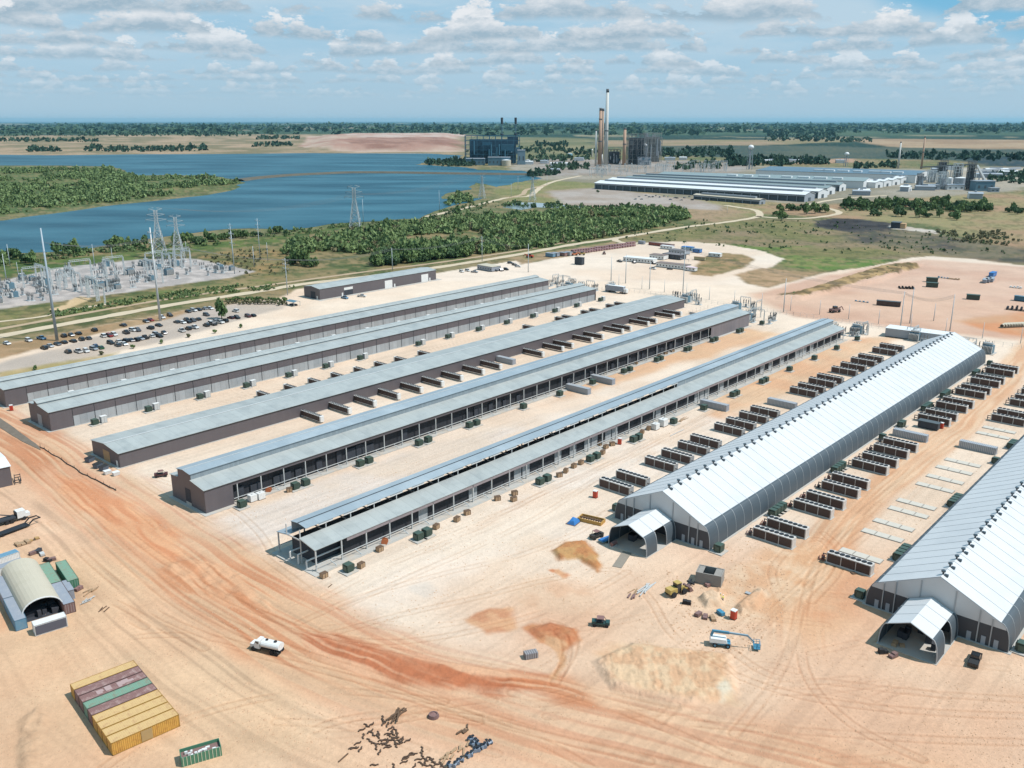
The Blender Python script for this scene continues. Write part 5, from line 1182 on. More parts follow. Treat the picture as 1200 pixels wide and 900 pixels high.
# white haul truck driving on the haul road
def haul_truck():
    p=at(315,763); r=empty('water_truck',p,PI-R(20),'white water truck with a rounded tank driving on the reddish haul road','truck')
    b=MB(); n=16; vs=[];fs=[]
    for x in (-3.2,1.2):
        for k in range(n): t=2*PI*k/n; vs.append((x,1.12*math.cos(t),1.85+.82*math.sin(t)))
    for k in range(n): fs.append((k,(k+1)%n,n+(k+1)%n,n+k))
    fs+= [tuple(range(n-1,-1,-1)),tuple(range(n,2*n))]; b.add(vs,fs).build('water_tank',M['white'],r,smooth=False)
    h=MB(); h.cyl((-1.9,0,2.6),(-1.9,0,2.85),.35,.35,10).cyl((.2,0,2.6),(.2,0,2.85),.3,.3,10); h.build('tank_hatch',M['fan'],r)
    MB().box(-3.3,3.9,-.5,.5,.65,.95).build('chassis',M['fan'],r)
    c=MB(); c.add([(1.5,-1.05,.8),(2.9,-1.05,.8),(2.9,1.05,.8),(1.5,1.05,.8),(1.55,-.95,2.55),(2.5,-.95,2.55),(2.5,.95,2.55),(1.55,.95,2.55),(2.9,-1.02,1.7),(2.9,1.02,1.7)],[(0,1,2,3),(4,5,6,7),(0,3,7,4),(1,8,9,2),(8,5,6,9),(0,4,5,8,1),(3,2,9,6,7)]); c.build('cab',M['white'],r)
    MB().add([(2.53,-.85,2.48),(2.92,-.9,1.75),(2.92,.9,1.75),(2.53,.85,2.48)],[(0,1,2,3)]).build('windscreen',M['glass'],r)
    MB().box(2.9,4.0,-.85,.85,.8,1.55).build('bonnet',M['white'],r)
    for y in (-.99,.96): MB().box(1.8,2.6,y,y+.03,1.75,2.35).build('side_window',M['glass'],r)
    for x in (-2.6,-1.4,3.1):
        for y in (-1.0,1.0): MB().cyl((x,y-.18,.52),(x,y+.18,.52),.52,.52,14).build('wheel',M['rubber'],r)
haul_truck()
def buggy(px,py,rz,label,m):
    r=empty('utility_vehicle',at(px,py),rz,label,'utility vehicle')
    MB().box(-2.0,2.0,-.8,.8,.55,.95).box(1.1,2.0,-.75,.75,.95,1.2).build('body',m,r); MB().box(-.9,.6,-.6,.6,.95,1.25).build('seat',M['rubber'],r)
    f=MB()
    for y in (-.75,.75):
        f.bar((-1.,y,.9),(-.8,y,2.0),.09).bar((-.8,y,2.0),(.6,y,2.0),.09).bar((.6,y,2.0),(1.1,y,1.1),.09)
    f.build('roll_cage',M['fan'],r); MB().box(-.9,.7,-.8,.8,2.0,2.06).build('roof',M['cmaroon'],r)
    MB().box(-2.0,-1.0,-.75,.75,.95,1.3).build('cargo_bed',m,r)
    for x in (-1.35,1.35):
        for y in (-.85,.85): MB().cyl((x,y-.13,.42),(x,y+.13,.42),.42,.42,12).build('wheel',M['rubber'],r)
buggy(704,733,R(-8),'dark green utility buggy with a mauve roof in the open sand left of the lift',mat('dark_green_body',C(50,84,80,.7),.5,0,.1,1))
buggy(189,558.5,R(20),'dark red tractor-like buggy parked between the low shed and the dark-doorway shed',mat('maroon_body',C(96,56,56,.7),.6,0,.2,1))
buggy(699,630,R(40),'small dark buggy by the blue trailer near the left tent entrance',mat('dark_body',C(66,62,60,.7),.6,0,.2,1))
def roller_crate(): 
    r=empty('steel_skip',at(622,770),R(18),'small grey ribbed skip alone on the sand near the dark turned earth','skip'); MB().box(-1.4,1.4,-.8,.8,.1,1.3).build('body',mat('grey_brown_skip',C(140,132,134,.66),.6,.1,.1,1),r)
    b=MB()
    for i in range(6): x=-1.2+i*.48; b.box(x-.05,x+.05,-.86,-.8,.1,1.3); b.box(x-.05,x+.05,-.7,.7,1.3,1.36)
    b.build('rib',M['steel'],r)
roller_crate()
# flatbed trucks on the left
def flatbed():
    a=at(-8,618); b=at(30,607); d=(b-a); rz=math.atan2(d.y,d.x)
    r=empty('flatbed_truck',b-d.normalized()*5.5,rz,'flatbed truck with a white cab and long dark load at the left edge','truck')
    MB().box(3.2,5.4,-1.15,1.15,.9,2.9).build('cab',M['white'],r); MB().box(5.4,6.6,-.95,.95,.8,1.8).build('bonnet',M['white'],r); MB().box(5.36,5.43,-.95,.95,1.9,2.7).build('windscreen',M['glass'],r)
    MB().box(-8.5,3.,-1.2,1.2,1.0,1.25).build('flatbed',M['fan'],r); MB().box(3.0,3.15,-1.2,1.2,1.2,2.7).build('headboard',M['fan'],r)
    b2=MB()
    for i in range(5): b2.box(-8.2,2.8,-1.1+i*.46,-.75+i*.46,1.25,1.7+.1*(i%2))
    b2.bar((-5,0,1.8),(-1.,0,3.1),.3).bar((-1,0,3.1),(2,0,1.9),.25); b2.build('load',M['darkfar'],r)
    for x in (-7.2,-6.0,-4.8,.5,1.7,4.9):
        for y in (-1.05,1.05): MB().cyl((x,y-.2,.55),(x,y+.2,.55),.55,.55,12).build('wheel',M['rubber'],r)
    a=at(-6,630.5); b=at(44,612); d=(b-a); rz=math.atan2(d.y,d.x)
    r=empty('lowboy_trailer',b-d.normalized()*5,rz,'long dark gooseneck trailer in front of the flatbed truck','trailer')
    MB().box(-9,2.,-1.25,1.25,.5,.75).build('deck',M['fan'],r)
    g=MB(); 
    for y in (-1,1): g.bar((2,y,.65),(3.4,y,1.7),.22,.3).bar((3.4,y,1.7),(5.5,y,1.6),.22,.3)
    g.bar((5.4,-1,1.6),(5.4,1,1.6),.2).bar((2,-1,.65),(2,1,.65),.3); g.build('gooseneck',M['fan'],r)
    for x in (-7.5,-6.3,-5.1):
        for y in (-1.05,1.05): MB().cyl((x,y-.2,.45),(x,y+.2,.45),.45,.45,12).build('wheel',M['rubber'],r)
    r=empty('dark_trailer_frame',at(21,564),R(120),'dark frame trailer leaning at the corner of the edge shed','trailer'); g=MB()
    for y in (-.8,.8): g.bar((-3,y,.5),(3,y,1.3),.2)
    for x in (-2.6,-1,1,2.6): g.bar((x,-.8,.6+x*.13+.3),(x,.8,.6+x*.13+.3),.18)
    g.build('frame',M['fan'],r)
    for y in (-.9,.9): MB().cyl((0,y-.1,.45),(0,y+.1,.45),.45,.45,10).build('wheel',M['rubber'],r)
flatbed()
# boom lift
def boom_lift():
    p=at(845,756); q2=at(884,760); d=q2-p; rz=math.atan2(d.y,d.x)
    r=empty('boom_lift',p,rz,'blue and white boom lift with its boom stretched out low over the sand','boom lift')
    MB().box(-1.9,1.9,-.9,.9,.55,1.0).build('chassis',M['liftblue'],r)
    t=MB(); t.add([(-2.5,-1.1,1.05),(1.2,-1.1,1.05),(1.2,1.1,1.05),(-2.5,1.1,1.05),(-2.3,-1.,2.0),(.9,-1.,1.85),(.9,1.,1.85),(-2.3,1.,2.0)],[(0,3,2,1),(4,5,6,7),(0,1,5,4),(1,2,6,5),(2,3,7,6),(3,0,4,7)]); t.build('turntable_hood',M['white'],r)
    for x in (-1.35,1.35):
        for y in (-1.05,1.05):
            w=MB().cyl((x,y-.2,.5),(x,y+.2,.5),.52,.52,14).build('wheel',M['rubber'],r); MB().cyl((x,y-.23,.5),(x,y+.23,.5),.26,.26,10).build('rim',M['liftblue'],w)
    MB().bar((-2.2,0,2.2),(-1.9,0,3.2),.5,.5).bar((-2.1,0,3.3),(1.5,0,3.15),.42,.5).build('main_boom',M['liftblue'],r)
    MB().bar((1.3,0,3.17),(5.4,0,2.95),.3,.36).build('telescopic_boom',mat('pale_blue_machine',C(150,180,196,.66),.45,0,.06,1),r)
    MB().bar((5.4,0,2.95),(6.8,0,1.5),.16,.2).bar((5.3,.0,2.7),(6.6,0,1.3),.1).build('jib',M['liftblue'],r)
    bk=MB()
    for z in (.55,1.1,1.6):
        for a,b in (((6.7,-1.1),(8,-1.1)),((8,-1.1),(8,1.1)),((8,1.1),(6.7,1.1)),((6.7,1.1),(6.7,-1.1))): bk.bar((a[0],a[1],z),(b[0],b[1],z),.07)
    for x in (6.7,7.35,8):
        for y in (-1.1,1.1): bk.bar((x,y,.5),(x,y,1.6),.07)
    bk.box(6.7,8,-1.1,1.1,.45,.53); bk.build('basket',M['liftblue'],r)
boom_lift()
# concrete vault by the tent, loader, trailer, workers
def vault():
    a=at(814.5,683); b=at(842,688.5); d=b-a; rz=math.atan2(d.y,d.x); L_=d.length
    r=empty('concrete_vault',a,rz,'open-topped raw concrete vault on the sand in front of the left tent','concrete vault'); W_=4.2; h=3.0
    L_=6.2
    b=MB(); b.box(0,L_,0,.25,0,h).box(0,L_,W_-.25,W_,0,h).box(0,.25,.25,W_-.25,0,h).box(L_-.25,L_,.25,W_-.25,0,h); b.build('wall',M['greyconc'],r)
    MB().box(.25,L_-.25,.25,W_-.25,0,.3).build('floor',M['interior'],r)
    MB().box(.3,1.6,.3,W_-.3,h-.35,h-.1).box(L_-1.9,L_-.3,.3,W_-.3,h-.35,h-.1).build('cover_slab',M['greyconc'],r)
vault()
def loader():
    r=empty('wheel_loader',at(792,696),R(32),'yellow wheel loader with its bucket down by the concrete vault','loader')
    MB().box(-2.6,-.4,-1.,1.,.9,2.0).build('engine_hood',M['machyel'],r); MB().box(-.4,1.0,-.75,.75,.9,3.0).build('cab',M['glass'],r); MB().box(-.45,1.05,-.8,.8,3.0,3.12).build('cab_roof',M['machyel'],r)
    MB().box(1.0,2.2,-.6,.6,.7,1.5).build('front_frame',M['machyel'],r)
    a=MB(); 
    for y in (-.5,.5): a.bar((1.6,y,1.5),(3.5,y,.7),.2,.35)
    a.build('lift_arm',M['machyel'],r)
    b=MB(); b.add([(3.3,-1.3,.1),(4.5,-1.3,.05),(4.5,1.3,.05),(3.3,1.3,.1),(3.3,-1.3,1.2),(3.3,1.3,1.2),(3.7,-1.3,1.3),(3.7,1.3,1.3)],[(0,1,2,3),(0,3,5,4),(4,5,7,6),(0,4,6,1),(3,2,7,5)]); b.build('bucket',M['crust'],r)
    for x in (-1.6,1.7):
        for y in (-1.1,1.1): MB().cyl((x,y-.25,.7),(x,y+.25,.7),.72,.72,14).build('wheel',M['rubber'],r)
loader()
def tele():
    r=empty('excavator_attachment',at(809,686),R(60),'black attachment frame lying between the loader and the concrete vault','attachment'); b=MB(); b.bar((-1.5,0,.4),(1.5,.3,.8),.4).bar((0,-1,.5),(.2,1,.9),.3).bar((-1,.8,.3),(1.2,-.8,.6),.25); b.build('frame',M['fan'],r); MB().cyl((-1,-.2,.4),(-1,.3,.4),.4,.4,10).build('roller',M['cmaroon'],r)
tele()
def trailer():
    r=empty('flat_trailer',at(711,634),SROT+R(-12),'small blue flat trailer left of the left tent entrance','trailer'); MB().box(-2.4,2.4,-1.,1.,.55,.75).build('deck',M['liftblue'],r); MB().box(-2.2,2.2,-.8,.8,.751,.95).build('sheet_load',M['blueplas'],r)
    for x in (-.6,.6):
        for y in (-1.05,1.05): MB().cyl((x,y-.1,.35),(x,y+.1,.35),.35,.35,10).build('wheel',M['rubber'],r)
    MB().bar((2.4,0,.6),(3.8,0,.5),.12).build('drawbar',M['fan'],r)
    r=empty('tarpaulin_pile',at(672,612.5),SROT+R(10),'blue tarpaulin-covered pile beside the timber trough','tarpaulin pile'); b=MB(); b.add([(-1.8,-1.3,0),(1.8,-1.3,0),(1.8,1.3,0),(-1.8,1.3,0),(-1.2,-.7,1.1),(1.3,-.8,.9),(1.1,.8,1.2),(-1.3,.7,.8)],[(0,3,2,1),(4,5,6,7),(0,1,5,4),(1,2,6,5),(2,3,7,6),(3,0,4,7)]); b.build('tarp',M['blueplas'],r); MB().box(-2,2,-1.5,1.5,0,.08).build('board',M['timber'],r)
    r=empty('timber_trough',at(693,611),SROT-R(78),'yellow-edged timber trough beside the blue tarpaulin','trough')
    b=MB(); b.box(-3.6,3.6,-1.6,-1.4,0,1.).box(-3.6,3.6,1.4,1.6,0,1.).box(-3.6,-3.4,-1.4,1.4,0,1.).box(3.4,3.6,-1.4,1.4,0,1.); b.build('side_board',mat('golden_timber',C(206,160,84,.66),.8,0,.15,1),r)
    b=MB()
    for i in range(9): x=-3+i*.75; b.box(x-.1,x+.1,-1.4,1.4,.5,.62)
    b.box(-3.4,3.4,-.2,.2,.62,.9); b.build('slat',M['timber'],r)
    r=empty('white_fuel_tank',at(719,640),SROT,'small maroon and white tank at the left tent entrance','tank'); MB().cyl((-1,0,.8),(1,0,.8),.6,.6,12).build('tank_body',M['cmaroon'],r); MB().box(-.9,.9,-.5,.5,0,.3).build('cradle',M['white'],r)
trailer()
tag(MB().box(-1.2,1.2,-4.5,4.5,0,.14).build('concrete_slab',mat('dark_concrete',C(160,150,136,.62),.9,0,.1,1),None,at(729,656),SROT-R(90)+R(18)),'darker long concrete slab flush in the sand before the left tent entrance','slab')
def person(px,py,rz,label,vest=True):
    import bmesh
    J=[(0,0,.95),(0,0,1.15),(0,0,1.40),(0,0,1.52),(0,0,1.66),(.02,0,1.78),(0,.17,1.42),(.05,.24,1.17),(.22,.22,1.0),(0,-.17,1.42),(-.03,-.25,1.16),(.14,-.24,.95),(0,.1,.88),(.06,.12,.48),(.0,.13,.08),(.12,.13,.05),(0,-.1,.88),(-.04,-.12,.48),(-.12,-.13,.08),(0,-.13,.05)]
    E_=[(0,1),(1,2),(2,3),(3,4),(4,5),(2,6),(6,7),(7,8),(2,9),(9,10),(10,11),(0,12),(12,13),(13,14),(14,15),(0,16),(16,17),(17,18),(18,19)]
    RR=[.15,.15,.17,.06,.10,.08,.07,.05,.04,.07,.05,.04,.10,.07,.05,.05,.10,.07,.05,.05]
    me=bpy.data.meshes.new('person'); me.from_pydata(J,E_,[]); o=bpy.data.objects.new('person',me); COL.objects.link(o)
    sk=o.modifiers.new('skin','SKIN'); sv=me.skin_vertices[0].data
    for i,r in enumerate(RR): sv[i].radius=(r,r)
    sv[0].use_root=True; o.modifiers.new('sub','SUBSURF').levels=1
    dg=bpy.context.evaluated_depsgraph_get(); m2=bpy.data.meshes.new_from_object(o.evaluated_get(dg)); o.modifiers.clear(); o.data=m2; m2.name='person'
    for mm in (M['jeans'],M['vest'],M['skin']): m2.materials.append(mm)
    for p in m2.polygons: c=p.center; p.material_index=0 if c.z<.98 else (1 if c.z<1.47 and (abs(c.y)<.3) and c.z>1.0 else 2)
    m2.polygons.foreach_set('use_smooth',[True]*len(m2.polygons))
    h=MB().sphere((.02,0,1.78),.135,10,6,.7).build('hard_hat',M['hat'],o)
    o.location=at(px,py); o.rotation_euler=(0,0,rz); tag(o,label,'person','workers in yellow vests')
person(835.5,684,R(200),'worker in a yellow vest standing against the concrete vault wall')
person(844,703,R(20),'worker in a yellow vest standing at the dug earth, left of two close together')
person(847,705,R(150),'worker in a yellow vest standing at the dug earth, right of two close together')
for i,(p,m,l) in enumerate([((817,722),M['crust'],'brown rectangular block, first of the line left of the red toilet'),((826,725),M['crust'],'brown rectangular block, second of the line left of the red toilet'),((836,727),M['wood'],'brown crate-like block, third of the line left of the red toilet'),((846,721),M['liftblue'],'blue compressor beside the red toilet near the lift'),((880,697),M['lgrey'],'pale plastic sheet-covered pallet on the dug earth'),((807,708),M['rubber'],'short dark post stub left of the workers'),((1037,765),M['rubber'],'black wrapped pallet outside the nearer tent canopy'),((1048,769),M['crust'],'round brown spool outside the nearer tent canopy'),((1049,755),M['wood'],'pale crate inside the mouth of the nearer tent canopy'),((1057,758),M['wood'],'pale crate inside the mouth of the nearer tent canopy, right one'),((1000,672),M['timber'],'flat brown board on the reddish sand by the lone cooler'),((829,687),M['cmaroon'],'maroon box at the foot of the concrete vault')]):
    pallets('goods_block' if i<4 else 'goods_pallet',at(*p),2 if i<9 else 1,1,m,l,'goods',SROT+R(i*23),.9,.9 if i not in(4,10) else .3,i+30)
# ---------------------------------------------------------------- poles, pylons, substations
def tall_pole(px,py,h,label,r0=.55,arms=True,m=None,group=None,name='steel_pole'):
    r=empty(name,at(px,py),SROT,label,'power pole',group); MB().cyl((0,0,0),(0,0,h),r0,r0*.42,12).build('mast',m or M['galvb'],r,smooth=True)
    if arms:
        b=MB()
        for i,z in enumerate((h*.95,h*.84,h*.73)):
            for sg in (-1,1): b.bar((0,0,z-.4),(0,sg*3.2,z+.1),.22)
        b.build('crossarm',m or M['galvb'],r)
        b=MB()
        for z in (h*.95,h*.84,h*.73):
            for sg in (-1,1): b.cyl((0,sg*3.1,z-1.3),(0,sg*3.1,z),.14,.14,6)
        b.build('insulator',M['steelfar'],r)
    return r
tall_pole(67,399,57,'tallest blue-grey steel pole beside the dark cars at the left',.8,False,mat('blue_grey_mast',C(176,192,202,.64),.5,0,.05,1))
tall_pole(188,376,52,'tall white steel pole with cross fittings at the top of the car park',.7,True,mat('white_mast',C(222,224,224,.66),.5,0,.05,1))
PO=[(275,321,31,'lattice'),(273,304,29,''),(305,304,33,''),(337,346,24,''),(460,317,17,''),(565,306,20,''),(298,313,16,''),(8,331,20,''),(12,312,17,''),(314,306,15,''),(133,313,15,''),(111,312,17,''),(219,300,12,''),(22,325,11,''),(515,246,24,''),(599,231,20,''),(641,217,18,''),(586,213,14,''),(607,223,22,''),(426,263,27,''),(619,319,21,''),(716,329,17,''),(733,332,20,''),(800,346,32,''),(761,339,18,''),(802,249,9,''),(852,250,9,''),(1113,388,20,''),(1066,379,20,''),(1055,384,20,''),(918,366,20,''),(1094,376,10,'')]
PO=sorted(PO)
for i,(x,y,h,k) in enumerate(PO):
    far=y<265; 
    tall_pole(x,y,h,f'thin pale steel pole, {ORD[i]} from the left among the free-standing poles',.34 if h>15 else .26,arms=(h>22 and not far),group='free-standing thin steel poles')
def pylon_proto(h):
    r=proto('lattice_pylon','pylon'); b=MB(); w0=h*.13; w1=h*.028
    def W_(z): return w0+(w1-w0)*min(1,z/(h*.72)) if z<h*.72 else w1
    lv=[0,.16,.31,.44,.55,.64,.72,.8,.88,.95]
    cs=((-1,-1),(1,-1),(1,1),(-1,1))
    for a,c in zip(lv,lv[1:]):
        z0=a*h;z1=c*h;W0=W_(z0);W1=W_(z1)
        for k in range(4):
            i,j=cs[k]; i2,j2=cs[(k+1)%4]; t=.46 if a<.5 else .36
            b.bar((i*W0,j*W0,z0),(i*W1,j*W1,z1),t); b.bar((i*W0,j*W0,z0),(i2*W1,j2*W1,z1),t*.6); b.bar((i2*W0,j2*W0,z0),(i*W1,j*W1,z1),t*.6); b.bar((i*W1,j*W1,z1),(i2*W1,j2*W1,z1),t*.6)
    b.build('tower_body',M['galv'],r)
    for z,l in ((.74,.2),(.84,.17),(.95,.13)):
        a=MB()
        for sg in (-1,1):
            for e in (-1,1): a.bar((e*w1,sg*w1,z*h),(0,sg*h*l,z*h+.03*h),.24); a.bar((e*w1,sg*w1,z*h+.05*h),(0,sg*h*l,z*h+.03*h),.2)
        a.build('crossarm',M['galv'],r)
    a=MB()
    for z,l in ((.74,.2),(.84,.17),(.95,.13)):
        for sg in (-1,1): a.cyl((0,sg*h*l,z*h+.03*h-2),(0,sg*h*l,z*h+.03*h),.16,.16,5)
    a.build('insulator',M['steelfar'],r); return r
PYL=pylon_proto(44.)
for i,(px,py,pt,rz,l) in enumerate([(188,302,246,.9,'lattice pylon left of a close pair behind the white gravel substation'),(210,303,254,.9,'lattice pylon right of a close pair behind the white gravel substation'),(417,273,220,.7,'lattice pylon standing alone at the lake shore above the woods'),(565,233,206,.4,'lattice pylon on the low green spit in the lake'),(624,236,208,.4,'lattice pylon beside the curved dirt track by the spit')]):
    p=at(px,py); s=(py-pt)/scl(p)/44*1.03; put(PYL,p,SROT+rz,l,'lattice pylons',s)
# substation on the white gravel pad
def gantry_proto(h=11,w=12):
    r=proto('substation_gantry','gantry'); b=MB()
    for y in (-w/2,w/2):
        for e in (-.5,.5): b.bar((e*.9,y-.4,0),(e*.35,y-.2,h),.2); b.bar((e*.9,y+.4,0),(e*.35,y+.2,h),.2)
        for k in range(6): z=h*k/6; b.bar((-.4,y-.35,z),(.4,y+.3,z+h/6),.12)
    b.build('column',M['galv'],r)
    b=MB(); b.bar((-.4,-w/2,h),(-.4,w/2,h),.18).bar((.4,-w/2,h),(.4,w/2,h),.18).bar((0,-w/2,h+.9),(0,w/2,h+.9),.18)
    for k in range(10): y=-w/2+w*k/10; b.bar((-.4,y,h),(0,y+w/20,h+.9),.1); b.bar((.4,y,h),(0,y+w/20,h+.9),.1)
    b.build('beam',M['galv'],r)
    b=MB()
    for y in (-w/4,0,w/4): b.cyl((0,y,h-1.8),(0,y,h),.16,.16,6)
    b.build('insulator',M['steelfar'],r); return r
PG=gantry_proto()
def breaker_proto():
    r=proto('substation_breaker','switchgear'); b=MB(); b.box(-1,1,-2,2,0,.25); 
    for y in (-1.5,0,1.5): b.bar((0,y,.2),(0,y,2.4),.25)
    b.bar((0,-1.9,2.4),(0,1.9,2.4),.25); b.build('stand',M['galv'],r)
    b=MB()
    for y in (-1.5,0,1.5): b.cyl((0,y,2.5),(.3,y,4.6),.22,.16,8); b.cyl((0,y,2.5),(-.5,y,4.2),.2,.14,8)
    b.build('bushing',M['steelfar'],r); MB().box(-.4,.4,-.6,.6,.3,1.8).build('control_box',M['lgrey'],r); return r
PQ=breaker_proto()
def powertr_proto():
    r=proto('power_transformer','transformer'); MB().box(-2.2,2.2,-1.5,1.5,.3,3.8).build('tank',M['navy2'],r)
    
    for sg in (-1,1):
        b=MB()
        for i in range(8): x=-2+i*.57; b.box(x-.1,x+.1,min(sg*1.5,sg*2.5),max(sg*1.5,sg*2.5),.6,3.5)
        b.build('radiator',M['steel'],r)
    b=MB()
    for x in (-1.3,0,1.3): b.cyl((x,0,3.8),(x,.2,5.6),.25,.12,8)
    b.build('bushing',M['steelfar'],r); MB().cyl((-2,1,4.6),(1.8,1,4.6),.5,.5,10).build('conservator',M['steel'],r); MB().box(-3,3,-3,3,0,.3).build('pad',M['conc'],r); return r
PX=powertr_proto()
PADPOLY=P2([(-20,352),(0,332),(75,316),(162,307),(228,306),(255,312),(290,319),(268,323),(185,334),(125,343),(0,358)])
gpts=zp(0,280,7.5,[(310,420),(365,400),(540,430),(560,400),(605,450),(630,440),(685,455),(800,480),(825,530),(870,480),(890,560),(420,430),(480,380),(720,360),(980,350),(1010,330)])+zp(140,240,7.5,[(250,600),(290,640),(310,560),(350,680),(420,560),(470,540),(520,560),(590,540),(440,500),(560,520)])
for i,p in enumerate(sorted(gpts)): put(PG,at(*p),SROT+(PI/2 if i%3==0 else 0),f'pale lattice gantry on the white gravel pad by the lake, {ORD[i]} from the left','gantries on the white gravel pad',rnd.uniform(.8,1.25))
rr=random.Random(11); bp_=[]
while len(bp_)<120:
    x=rr.uniform(-10,275); y=rr.uniform(306,357); w=at(x,y)
    if pip(np.array([w.x]),np.array([w.y]),PADPOLY)[0] and not (180<x<235 and y>322 and rr.random()<.8): bp_.append((x,y))
for i,p in enumerate(bp_):
    put(PQ if i%5 else PX,at(*p),SROT+rr.choice((0,PI/2)),'small grey switchgear frame among many on the white gravel pad' if i%5 else 'blue-grey transformer with radiators among the switchgear on the white gravel pad','switchgear on the white gravel pad' if i%5 else 'transformers on the white gravel pad',rr.uniform(.8,1.3))
# switch yards at the far ends of the sheds
def endyard(u,v,seed,n=7,w=18,text=''):
    r_=random.Random(seed)
    for k in range(n):
        p=site(u+r_.uniform(0,16),v+r_.uniform(-w/2,w/2))
        if k==0: put(PX,p,SROT+PI/2,f'blue-grey power transformer in the switchyard {text}','transformers at the far shed ends',1.1)
        elif k%3==1: put(PG,p,SROT+(PI/2)*(k%2),f'pale lattice gantry in the switchyard {text}','gantries at the far shed ends',.55)
        else: put(PQ,p,SROT+r_.choice((0,PI/2)),f'grey switchgear frame in the switchyard {text}','switchgear at the far shed ends',1.05)
endyard(462,-372,1,13,26,'beyond the two farthest sheds'); endyard(463,-345,2,8,18,'beyond the second long shed')
endyard(474,-283,3,10,24,'beyond the low brown shed'); endyard(478,-240,31,7,20,'right of the low shed far end'); endyard(452,-222,4,8,16,'beyond the dark-doorway shed'); endyard(454,-174,5,10,16,'beyond the open skeleton shed'); endyard(464,-135,7,7,20,'beyond the coolers left of the left tent'); endyard(453,-112,6,8,16,'beyond the left tent')
def cables(name,pts,label,n=3,gap=3.,sag=3.):
    P_=[Vector((*at(x,y)[:2],h)) for x,y,h in pts]; r=empty(name,Vector((P_[0].x,P_[0].y,0)),0,label,'power line'); o=Vector((P_[0].x,P_[0].y,0))
    for k in range(n):
        b=MB()
        for a,c in zip(P_,P_[1:]):
            d=(c-a); nn=Vector((-d.y,d.x,0)).normalized()*(k-(n-1)/2)*gap; last=None
            for i in range(11):
                t=i/10; p=a.lerp(c,t)+nn-Vector((0,0,sag*4*t*(1-t)))-o
                if last is not None: b.bar(last,p,.09)
                last=p
        b.build('conductor',M['steelfar'],r)
cables('power_cables',[(67,399,50),(188,376,46),(337,346,23),(460,317,16),(565,306,19),(619,319,20)],'thin power lines strung from the tall poles along the dirt road')
cables('power_cables',[(188,302,41),(417,273,38),(565,233,40),(624,236,38)],'power lines strung between the lattice pylons along the lake',4,6.,9.)
cables('power_cables',[(800,346,30),(1055,384,19),(1113,388,19)],'power lines strung between the thin poles beyond the sheds')
# line of light poles and fence beyond the sheds
for i in range(21):
    v=-345+i*17.5; tall_pole(*(lambda w:(600+F*w.x/(w.y*math.cos(PIT)+H*math.sin(PIT)),450-F*(w.y*math.sin(PIT)-H*math.cos(PIT))/(w.y*math.cos(PIT)+H*math.sin(PIT))))(site(496+2*math.sin(i),v)),8.5,f'slim post in the line beyond the sheds, {ORD[i]} from the left',.2,False,M['galvb'],'line of slim posts beyond the sheds')
def fence(name,line,h,sp,m,label,mesh=True):
    r=empty(name,site(*line[0]),0,label,'fence'); base=site(*line[0]); posts=0
    for a,b in zip(line,line[1:]):
        A_=site(*a)-base; B_=site(*b)-base; n=max(1,int((B_-A_).length/sp))
        w=MB()
        for k in range(n+1):
            if posts<95: MB().cyl((A_.lerp(B_,k/n)),(A_.lerp(B_,k/n))+Vector((0,0,h)),.07,.07,5).build('fence_post',m,r); posts+=1
        w.bar(A_+Vector((0,0,h)),B_+Vector((0,0,h)),.05).bar(A_+Vector((0,0,h*.5)),B_+Vector((0,0,h*.5)),.04); w.build('rail',m,r)
fence('chain_link_fence',[(452,-345),(485,-345),(485,-215),(485,-60)],2.2,4,M['steel'],'thin grey wire fence beyond the far ends of the sheds')
fence('chain_link_fence',[(448,-262),(470,-262),(470,-232),(447,-232)],2.2,4,M['steel'],'thin fence squaring off the sand beside the low brown shed far end')
tag(MB().bar((0,0,.5),(26,0,.5),.2,1.8).build('retaining_wall',M['lgrey'],None,site(449,-262),SROT-R(92)),'low grey wall between the far ends of the low shed and the dark-doorway shed','wall')
def silt_fence():
    ln=[uv(at(*p)) for p in [(46,523),(60,532),(80,544),(98,556),(121,568),(140,577)]]
    r=empty('silt_fence',site(*ln[0]),0,'low black silt fence along the haul road before the low brown shed','fence'); b0=site(*ln[0]); r2=random.Random(2); b=MB(); p_=MB()
    pts_=[]
    for a,c in zip(ln,ln[1:]):
        for k in range(5): pts_.append(site(*a).lerp(site(*c),k/5)-b0+Vector((r2.uniform(-.25,.25),r2.uniform(-.25,.25),0)))
    for a,c in zip(pts_,pts_[1:]):
        b.bar(a+Vector((0,0,.2)),c+Vector((0,0,.2)),.10,.4)
    b.build('fabric',mat('dusty_black_fabric',C(96,90,84,.66),.8,0,.3,.6),r)
    for a in pts_[::2]: p_.bar(a,a+Vector((0,0,1.0)),.1)
    p_.build('stake',M['timber'],r)
silt_fence()
# ---------------------------------------------------------------- yard behind the sheds: cabins, trailers, machines
def cabin(px,py,L_,w,h,rz,m,mr,label,group='site cabins behind the sheds',name='site_cabin',win=True):
    r=empty(name,at(px,py),rz,label,'cabin',group)
    b=MB().box(-L_/2,L_/2,-w/2,w/2,.4,h).build('wall',m,r); MB().box(-L_/2-.2,L_/2+.2,-w/2-.2,w/2+.2,h,h+.22).build('roof',mr,r)
    if win:
        k=MB(); n=max(2,int(L_/2.6))
        for i in range(n): x=-L_/2+1.2+i*(L_-2.4)/max(1,n-1); k=MB().box(x-.45,x+.45,-w/2-.04,-w/2,1.3,2.3).build('window',M['glass'],b)
        MB().box(-L_/2-.04,-L_/2,-.5,.5,.4,2.4).build('door',M['lgrey'],b)
    MB().box(-L_/2+.2,L_/2-.2,-w/2+.2,w/2-.2,0,.4).build('skirt',M['darkfar'],r)
    return r
rzc=SROT-PI/2
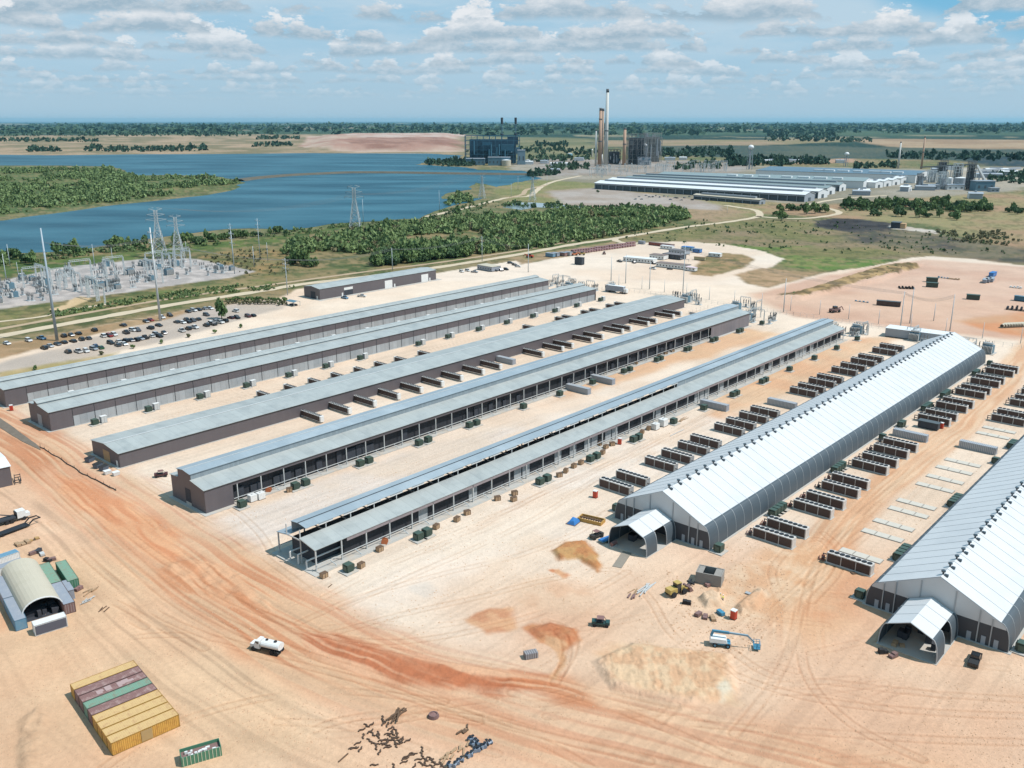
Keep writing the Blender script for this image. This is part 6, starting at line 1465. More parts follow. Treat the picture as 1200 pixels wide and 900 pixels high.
cabin(750,307,26,8,3.4,rzc+R(8),M['white'],M['farwhite'],'long white cabin nearest the camera left in the cabin cluster')
cabin(789,314,26,7,3.4,rzc+R(4),M['white'],mat('brown_roof',C(140,124,118,.66),.8,0,.1,.5),'long white cabin with a brown roof at the front of the cabin cluster')
cabin(772,303.5,13,8,3.6,rzc+R(4),M['white'],mat('brown_roof',C(140,124,118,.66),.8,0,.1,.5),'white cabin with a mauve-brown roof in the middle of the cluster')
cabin(790,303,17,9,3.8,rzc,M['darkfar'],mat('grey_roof',C(128,124,126,.66),.8,0,.1,.5),'dark grey cabin with a flat roof in the middle of the cluster')
cabin(796,297.5,16,8,3.4,rzc,M['farwall'],mat('grey_roof',C(128,124,126,.66),.8,0,.1,.5),'grey cabin behind the dark one in the cluster')
cabin(806,293.5,10,5,3.2,rzc,M['cblue'],M['blueplas'],'blue-sided cabin, left of the two blue ones at the back')
cabin(817,296,7,4,3.2,rzc,M['blueplas'],M['cgrey'],'bright blue cabin, right of the two blue ones at the back')
cabin(838,301,10,5,3.,rzc+R(10),M['white'],M['farwhite'],'small white trailer on the grassy island in the yard')
cabin(810,317.5,8,4,2.8,rzc,M['white'],mat('pink_roof',C(232,210,215,.7),.7,0,.05,1),'small pinkish white cabin at the right end of the front row')
cabin(782,292,12,4,3.,rzc,M['white'],M['farwhite'],'white trailer before the red container at the back of the cluster')
cabin(775,288.5,26,3.5,2.6,rzc-R(4),mat('dull_red',C(150,84,74,.66),.7,0,.1,1),mat('brown_roof',C(140,124,118,.66),.8,0,.1,.5),'dull red long container at the back of the cabin cluster',win=False)
cabin(752,286,6,3,2.6,rzc,M['cgrey'],M['cgrey'],'small grey cabin at the end of the mauve rows',win=False)
cabin(820,305,9,2.5,2.6,rzc+R(10),mat('khaki',C(190,180,140,.66),.7,0,.1,1),M['wood'],'khaki container right of the dark cabin',win=False)
cabin(573,316.5,36/2.2,9,3.6,rzc-R(5),M['cgrey'],M['cream'],'pale cream roofed cabin beyond the workshop end','cabins behind the workshop')
cabin(1075,397,30,9,4.5,rzc+R(6),M['farwall'],M['farwhite'],'white flat roofed building behind the ridge of the left tent','cabins behind the tents',win=False)
# box trailer
def semitrailer():
    r=empty('box_trailer',at(722,343),rzc+R(5),'grey box trailer on wheels beyond the far end of the second shed','trailer'); MB().box(-7,6,-1.5,1.5,1.3,4.6).build('box',M['cgrey'],r); MB().box(-7.1,6.1,-1.6,1.6,4.6,4.75).build('roof',M['farwhite'],r)
    MB().box(6.1,8.2,-1.2,1.2,.8,3.2).build('cab',M['white'],r)
    for x in (-5.5,-4.2,3.8,5.1,7.2):
        for y in (-1.2,1.2): MB().cyl((x,y-.2,.55),(x,y+.2,.55),.55,.55,10).build('wheel',M['rubber'],r)
semitrailer()
def mauve_rows():
    r2=random.Random(21); m1=mat('mauve_rack',C(160,124,124,.66),.8,0,.15,.6)
    k=0
    for i in range(24):
        t=i/23; p=(672+(742-672)*t,298-(298-288.5)*t)
        for j in (0,1):
            w=at(p[0],p[1]-j*3.0); r=empty('stacked_rack',w,SROT+R(6),'low mauve-brown rack, one of the long double row beside the dirt road','rack','mauve-brown racks in the double row')
            MB().box(-2.2,2.2,-1.4,1.4,.3,1.7+r2.uniform(-.3,.3)).build('load',m1,r); MB().box(-2.3,2.3,-1.5,1.5,0,.3).build('base',M['timber'],r)
mauve_rows()
def machine(px,py,m,label,kind='loader',rz=0.,s=1.):
    r=empty('earth_mover',at(px,py),rz,label,'machine','machines behind the sheds'); MB().box(-2.5,2.5,-1.2,1.2,.8,1.9).build('chassis',m,r); MB().box(-.8,.9,-.9,.9,1.9,3.1).build('cab',M['glass'],r)
    MB().bar((1.5,0,1.8),(4,0,2.6),.4).bar((4,0,2.6),(5.2,0,.8),.3).build('boom',m,r)
    for x in (-1.7,1.7):
        for y in (-1.2,1.2): MB().cyl((x,y-.25,.7),(x,y+.25,.7),.7,.7,10).build('wheel',M['rubber'],r)
    r.scale=(s,)*3
machine(621,302,M['red'],'red loader by the dirt road left of the mauve rows',rz=R(160),s=1.1); machine(673,299.5,M['orange'],'orange excavator at the left end of the mauve rows, left of two',rz=R(10)); machine(682,299,M['machyel'],'yellow-orange excavator at the left end of the mauve rows, right of two',rz=R(170)); machine(708,298,M['crust'],'small dark rust loader in the open yard before the mauve rows',rz=R(90),s=.8); machine(978,366,M['crust'],'dark rust machine behind the far end of the skeleton shed',rz=R(20),s=1.2)
for i,(px,py,m,L_) in enumerate([(645,301,'cblue',8),(651,300.5,'cgrey',6),(660,300,'cmaroon',6),(666,299.5,'lgrey',6),(679,310,'darkfar',7)]):
    cabin(px,py,L_,3.5,3 if i<4 else 5.5,rzc,M[m],M['cgrey'] if i<4 else M['darkfar'],['blue','grey','mauve','pale','black square'][i]+' box unit on the pale yard left of the mauve rows','box units left of the mauve rows','box_unit',False)
# pink yard top right
def stack4(px,py,m,label,nx,ny,sx,rz=0.,h=2.5,group='stacks in the pink yard'): 
    return pallets('equipment_stack',at(px,py),nx,ny,m,label,'stack',rz,sx,h,int(px),group)
cabin(1163,324,9,3,3,rzc+PI/2,M['blueplas'],M['blueplas'],'bright blue container in the pink yard at the right','stacks in the pink yard','shipping_container',False)
for i in range(3): cabin(1154+4*i,331-.6*i,9,2.5,2.4,SROT+R(8),M['cgrey'],M['farwall'],f'grey ribbed container right of the blue one in the pink yard, {ORD[i]} from the left','stacks in the pink yard','shipping_container',False)
for i,(px,py) in enumerate([(1092,330.5),(1092,336.5),(1140,351)]): cabin(px,py,7.5,3,3.,rzc+R(16),M['green'],mat('green_lid',C(78,98,86,.66),.5,0,.1,1),['green rack unit, farther of the two in the middle of the pink yard','green rack unit, nearer of the two in the middle of the pink yard','dark green single unit in the middle right of the pink yard'][i],'stacks in the pink yard','green_unit',False)
stack4(1055,338.5,M['rubber'],'black flat stack of frames in the pink yard',5,3,2.1,rzc+R(30),1.3)
cabin(1041,358.5,13.5,2.6,2.9,rzc+R(14),M['coil'],M['fardark'],'long black ribbed unit behind the post line in the pink yard','stacks in the pink yard','ribbed_unit',False)
cabin(1198,353,9,3,3,rzc,M['navy'],M['navy2'],'dark blue container cut by the right edge in the pink yard','stacks in the pink yard','shipping_container',False)
stack4(1180,363,M['interior'],'dark stack of bent fittings near the right edge of the pink yard',7,3,2.4,rzc+R(8),2)
stack4(1100,325.5,M['cblue'],'small blue-grey pallet group at the back of the pink yard',4,1,2,rzc,1); stack4(1112,327,M['wood'],'small brown pallet group at the back of the pink yard',4,2,2,rzc,.8); stack4(1184,337,M['white'],'white wrapped pallets near the right edge at the back of the pink yard',4,2,2,rzc,1.2); stack4(1003,353,M['cblue'],'blue-grey pallets behind the skeleton shed far end',4,1,2.4,rzc,.8)
for i in range(11):
    p=at(1176+i*3.2,383.5-i*.15); r=empty('concrete_pipe',p,SROT-R(4),f'pale concrete pipe lying in the row at the right edge, {ORD[i]} from the left','pipe','pale pipes in the row at the right edge')
    n=14; b=MB(); r0,r1=1.1,.85; vs=[];fs=[]
    for x in (-3,3):
        for rr_ in (r0,r1):
            for k in range(n): t=2*PI*k/n; vs.append((x,rr_*math.cos(t),1.1+rr_*math.sin(t)))
    for k in range(n): k2=(k+1)%n; fs+= [(k,k2,2*n+k2,2*n+k),(n+k2,n+k,3*n+k,3*n+k2),(k,n+k,n+k2,k2),(2*n+k,2*n+k2,3*n+k2,3*n+k)]
    b.add(vs,fs).build('pipe_shell',M['cream'],r)
cabin(1088,502,7,2.6,2.6,rzc,M['darkfar'],M['fardark'],'dark framed unit beside the red toilet in the left tent cooler row','stacks by the tents','dark_unit',False)
# dark-capped structure by the burnt ground
cabin(1050,267,12,9,6,SROT+R(10),M['darkfar'],M['fardark'],'black square shed on the burnt ground in the right distance','sheds on the burnt ground','dark_shed',False); cabin(1057,267.5,9,7,5,SROT+R(10),mat('tan_shed',C(206,170,128,.66),.8,0,.05,.5),mat('tan_shed',C(206,170,128,.66),.8,0,.05,.5),'tan square shed on the burnt ground in the right distance','sheds on the burnt ground','tan_shed',False)
# ---------------------------------------------------------------- the smelter halls and plants in the distance
def hall(name,NL,NR,w,h,rise,roof,front,end,label,group=None,dark=True,clere=0,zb=0.):
    A=at(*NL,h); B=at(*NR,h); A.z=B.z=0; d=B-A; L_=d.length; rz=math.atan2(d.y,d.x)
    r=empty(name,A,rz,label,'industrial hall',group)
    g=MB(); g.box(0,L_,.15,w,0,h-.1) if not dark else g.box(0,L_,1.5,w,0,h-.1); wl=g.build('wall',front,r)
    if dark:
        p=MB(); n=int(L_/14)
        for i in range(n+1): x=min(L_-.8,i*14); p.box(x,x+.8,.0,1.4,0,h-.1)
        p.build('post_row',M['farwall'],r); MB().box(0,L_,0,.3,h-2.2,h-.1).build('fascia',M['farwall'],r)
    e=MB(); e.prism([(0,0),(0,h),(w/2,h+rise-.2),(w,h),(w,0)],L_-.3,L_+.3); ew=e.build('end_wall',end,r); MB().prism([(0,0),(0,h),(w/2,h+rise-.2),(w,h),(w,0)],-.3,.3).build('end_wall',end,r)
    MB().box(L_+.31,L_+.5,w*.35,w*.6,0,h*.55).build('doorway',M['fardark'],ew)
    MB().slab([(-.8,h),(w/2,h+rise)],-1,L_+1,.3).build('roof',roof,r); MB().slab([(w/2,h+rise),(w+.8,h)],-1,L_+1,.3).build('roof',roof,r)
    if clere:
        rr_=random.Random(int(L_))
        for i in range(clere): x=L_*(.35+.6*i/clere)+rr_.uniform(-6,6); MB().box(x,x+rr_.uniform(12,22),w*.12,w*.12+9,h+.5,h+4.2).build('roof_monitor',M['farwhite'],r)
    else: MB().box(10,L_-10,w/2-2,w/2+2,h+rise+.2,h+rise+2.2).build('ridge_vent',M['farwall'],r)
    return r
hall('smelter_hall',(697,214.5),(943,228.5),32,9.5,3.5,M['farwhite'],M['fardark'],M['farwall'],'long white-roofed industrial hall with a dark open side, nearest of the distant rows','distant long halls')
hall('smelter_hall',(712,210.6),(959,224.4),30,10,3.0,M['farwhite'],M['fardark'],M['farwhite'],'second white-roofed hall from the front among the distant rows','distant long halls')
hall('smelter_hall',(731,208.4),(969,220.6),30,10,3.0,M['fargrey'],M['fardark'],M['farwhite'],'third hall from the front among the distant rows, greenish grey roof','distant long halls')
hall('smelter_hall',(747,206.6),(984,216.8),30,10,3.0,M['fargrey'],M['fardark'],M['farwhite'],'fourth hall from the front among the distant rows, greenish grey roof','distant long halls')
hall('smelter_hall',(768,204.9),(1012,212.6),95,12,3.5,M['fargrey'],M['farwhite'],M['farwhite'],'broad grey-green roofed hall with white roof boxes behind the long halls',None,False,7)
hall('smelter_hall',(886,199.6),(1073,205.4),170,14,4,M['farblue'],M['farwhite'],M['farwhite'],'broad slate blue roofed hall, farthest of the distant halls',None,False,7)
hall('open_shed',(813,228.3),(890,234.4),13,6.,1.5,M['cream'],M['fardark'],M['farwall'],'low cream-roofed open shed before the nearest distant hall')
for i,(x,y,w_) in enumerate([(1022,219,17),(1032,217.5,17),(1042,216,17),(1052,214,16),(1066,212,22),(1082,210,16)]):
    hall('annex_hall',(x-6,y-5.5),(x+4,y-5.),28,9,2.5,M['farwhite'],M['farwhite'],M['farwhite'],f'small white gabled annex at the right end of the distant halls, {ORD[i]} from the left','white annexes of the distant halls',False)
for i,(x,y,w_) in enumerate([(962,226,8),(974,221,8),(1010,228,20),(1085,222.5,22),(1098,221,10),(1122,221,14)]):
    hall('annex_hall',(x-w_/2,y-4.),(x+w_/2,y-3.6),18,6,1.5,M['farwall'],M['farwall'],M['farwall'],f'low grey annex before the distant halls, {ORD[i]} from the left','grey annexes of the distant halls',False)
for i,(x,y,w_) in enumerate([(615,192,18),(637,191,8),(655,194,20),(678,188,10),(760,187.5,14),(785,187.5,12),(800,187,8),(650,201,10),(905,190.5,16),(925,190.3,18),(940,190,14),(985,190.5,10),(1170,201,26),(1110,198,22)]):
    hall('distant_shed',(x-w_/2,y-2.6),(x+w_/2,y-2.5),22,7,1.5,M['farwhite'] if i%2==0 else M['farwall'],M['farwhite'],M['farwall'],f'small pale shed in the industrial area below the horizon, {ORD[i]} of its scatter','small distant sheds',False)
def stack(px,pb,pt,wb,wt,m,label,bands=None):
    p=at(px,pb); s=scl(p); h=(pb-pt)/s; r=empty('chimney_stack',p,0,label,'chimney')
    MB().cyl((0,0,0),(0,0,h*.955),wb/s/2,wt/s/2*1.02,20).build('shaft',m,r,smooth=True)
    MB().cyl((0,0,h*.955),(0,0,h),wt/s/2*1.08,wt/s/2*1.05,20).build('top_band',M['stackg'],r,smooth=True)
    if bands:
        for z in bands: t=wb+(wt-wb)*z; MB().cyl((0,0,h*z),(0,0,h*z+2.5),t/s/2*1.12,t/s/2*1.12,20).build('ring_band',M['stackg'],r)
stack(709.6,193.5,108.6,5.0,3.2,M['stackw'],'tallest pale concrete chimney in the distance, standing above the horizon',[.45])
stack(702.3,194.5,129.5,4.6,3.2,M['stackb'],'brown chimney with dark bands just left of the tallest pale one',[.42,.8]); stack(705.2,193,130,3.0,2.6,mat('tan_stack',C(190,165,145,.62),.8,0,.06,.05),'slim tan chimney squeezed between the brown and the tallest one')
stack(697.9,194.5,153,2.4,2.0,M['stackw'],'short white chimney, leftmost of the chimney cluster'); stack(731,193.3,151.5,4.2,3.2,M['stackb'],'short orange-brown chimney standing apart right of the tall ones',[.55])
stack(705.5,194,180.5,1.5,1.4,M['stackw'],'very small white stack at the foot of the brown chimney')
stack(1052.3,197.5,167,2.6,1.6,M['stackw'],'pale chimney in the right distance behind the slate blue roof'); stack(1079.5,198,161,2.4,1.6,M['stackb'],'reddish chimney right of the pale one in the right distance',[.5])
def water_tower(px,pb,pt,rad,label):
    p=at(px,pb); s=scl(p); h=(pb-pt)/s; R_=rad/s; r=empty('water_tower',p,0,label,'water tower')
    MB().sphere((0,0,h-R_*.8),R_,16,10,.8).build('tank',M['farwhite'],r,smooth=True); MB().cyl((0,0,0),(0,0,h-R_*1.4),R_*.16,R_*.16,8).build('riser',M['farwall'],r)
    for k in range(5): t=2*PI*k/5+.3; MB().bar((math.cos(t)*R_*1.0,math.sin(t)*R_*1.0,0),(math.cos(t)*R_*.8,math.sin(t)*R_*.8,h-R_),R_*.13).build('leg',M['farwall'],r)
    b=MB()
    for z in (.3,.6):
        for k in range(5): t=2*PI*k/5+.3; t2=t+2*PI/5; b.bar((math.cos(t)*R_*.95,math.sin(t)*R_*.95,h*z),(math.cos(t2)*R_*.95,math.sin(t2)*R_*.95,h*z),R_*.07)
    b.build('brace',M['farwall'],r)
water_tower(878.3,198.5,170.7,3.3,'white water tower on legs left behind the distant halls'); water_tower(991,195.5,178.8,2.6,'smaller white water tower right behind the distant halls'); water_tower(755,192.5,169,2.1,'slim pale blue water tower in front of the boiler house')
def boiler(px,pb,wpx,hpx,dm,m,label,seed,n=5,lv=6,name='boiler_house'):
    p=at(px,pb); s=scl(p); w=wpx/s; h=hpx/s; d=dm; r=empty(name,p+Vector((0,d/2,0)),0,label,'power plant'); r_=random.Random(seed)
    f=MB(); t=max(.9,h*.016)
    for i in range(n+1):
        for j in (0,1,2): x=-w/2+w*i/n; y=-d/2+d*j/2; f.bar((x,y,0),(x,y,h*(1 if r_.random()<.8 else .85)),t)
    for k in range(1,lv+1):
        z=h*k/lv*.99
        for j in (0,2): y=-d/2+d*j/2; f.bar((-w/2,y,z),(w/2,y,z),t*.8)
        for i in (0,n): x=-w/2+w*i/n; f.bar((x,-d/2,z),(x,d/2,z),t*.8)
    for i in range(n):
        for k in range(lv):
            if r_.random()<.5: x=-w/2+w*i/n; f.bar((x,-d/2-.3,h*k/lv),(x+w/n,-d/2-.3,h*(k+1)/lv),t*.5)
    f.build('steel_frame',m[0],r)
    for k in range(16):
        x=r_.uniform(-w/2,w/2*.8); ww=r_.uniform(.08,.24)*w; z=r_.uniform(0,.7)*h; hh=r_.uniform(.1,.28)*h; y=r_.uniform(-d/2+1,d/4)
        x=min(x,w/2-ww); hh=min(hh,h*.98-z)
        MB().box(x,x+ww,y,y+r_.uniform(.2,.5)*d,z,z+hh).build('vessel_block',m[1+k%(len(m)-1)],r)
    MB().box(-w*.42,w*.42,-d*.2,d*.4,0,h*.86).build('boiler_casing',m[1],r)
    b=MB()
    for k in range(7): x=r_.uniform(-w/2,w/2); y=-d/2-1; z0=r_.uniform(0,.4)*h; b.cyl((x,y,z0),(x,y,z0+r_.uniform(.2,.5)*h),w*.012+.5,w*.012+.5,8)
    b.build('duct',m[-1],r)
    return r,w,h,s
r_,w_,h_,s_=boiler(577,192,64,32,60,(M['navy'],mat('deep_navy',C(44,78,98,.7),.7,0,.4,.1),M['navy2'],M['navy']),'dark blue power station boiler house on the lake shore with twin dark-topped masts',5,9,6)
for x in (588.2,604.3):
    X=(x-577)/s_; H_=(192-140.)/s_
    MB().cyl((X,5,0),(X,5,H_*.87),1.6,1.1,8).build('mast',M['navy2'],r_); MB().cyl((X,5,H_*.86),(X,5,H_),3.2,3.4,10).build('mast_head',M['darkfar'],r_); MB().cyl((X,5,H_*.62),(X,5,H_*.65),4.5,4.5,8).build('mast_platform',M['darkfar'],r_)
def block(name,px,pb,wpx,hpx,d,m,label,cat='plant building',group='plant buildings on the lake shore'):
    p=at(px,pb); s=scl(p); w=wpx/s; h=hpx/s; r=empty(name,p,0,label,cat,group); MB().box(-w/2,w/2,0,d,0,h).build('wall',m,r); MB().box(-w/2-.6,w/2+.6,-.6,d+.6,h,h+1.2).build('parapet',M['farwall'],r)
    k=MB(); n=max(2,int(w/9)); 
    for i in range(n): x=-w/2+w*(i+.5)/n; k.box(x-1.6,x+1.6,-.15,0,h*.3,h*.6)
    k.build('window_band',M['fardark'],r); return r
block('plant_building',557,193.5,22,7,30,M['navy2'],'low blue-grey block at the left foot of the dark blue boiler house'); block('plant_building',585,194,26,9,25,M['navy2'],'wide blue-grey block before the dark blue boiler house'); block('plant_building',611,193,9,16,30,mat('pale_navy',C(128,154,168,.66),.7,0,.1,.1),'tall pale blue-grey block at the right foot of the dark blue boiler house')
def tank(px,pb,wpx,hpx,m,label,g=None):
    p=at(px,pb); s=scl(p); R_=wpx/s/2; h=hpx/s; r=empty('storage_tank',p+Vector((0,R_,0)),0,label,'storage tank',g); MB().cyl((0,0,0),(0,0,h),R_,R_,24).build('shell',m,r,smooth=False); MB().cyl((0,0,h),(0,0,h*1.12),R_*1.01,R_*.1,24).build('roof',M['farwhite'],r)
tank(593.3,194.5,11,6.5,M['cream'],'cream round storage tank before the dark blue boiler house')
tank(619,190,5,2.5,M['farwhite'],'flat white tank right of the dark blue boiler house','white tanks by the chimneys'); tank(668,184,6,4,mat('teal_tank',C(130,180,196,.66),.6,0,.05,.1),'pale teal tank left of the chimney cluster','white tanks by the chimneys'); tank(1128,218,13,9,M['farwall'],'grey round tank in the right-hand plant','tanks in the right-hand plant'); tank(1114,217,7,8,M['farwhite'],'white round tank in the right-hand plant','tanks in the right-hand plant'); tank(694,184,2.4,8,M['cream'],'cream silo left of the short white chimney','white tanks by the chimneys')
boiler(746,193,20,35,40,(M['steelfar'],M['darkfar'],M['steelfar'],M['darkfar']),'dark lattice boiler house right of the orange-brown chimney',9,4,6)
boiler(765,190,20,33,40,(mat('pale_plant_steel',C(176,176,170,.62),.8,0,.25,.06),M['steelfar'],mat('pale_plant_steel',C(176,176,170,.62),.8,0,.25,.06),M['farwall']),'paler lattice boiler house with a reddish roof edge, right of the dark one',12,5,6)
boiler(720,192,14,16,30,(M['darkfar'],M['darkfar'],M['steelfar'],M['farwall']),'low dark plant frame between the tall chimney and the orange-brown one',14,4,4)
boiler(755,193.5,14,9,14,(M['farwall'],M['farwall'],M['navy2'],M['farwall']),'low blue-grey plant block at the foot of the slim water tower',15,4,3)
boiler(1137,222.5,7,33,9,(M['steelfar'],M['darkfar'],M['steelfar'],M['darkfar']),'tall dark lattice tower carrying a white conveyor in the right-hand plant',16,2,9,'lattice_tower')
boiler(1105,205,9,17,12,(M['steelfar'],M['darkfar'],M['steelfar'],M['darkfar']),'dark lattice tower left in the right-hand plant',17,2,6,'lattice_tower')
boiler(1078,222,5,18,8,(M['steelfar'],M['farwall'],M['steelfar'],M['farwall']),'slim grey lattice tower at the left edge of the right-hand plant',18,2,6,'lattice_tower'); boiler(1105,222,8,20,10,(M['galv'],M['farwall'],M['farwhite'],M['farwall']),'pale lattice tower in the middle of the right-hand plant',19,2,6,'lattice_tower')
block('plant_building',1154,224,22,11,20,M['navy2'],'blue-grey block under the white conveyor of the right-hand plant','plant building','blocks in the right-hand plant'); block('plant_building',1092,222.5,18,5,18,M['farwall'],'pale low block at the left of the right-hand plant','plant building','blocks in the right-hand plant'); block('plant_building',1120,222.5,20,5,16,M['farwhite'],'white low block in the middle of the right-hand plant','plant building','blocks in the right-hand plant'); block('plant_building',1166,225,10,4,10,M['farwall'],'small pale block at the right end of the right-hand plant','plant building','blocks in the right-hand plant')
def conveyor(a,za,b,zb,w,label,m=None):
    A=at(*a); B=at(*b); A.z=za; B.z=zb; r=empty('conveyor',Vector((A.x,A.y,0)),0,label,'conveyor'); o=Vector((A.x,A.y,0)); MB().bar(A-o,B-o,w,w*.9).build('gallery',m or M['farwhite'],r)
    k=MB()
    for t in (.25,.5,.75): c=(A-o).lerp(B-o,t); k.bar((c.x-1,c.y,0),(c.x,c.y,c.z),.7); k.bar((c.x+1.5,c.y,0),(c.x,c.y,c.z),.7)
    k.build('trestle',M['farwall'],r)
conveyor((1141,222),38,(1158.5,221.5),2,3.2,'white conveyor running down from the tall lattice tower'); conveyor((1078,204),14,(1135,216),34,2.6,'grey conveyor rising to the tall lattice tower',M['steelfar']); conveyor((560,190),12,(600,192),30,4,'pale slanted gallery on the dark blue boiler house',M['navy2'])
boiler(1093,214,9,14,10,(M['galv'],M['farwall'],M['steelfar'],M['farwhite']),'small pale lattice tower beside the white annexes',21,2,5,'lattice_tower')
boiler(1122,216,8,24,10,(M['galv'],M['steelfar'],M['farwall'],M['steelfar']),'grey lattice tower just left of the tallest dark one',22,2,7,'lattice_tower')
conveyor((1128,214),30,(1100,206),20,2.6,'short grey conveyor between the lattice towers',M['steelfar']); conveyor((1140,205),8,(1195,200),6,4,'long low pale conveyor running right from the plant',M['farwall'])
for i,(x,y,w_) in enumerate([(1160,207,30),(1185,204,26),(1100,201,18),(1060,222,10),(1144,230,16),(1012,226,12)]):
    hall('plant_shed',(x-w_/2,y-3),(x+w_/2,y-2.6),20,7,2,M['farwhite'] if i%2 else M['farwall'],M['farwall'],M['farwhite'],f'pale shed around the right-hand plant, {ORD[i]} of its group','pale sheds around the right-hand plant',False)
# big switchyard before the chimneys: tiny gantries
rs=random.Random(77); SW=P2([(700,199),(820,195),(860,197),(850,202),(760,203),(690,210)]); k=0
while k<70:
    x=rs.uniform(690,860); y=rs.uniform(196,210); w=at(x,y)
    if not pip(np.array([w.x]),np.array([w.y]),SW)[0]: continue
    put(PG,w,rs.choice((0,PI/2)),'tiny grey gantry in the big switchyard below the chimneys','gantries in the big switchyard',rs.uniform(1.0,1.6)); k+=1
# ---------------------------------------------------------------- trees
def fol(name,a,b_,sc=.35):
    m=bpy.data.materials.new(name); m.use_nodes=True; nt=m.node_tree; N=nt.nodes; L=nt.links; b=N['Principled BSDF']; b.inputs['Roughness'].default_value=.75; b.inputs['Specular IOR Level'].default_value=.25
    tc=N.new('ShaderNodeTexCoord'); n=N.new('ShaderNodeTexNoise'); n.inputs['Scale'].default_value=sc; n.inputs['Detail'].default_value=5; L.new(tc.outputs['Object'],n.inputs['Vector'])
    oi=N.new('ShaderNodeObjectInfo'); ad=N.new('ShaderNodeMath'); ad.operation='MULTIPLY_ADD'; L.new(oi.outputs['Random'],ad.inputs[0]); ad.inputs[1].default_value=.45; ad.inputs[2].default_value=-.22
    a2=N.new('ShaderNodeMath'); a2.operation='ADD'; L.new(n.outputs[0],a2.inputs[0]); L.new(ad.outputs[0],a2.inputs[1])
    mr=N.new('ShaderNodeMapRange'); L.new(a2.outputs[0],mr.inputs[0]); mr.inputs[1].default_value=.25; mr.inputs[2].default_value=.75
    mx=N.new('ShaderNodeMix'); mx.data_type='RGBA'; L.new(mr.outputs[0],mx.inputs[0]); mx.inputs[6].default_value=(*a,1); mx.inputs[7].default_value=(*b_,1); L.new(mx.outputs[2],b.inputs['Base Color']); return m
FOL=[fol('dark_foliage',(.034,.070,.030),(.095,.150,.052)),fol('mid_foliage',(.055,.105,.036),(.14,.20,.07)),fol('dry_foliage',(.085,.095,.05),(.19,.17,.09))]
FWOOD=fol('wood_foliage',(.042,.086,.040),(.165,.225,.085),.06); FFAR=fol('far_foliage',(.026,.062,.040),(.060,.105,.058),.008)
def crown_arrays(seed,n,leaf,h=1.,lobes=7):
    r=np.random.RandomState(seed); V=[];Fa=[]
    cs=[(r.uniform(-.5,.5),r.uniform(-.5,.5),r.uniform(.35,.95),r.uniform(.34,.55)) for _ in range(lobes)]; cs.append((0,0,.65,.6))
    for i in range(n):
        c=cs[r.randint(len(cs))]; d=r.normal(size=3); d/=np.linalg.norm(d); 
        if d[2]<-.3: d[2]*=-.5
        rad=c[3]*r.uniform(.72,1.08); p=np.array(c[:3])+d*rad*np.array([1,1,.85]); nn=d+r.normal(size=3)*.55; nn/=np.linalg.norm(nn)
        a=np.cross(nn,[.3,.2,1.]); a/=np.linalg.norm(a); b=np.cross(nn,a); s=leaf*r.uniform(.6,1.3)
        k=len(V); V+= [p+a*s,p+b*s*.8,p-a*s*.9,p-b*s*.8]; Fa.append((k,k+1,k+2,k+3))
    return np.array(V),np.array(Fa)
def tree_proto(name,seed,n,leaf,fm,cat,tall=8.,wide=3.6):
    r=proto(name,cat); V,Fa=crown_arrays(seed,n,leaf)
    b=MB(); b.v=[(x*wide,y*wide,z*tall*.80-tall*.04) for x,y,z in V]; b.f=[tuple(f) for f in Fa]; b.build('crown',fm,r,fix=False)
    rr=random.Random(seed); t=MB(); t.cyl((0,0,0),(.1,.1,tall*.55),.28,.14,7)
    for k in range(4): a=rr.uniform(0,6.3); t.cyl((0,0,tall*rr.uniform(.22,.4)),(math.cos(a)*wide*.55,math.sin(a)*wide*.55,tall*rr.uniform(.55,.75)),.13,.04,5)
    t.build('trunk',M['bark'],r); return r
TREES=[tree_proto('leafy_tree',100+i,330,.17,FOL[i%2],'tree',[6.5,10.5,8,9.5,5.5,11][i],[4.6,3.6,5.2,4.4,4.,4.8][i]) for i in range(6)]
BUSH=[tree_proto('leafy_shrub',200+i,120,.24,FOL[1+(i%2)] if i else FOL[1],'shrub',1.9,1.25) for i in range(3)]
DRY=tree_proto('dry_shrub',301,170,.2,FOL[2],'shrub',4.,3.)
def scatter(px,n,seed,wy=None,clump=0):
    poly=P2(px); xs=[p[0] for p in poly]; ys=[p[1] for p in poly]; r=np.random.RandomState(seed); out=[]
    while len(out)<n:
        x=r.uniform(min(xs),max(xs),4000); y=r.uniform(min(ys),max(ys),4000); k=pip(x,y,poly)
        if clump: k&=fbm(x,y,clump,seed,3)>r.uniform(.38,.52,4000)
        out+= list(zip(x[k],y[k]))
    return out[:n]
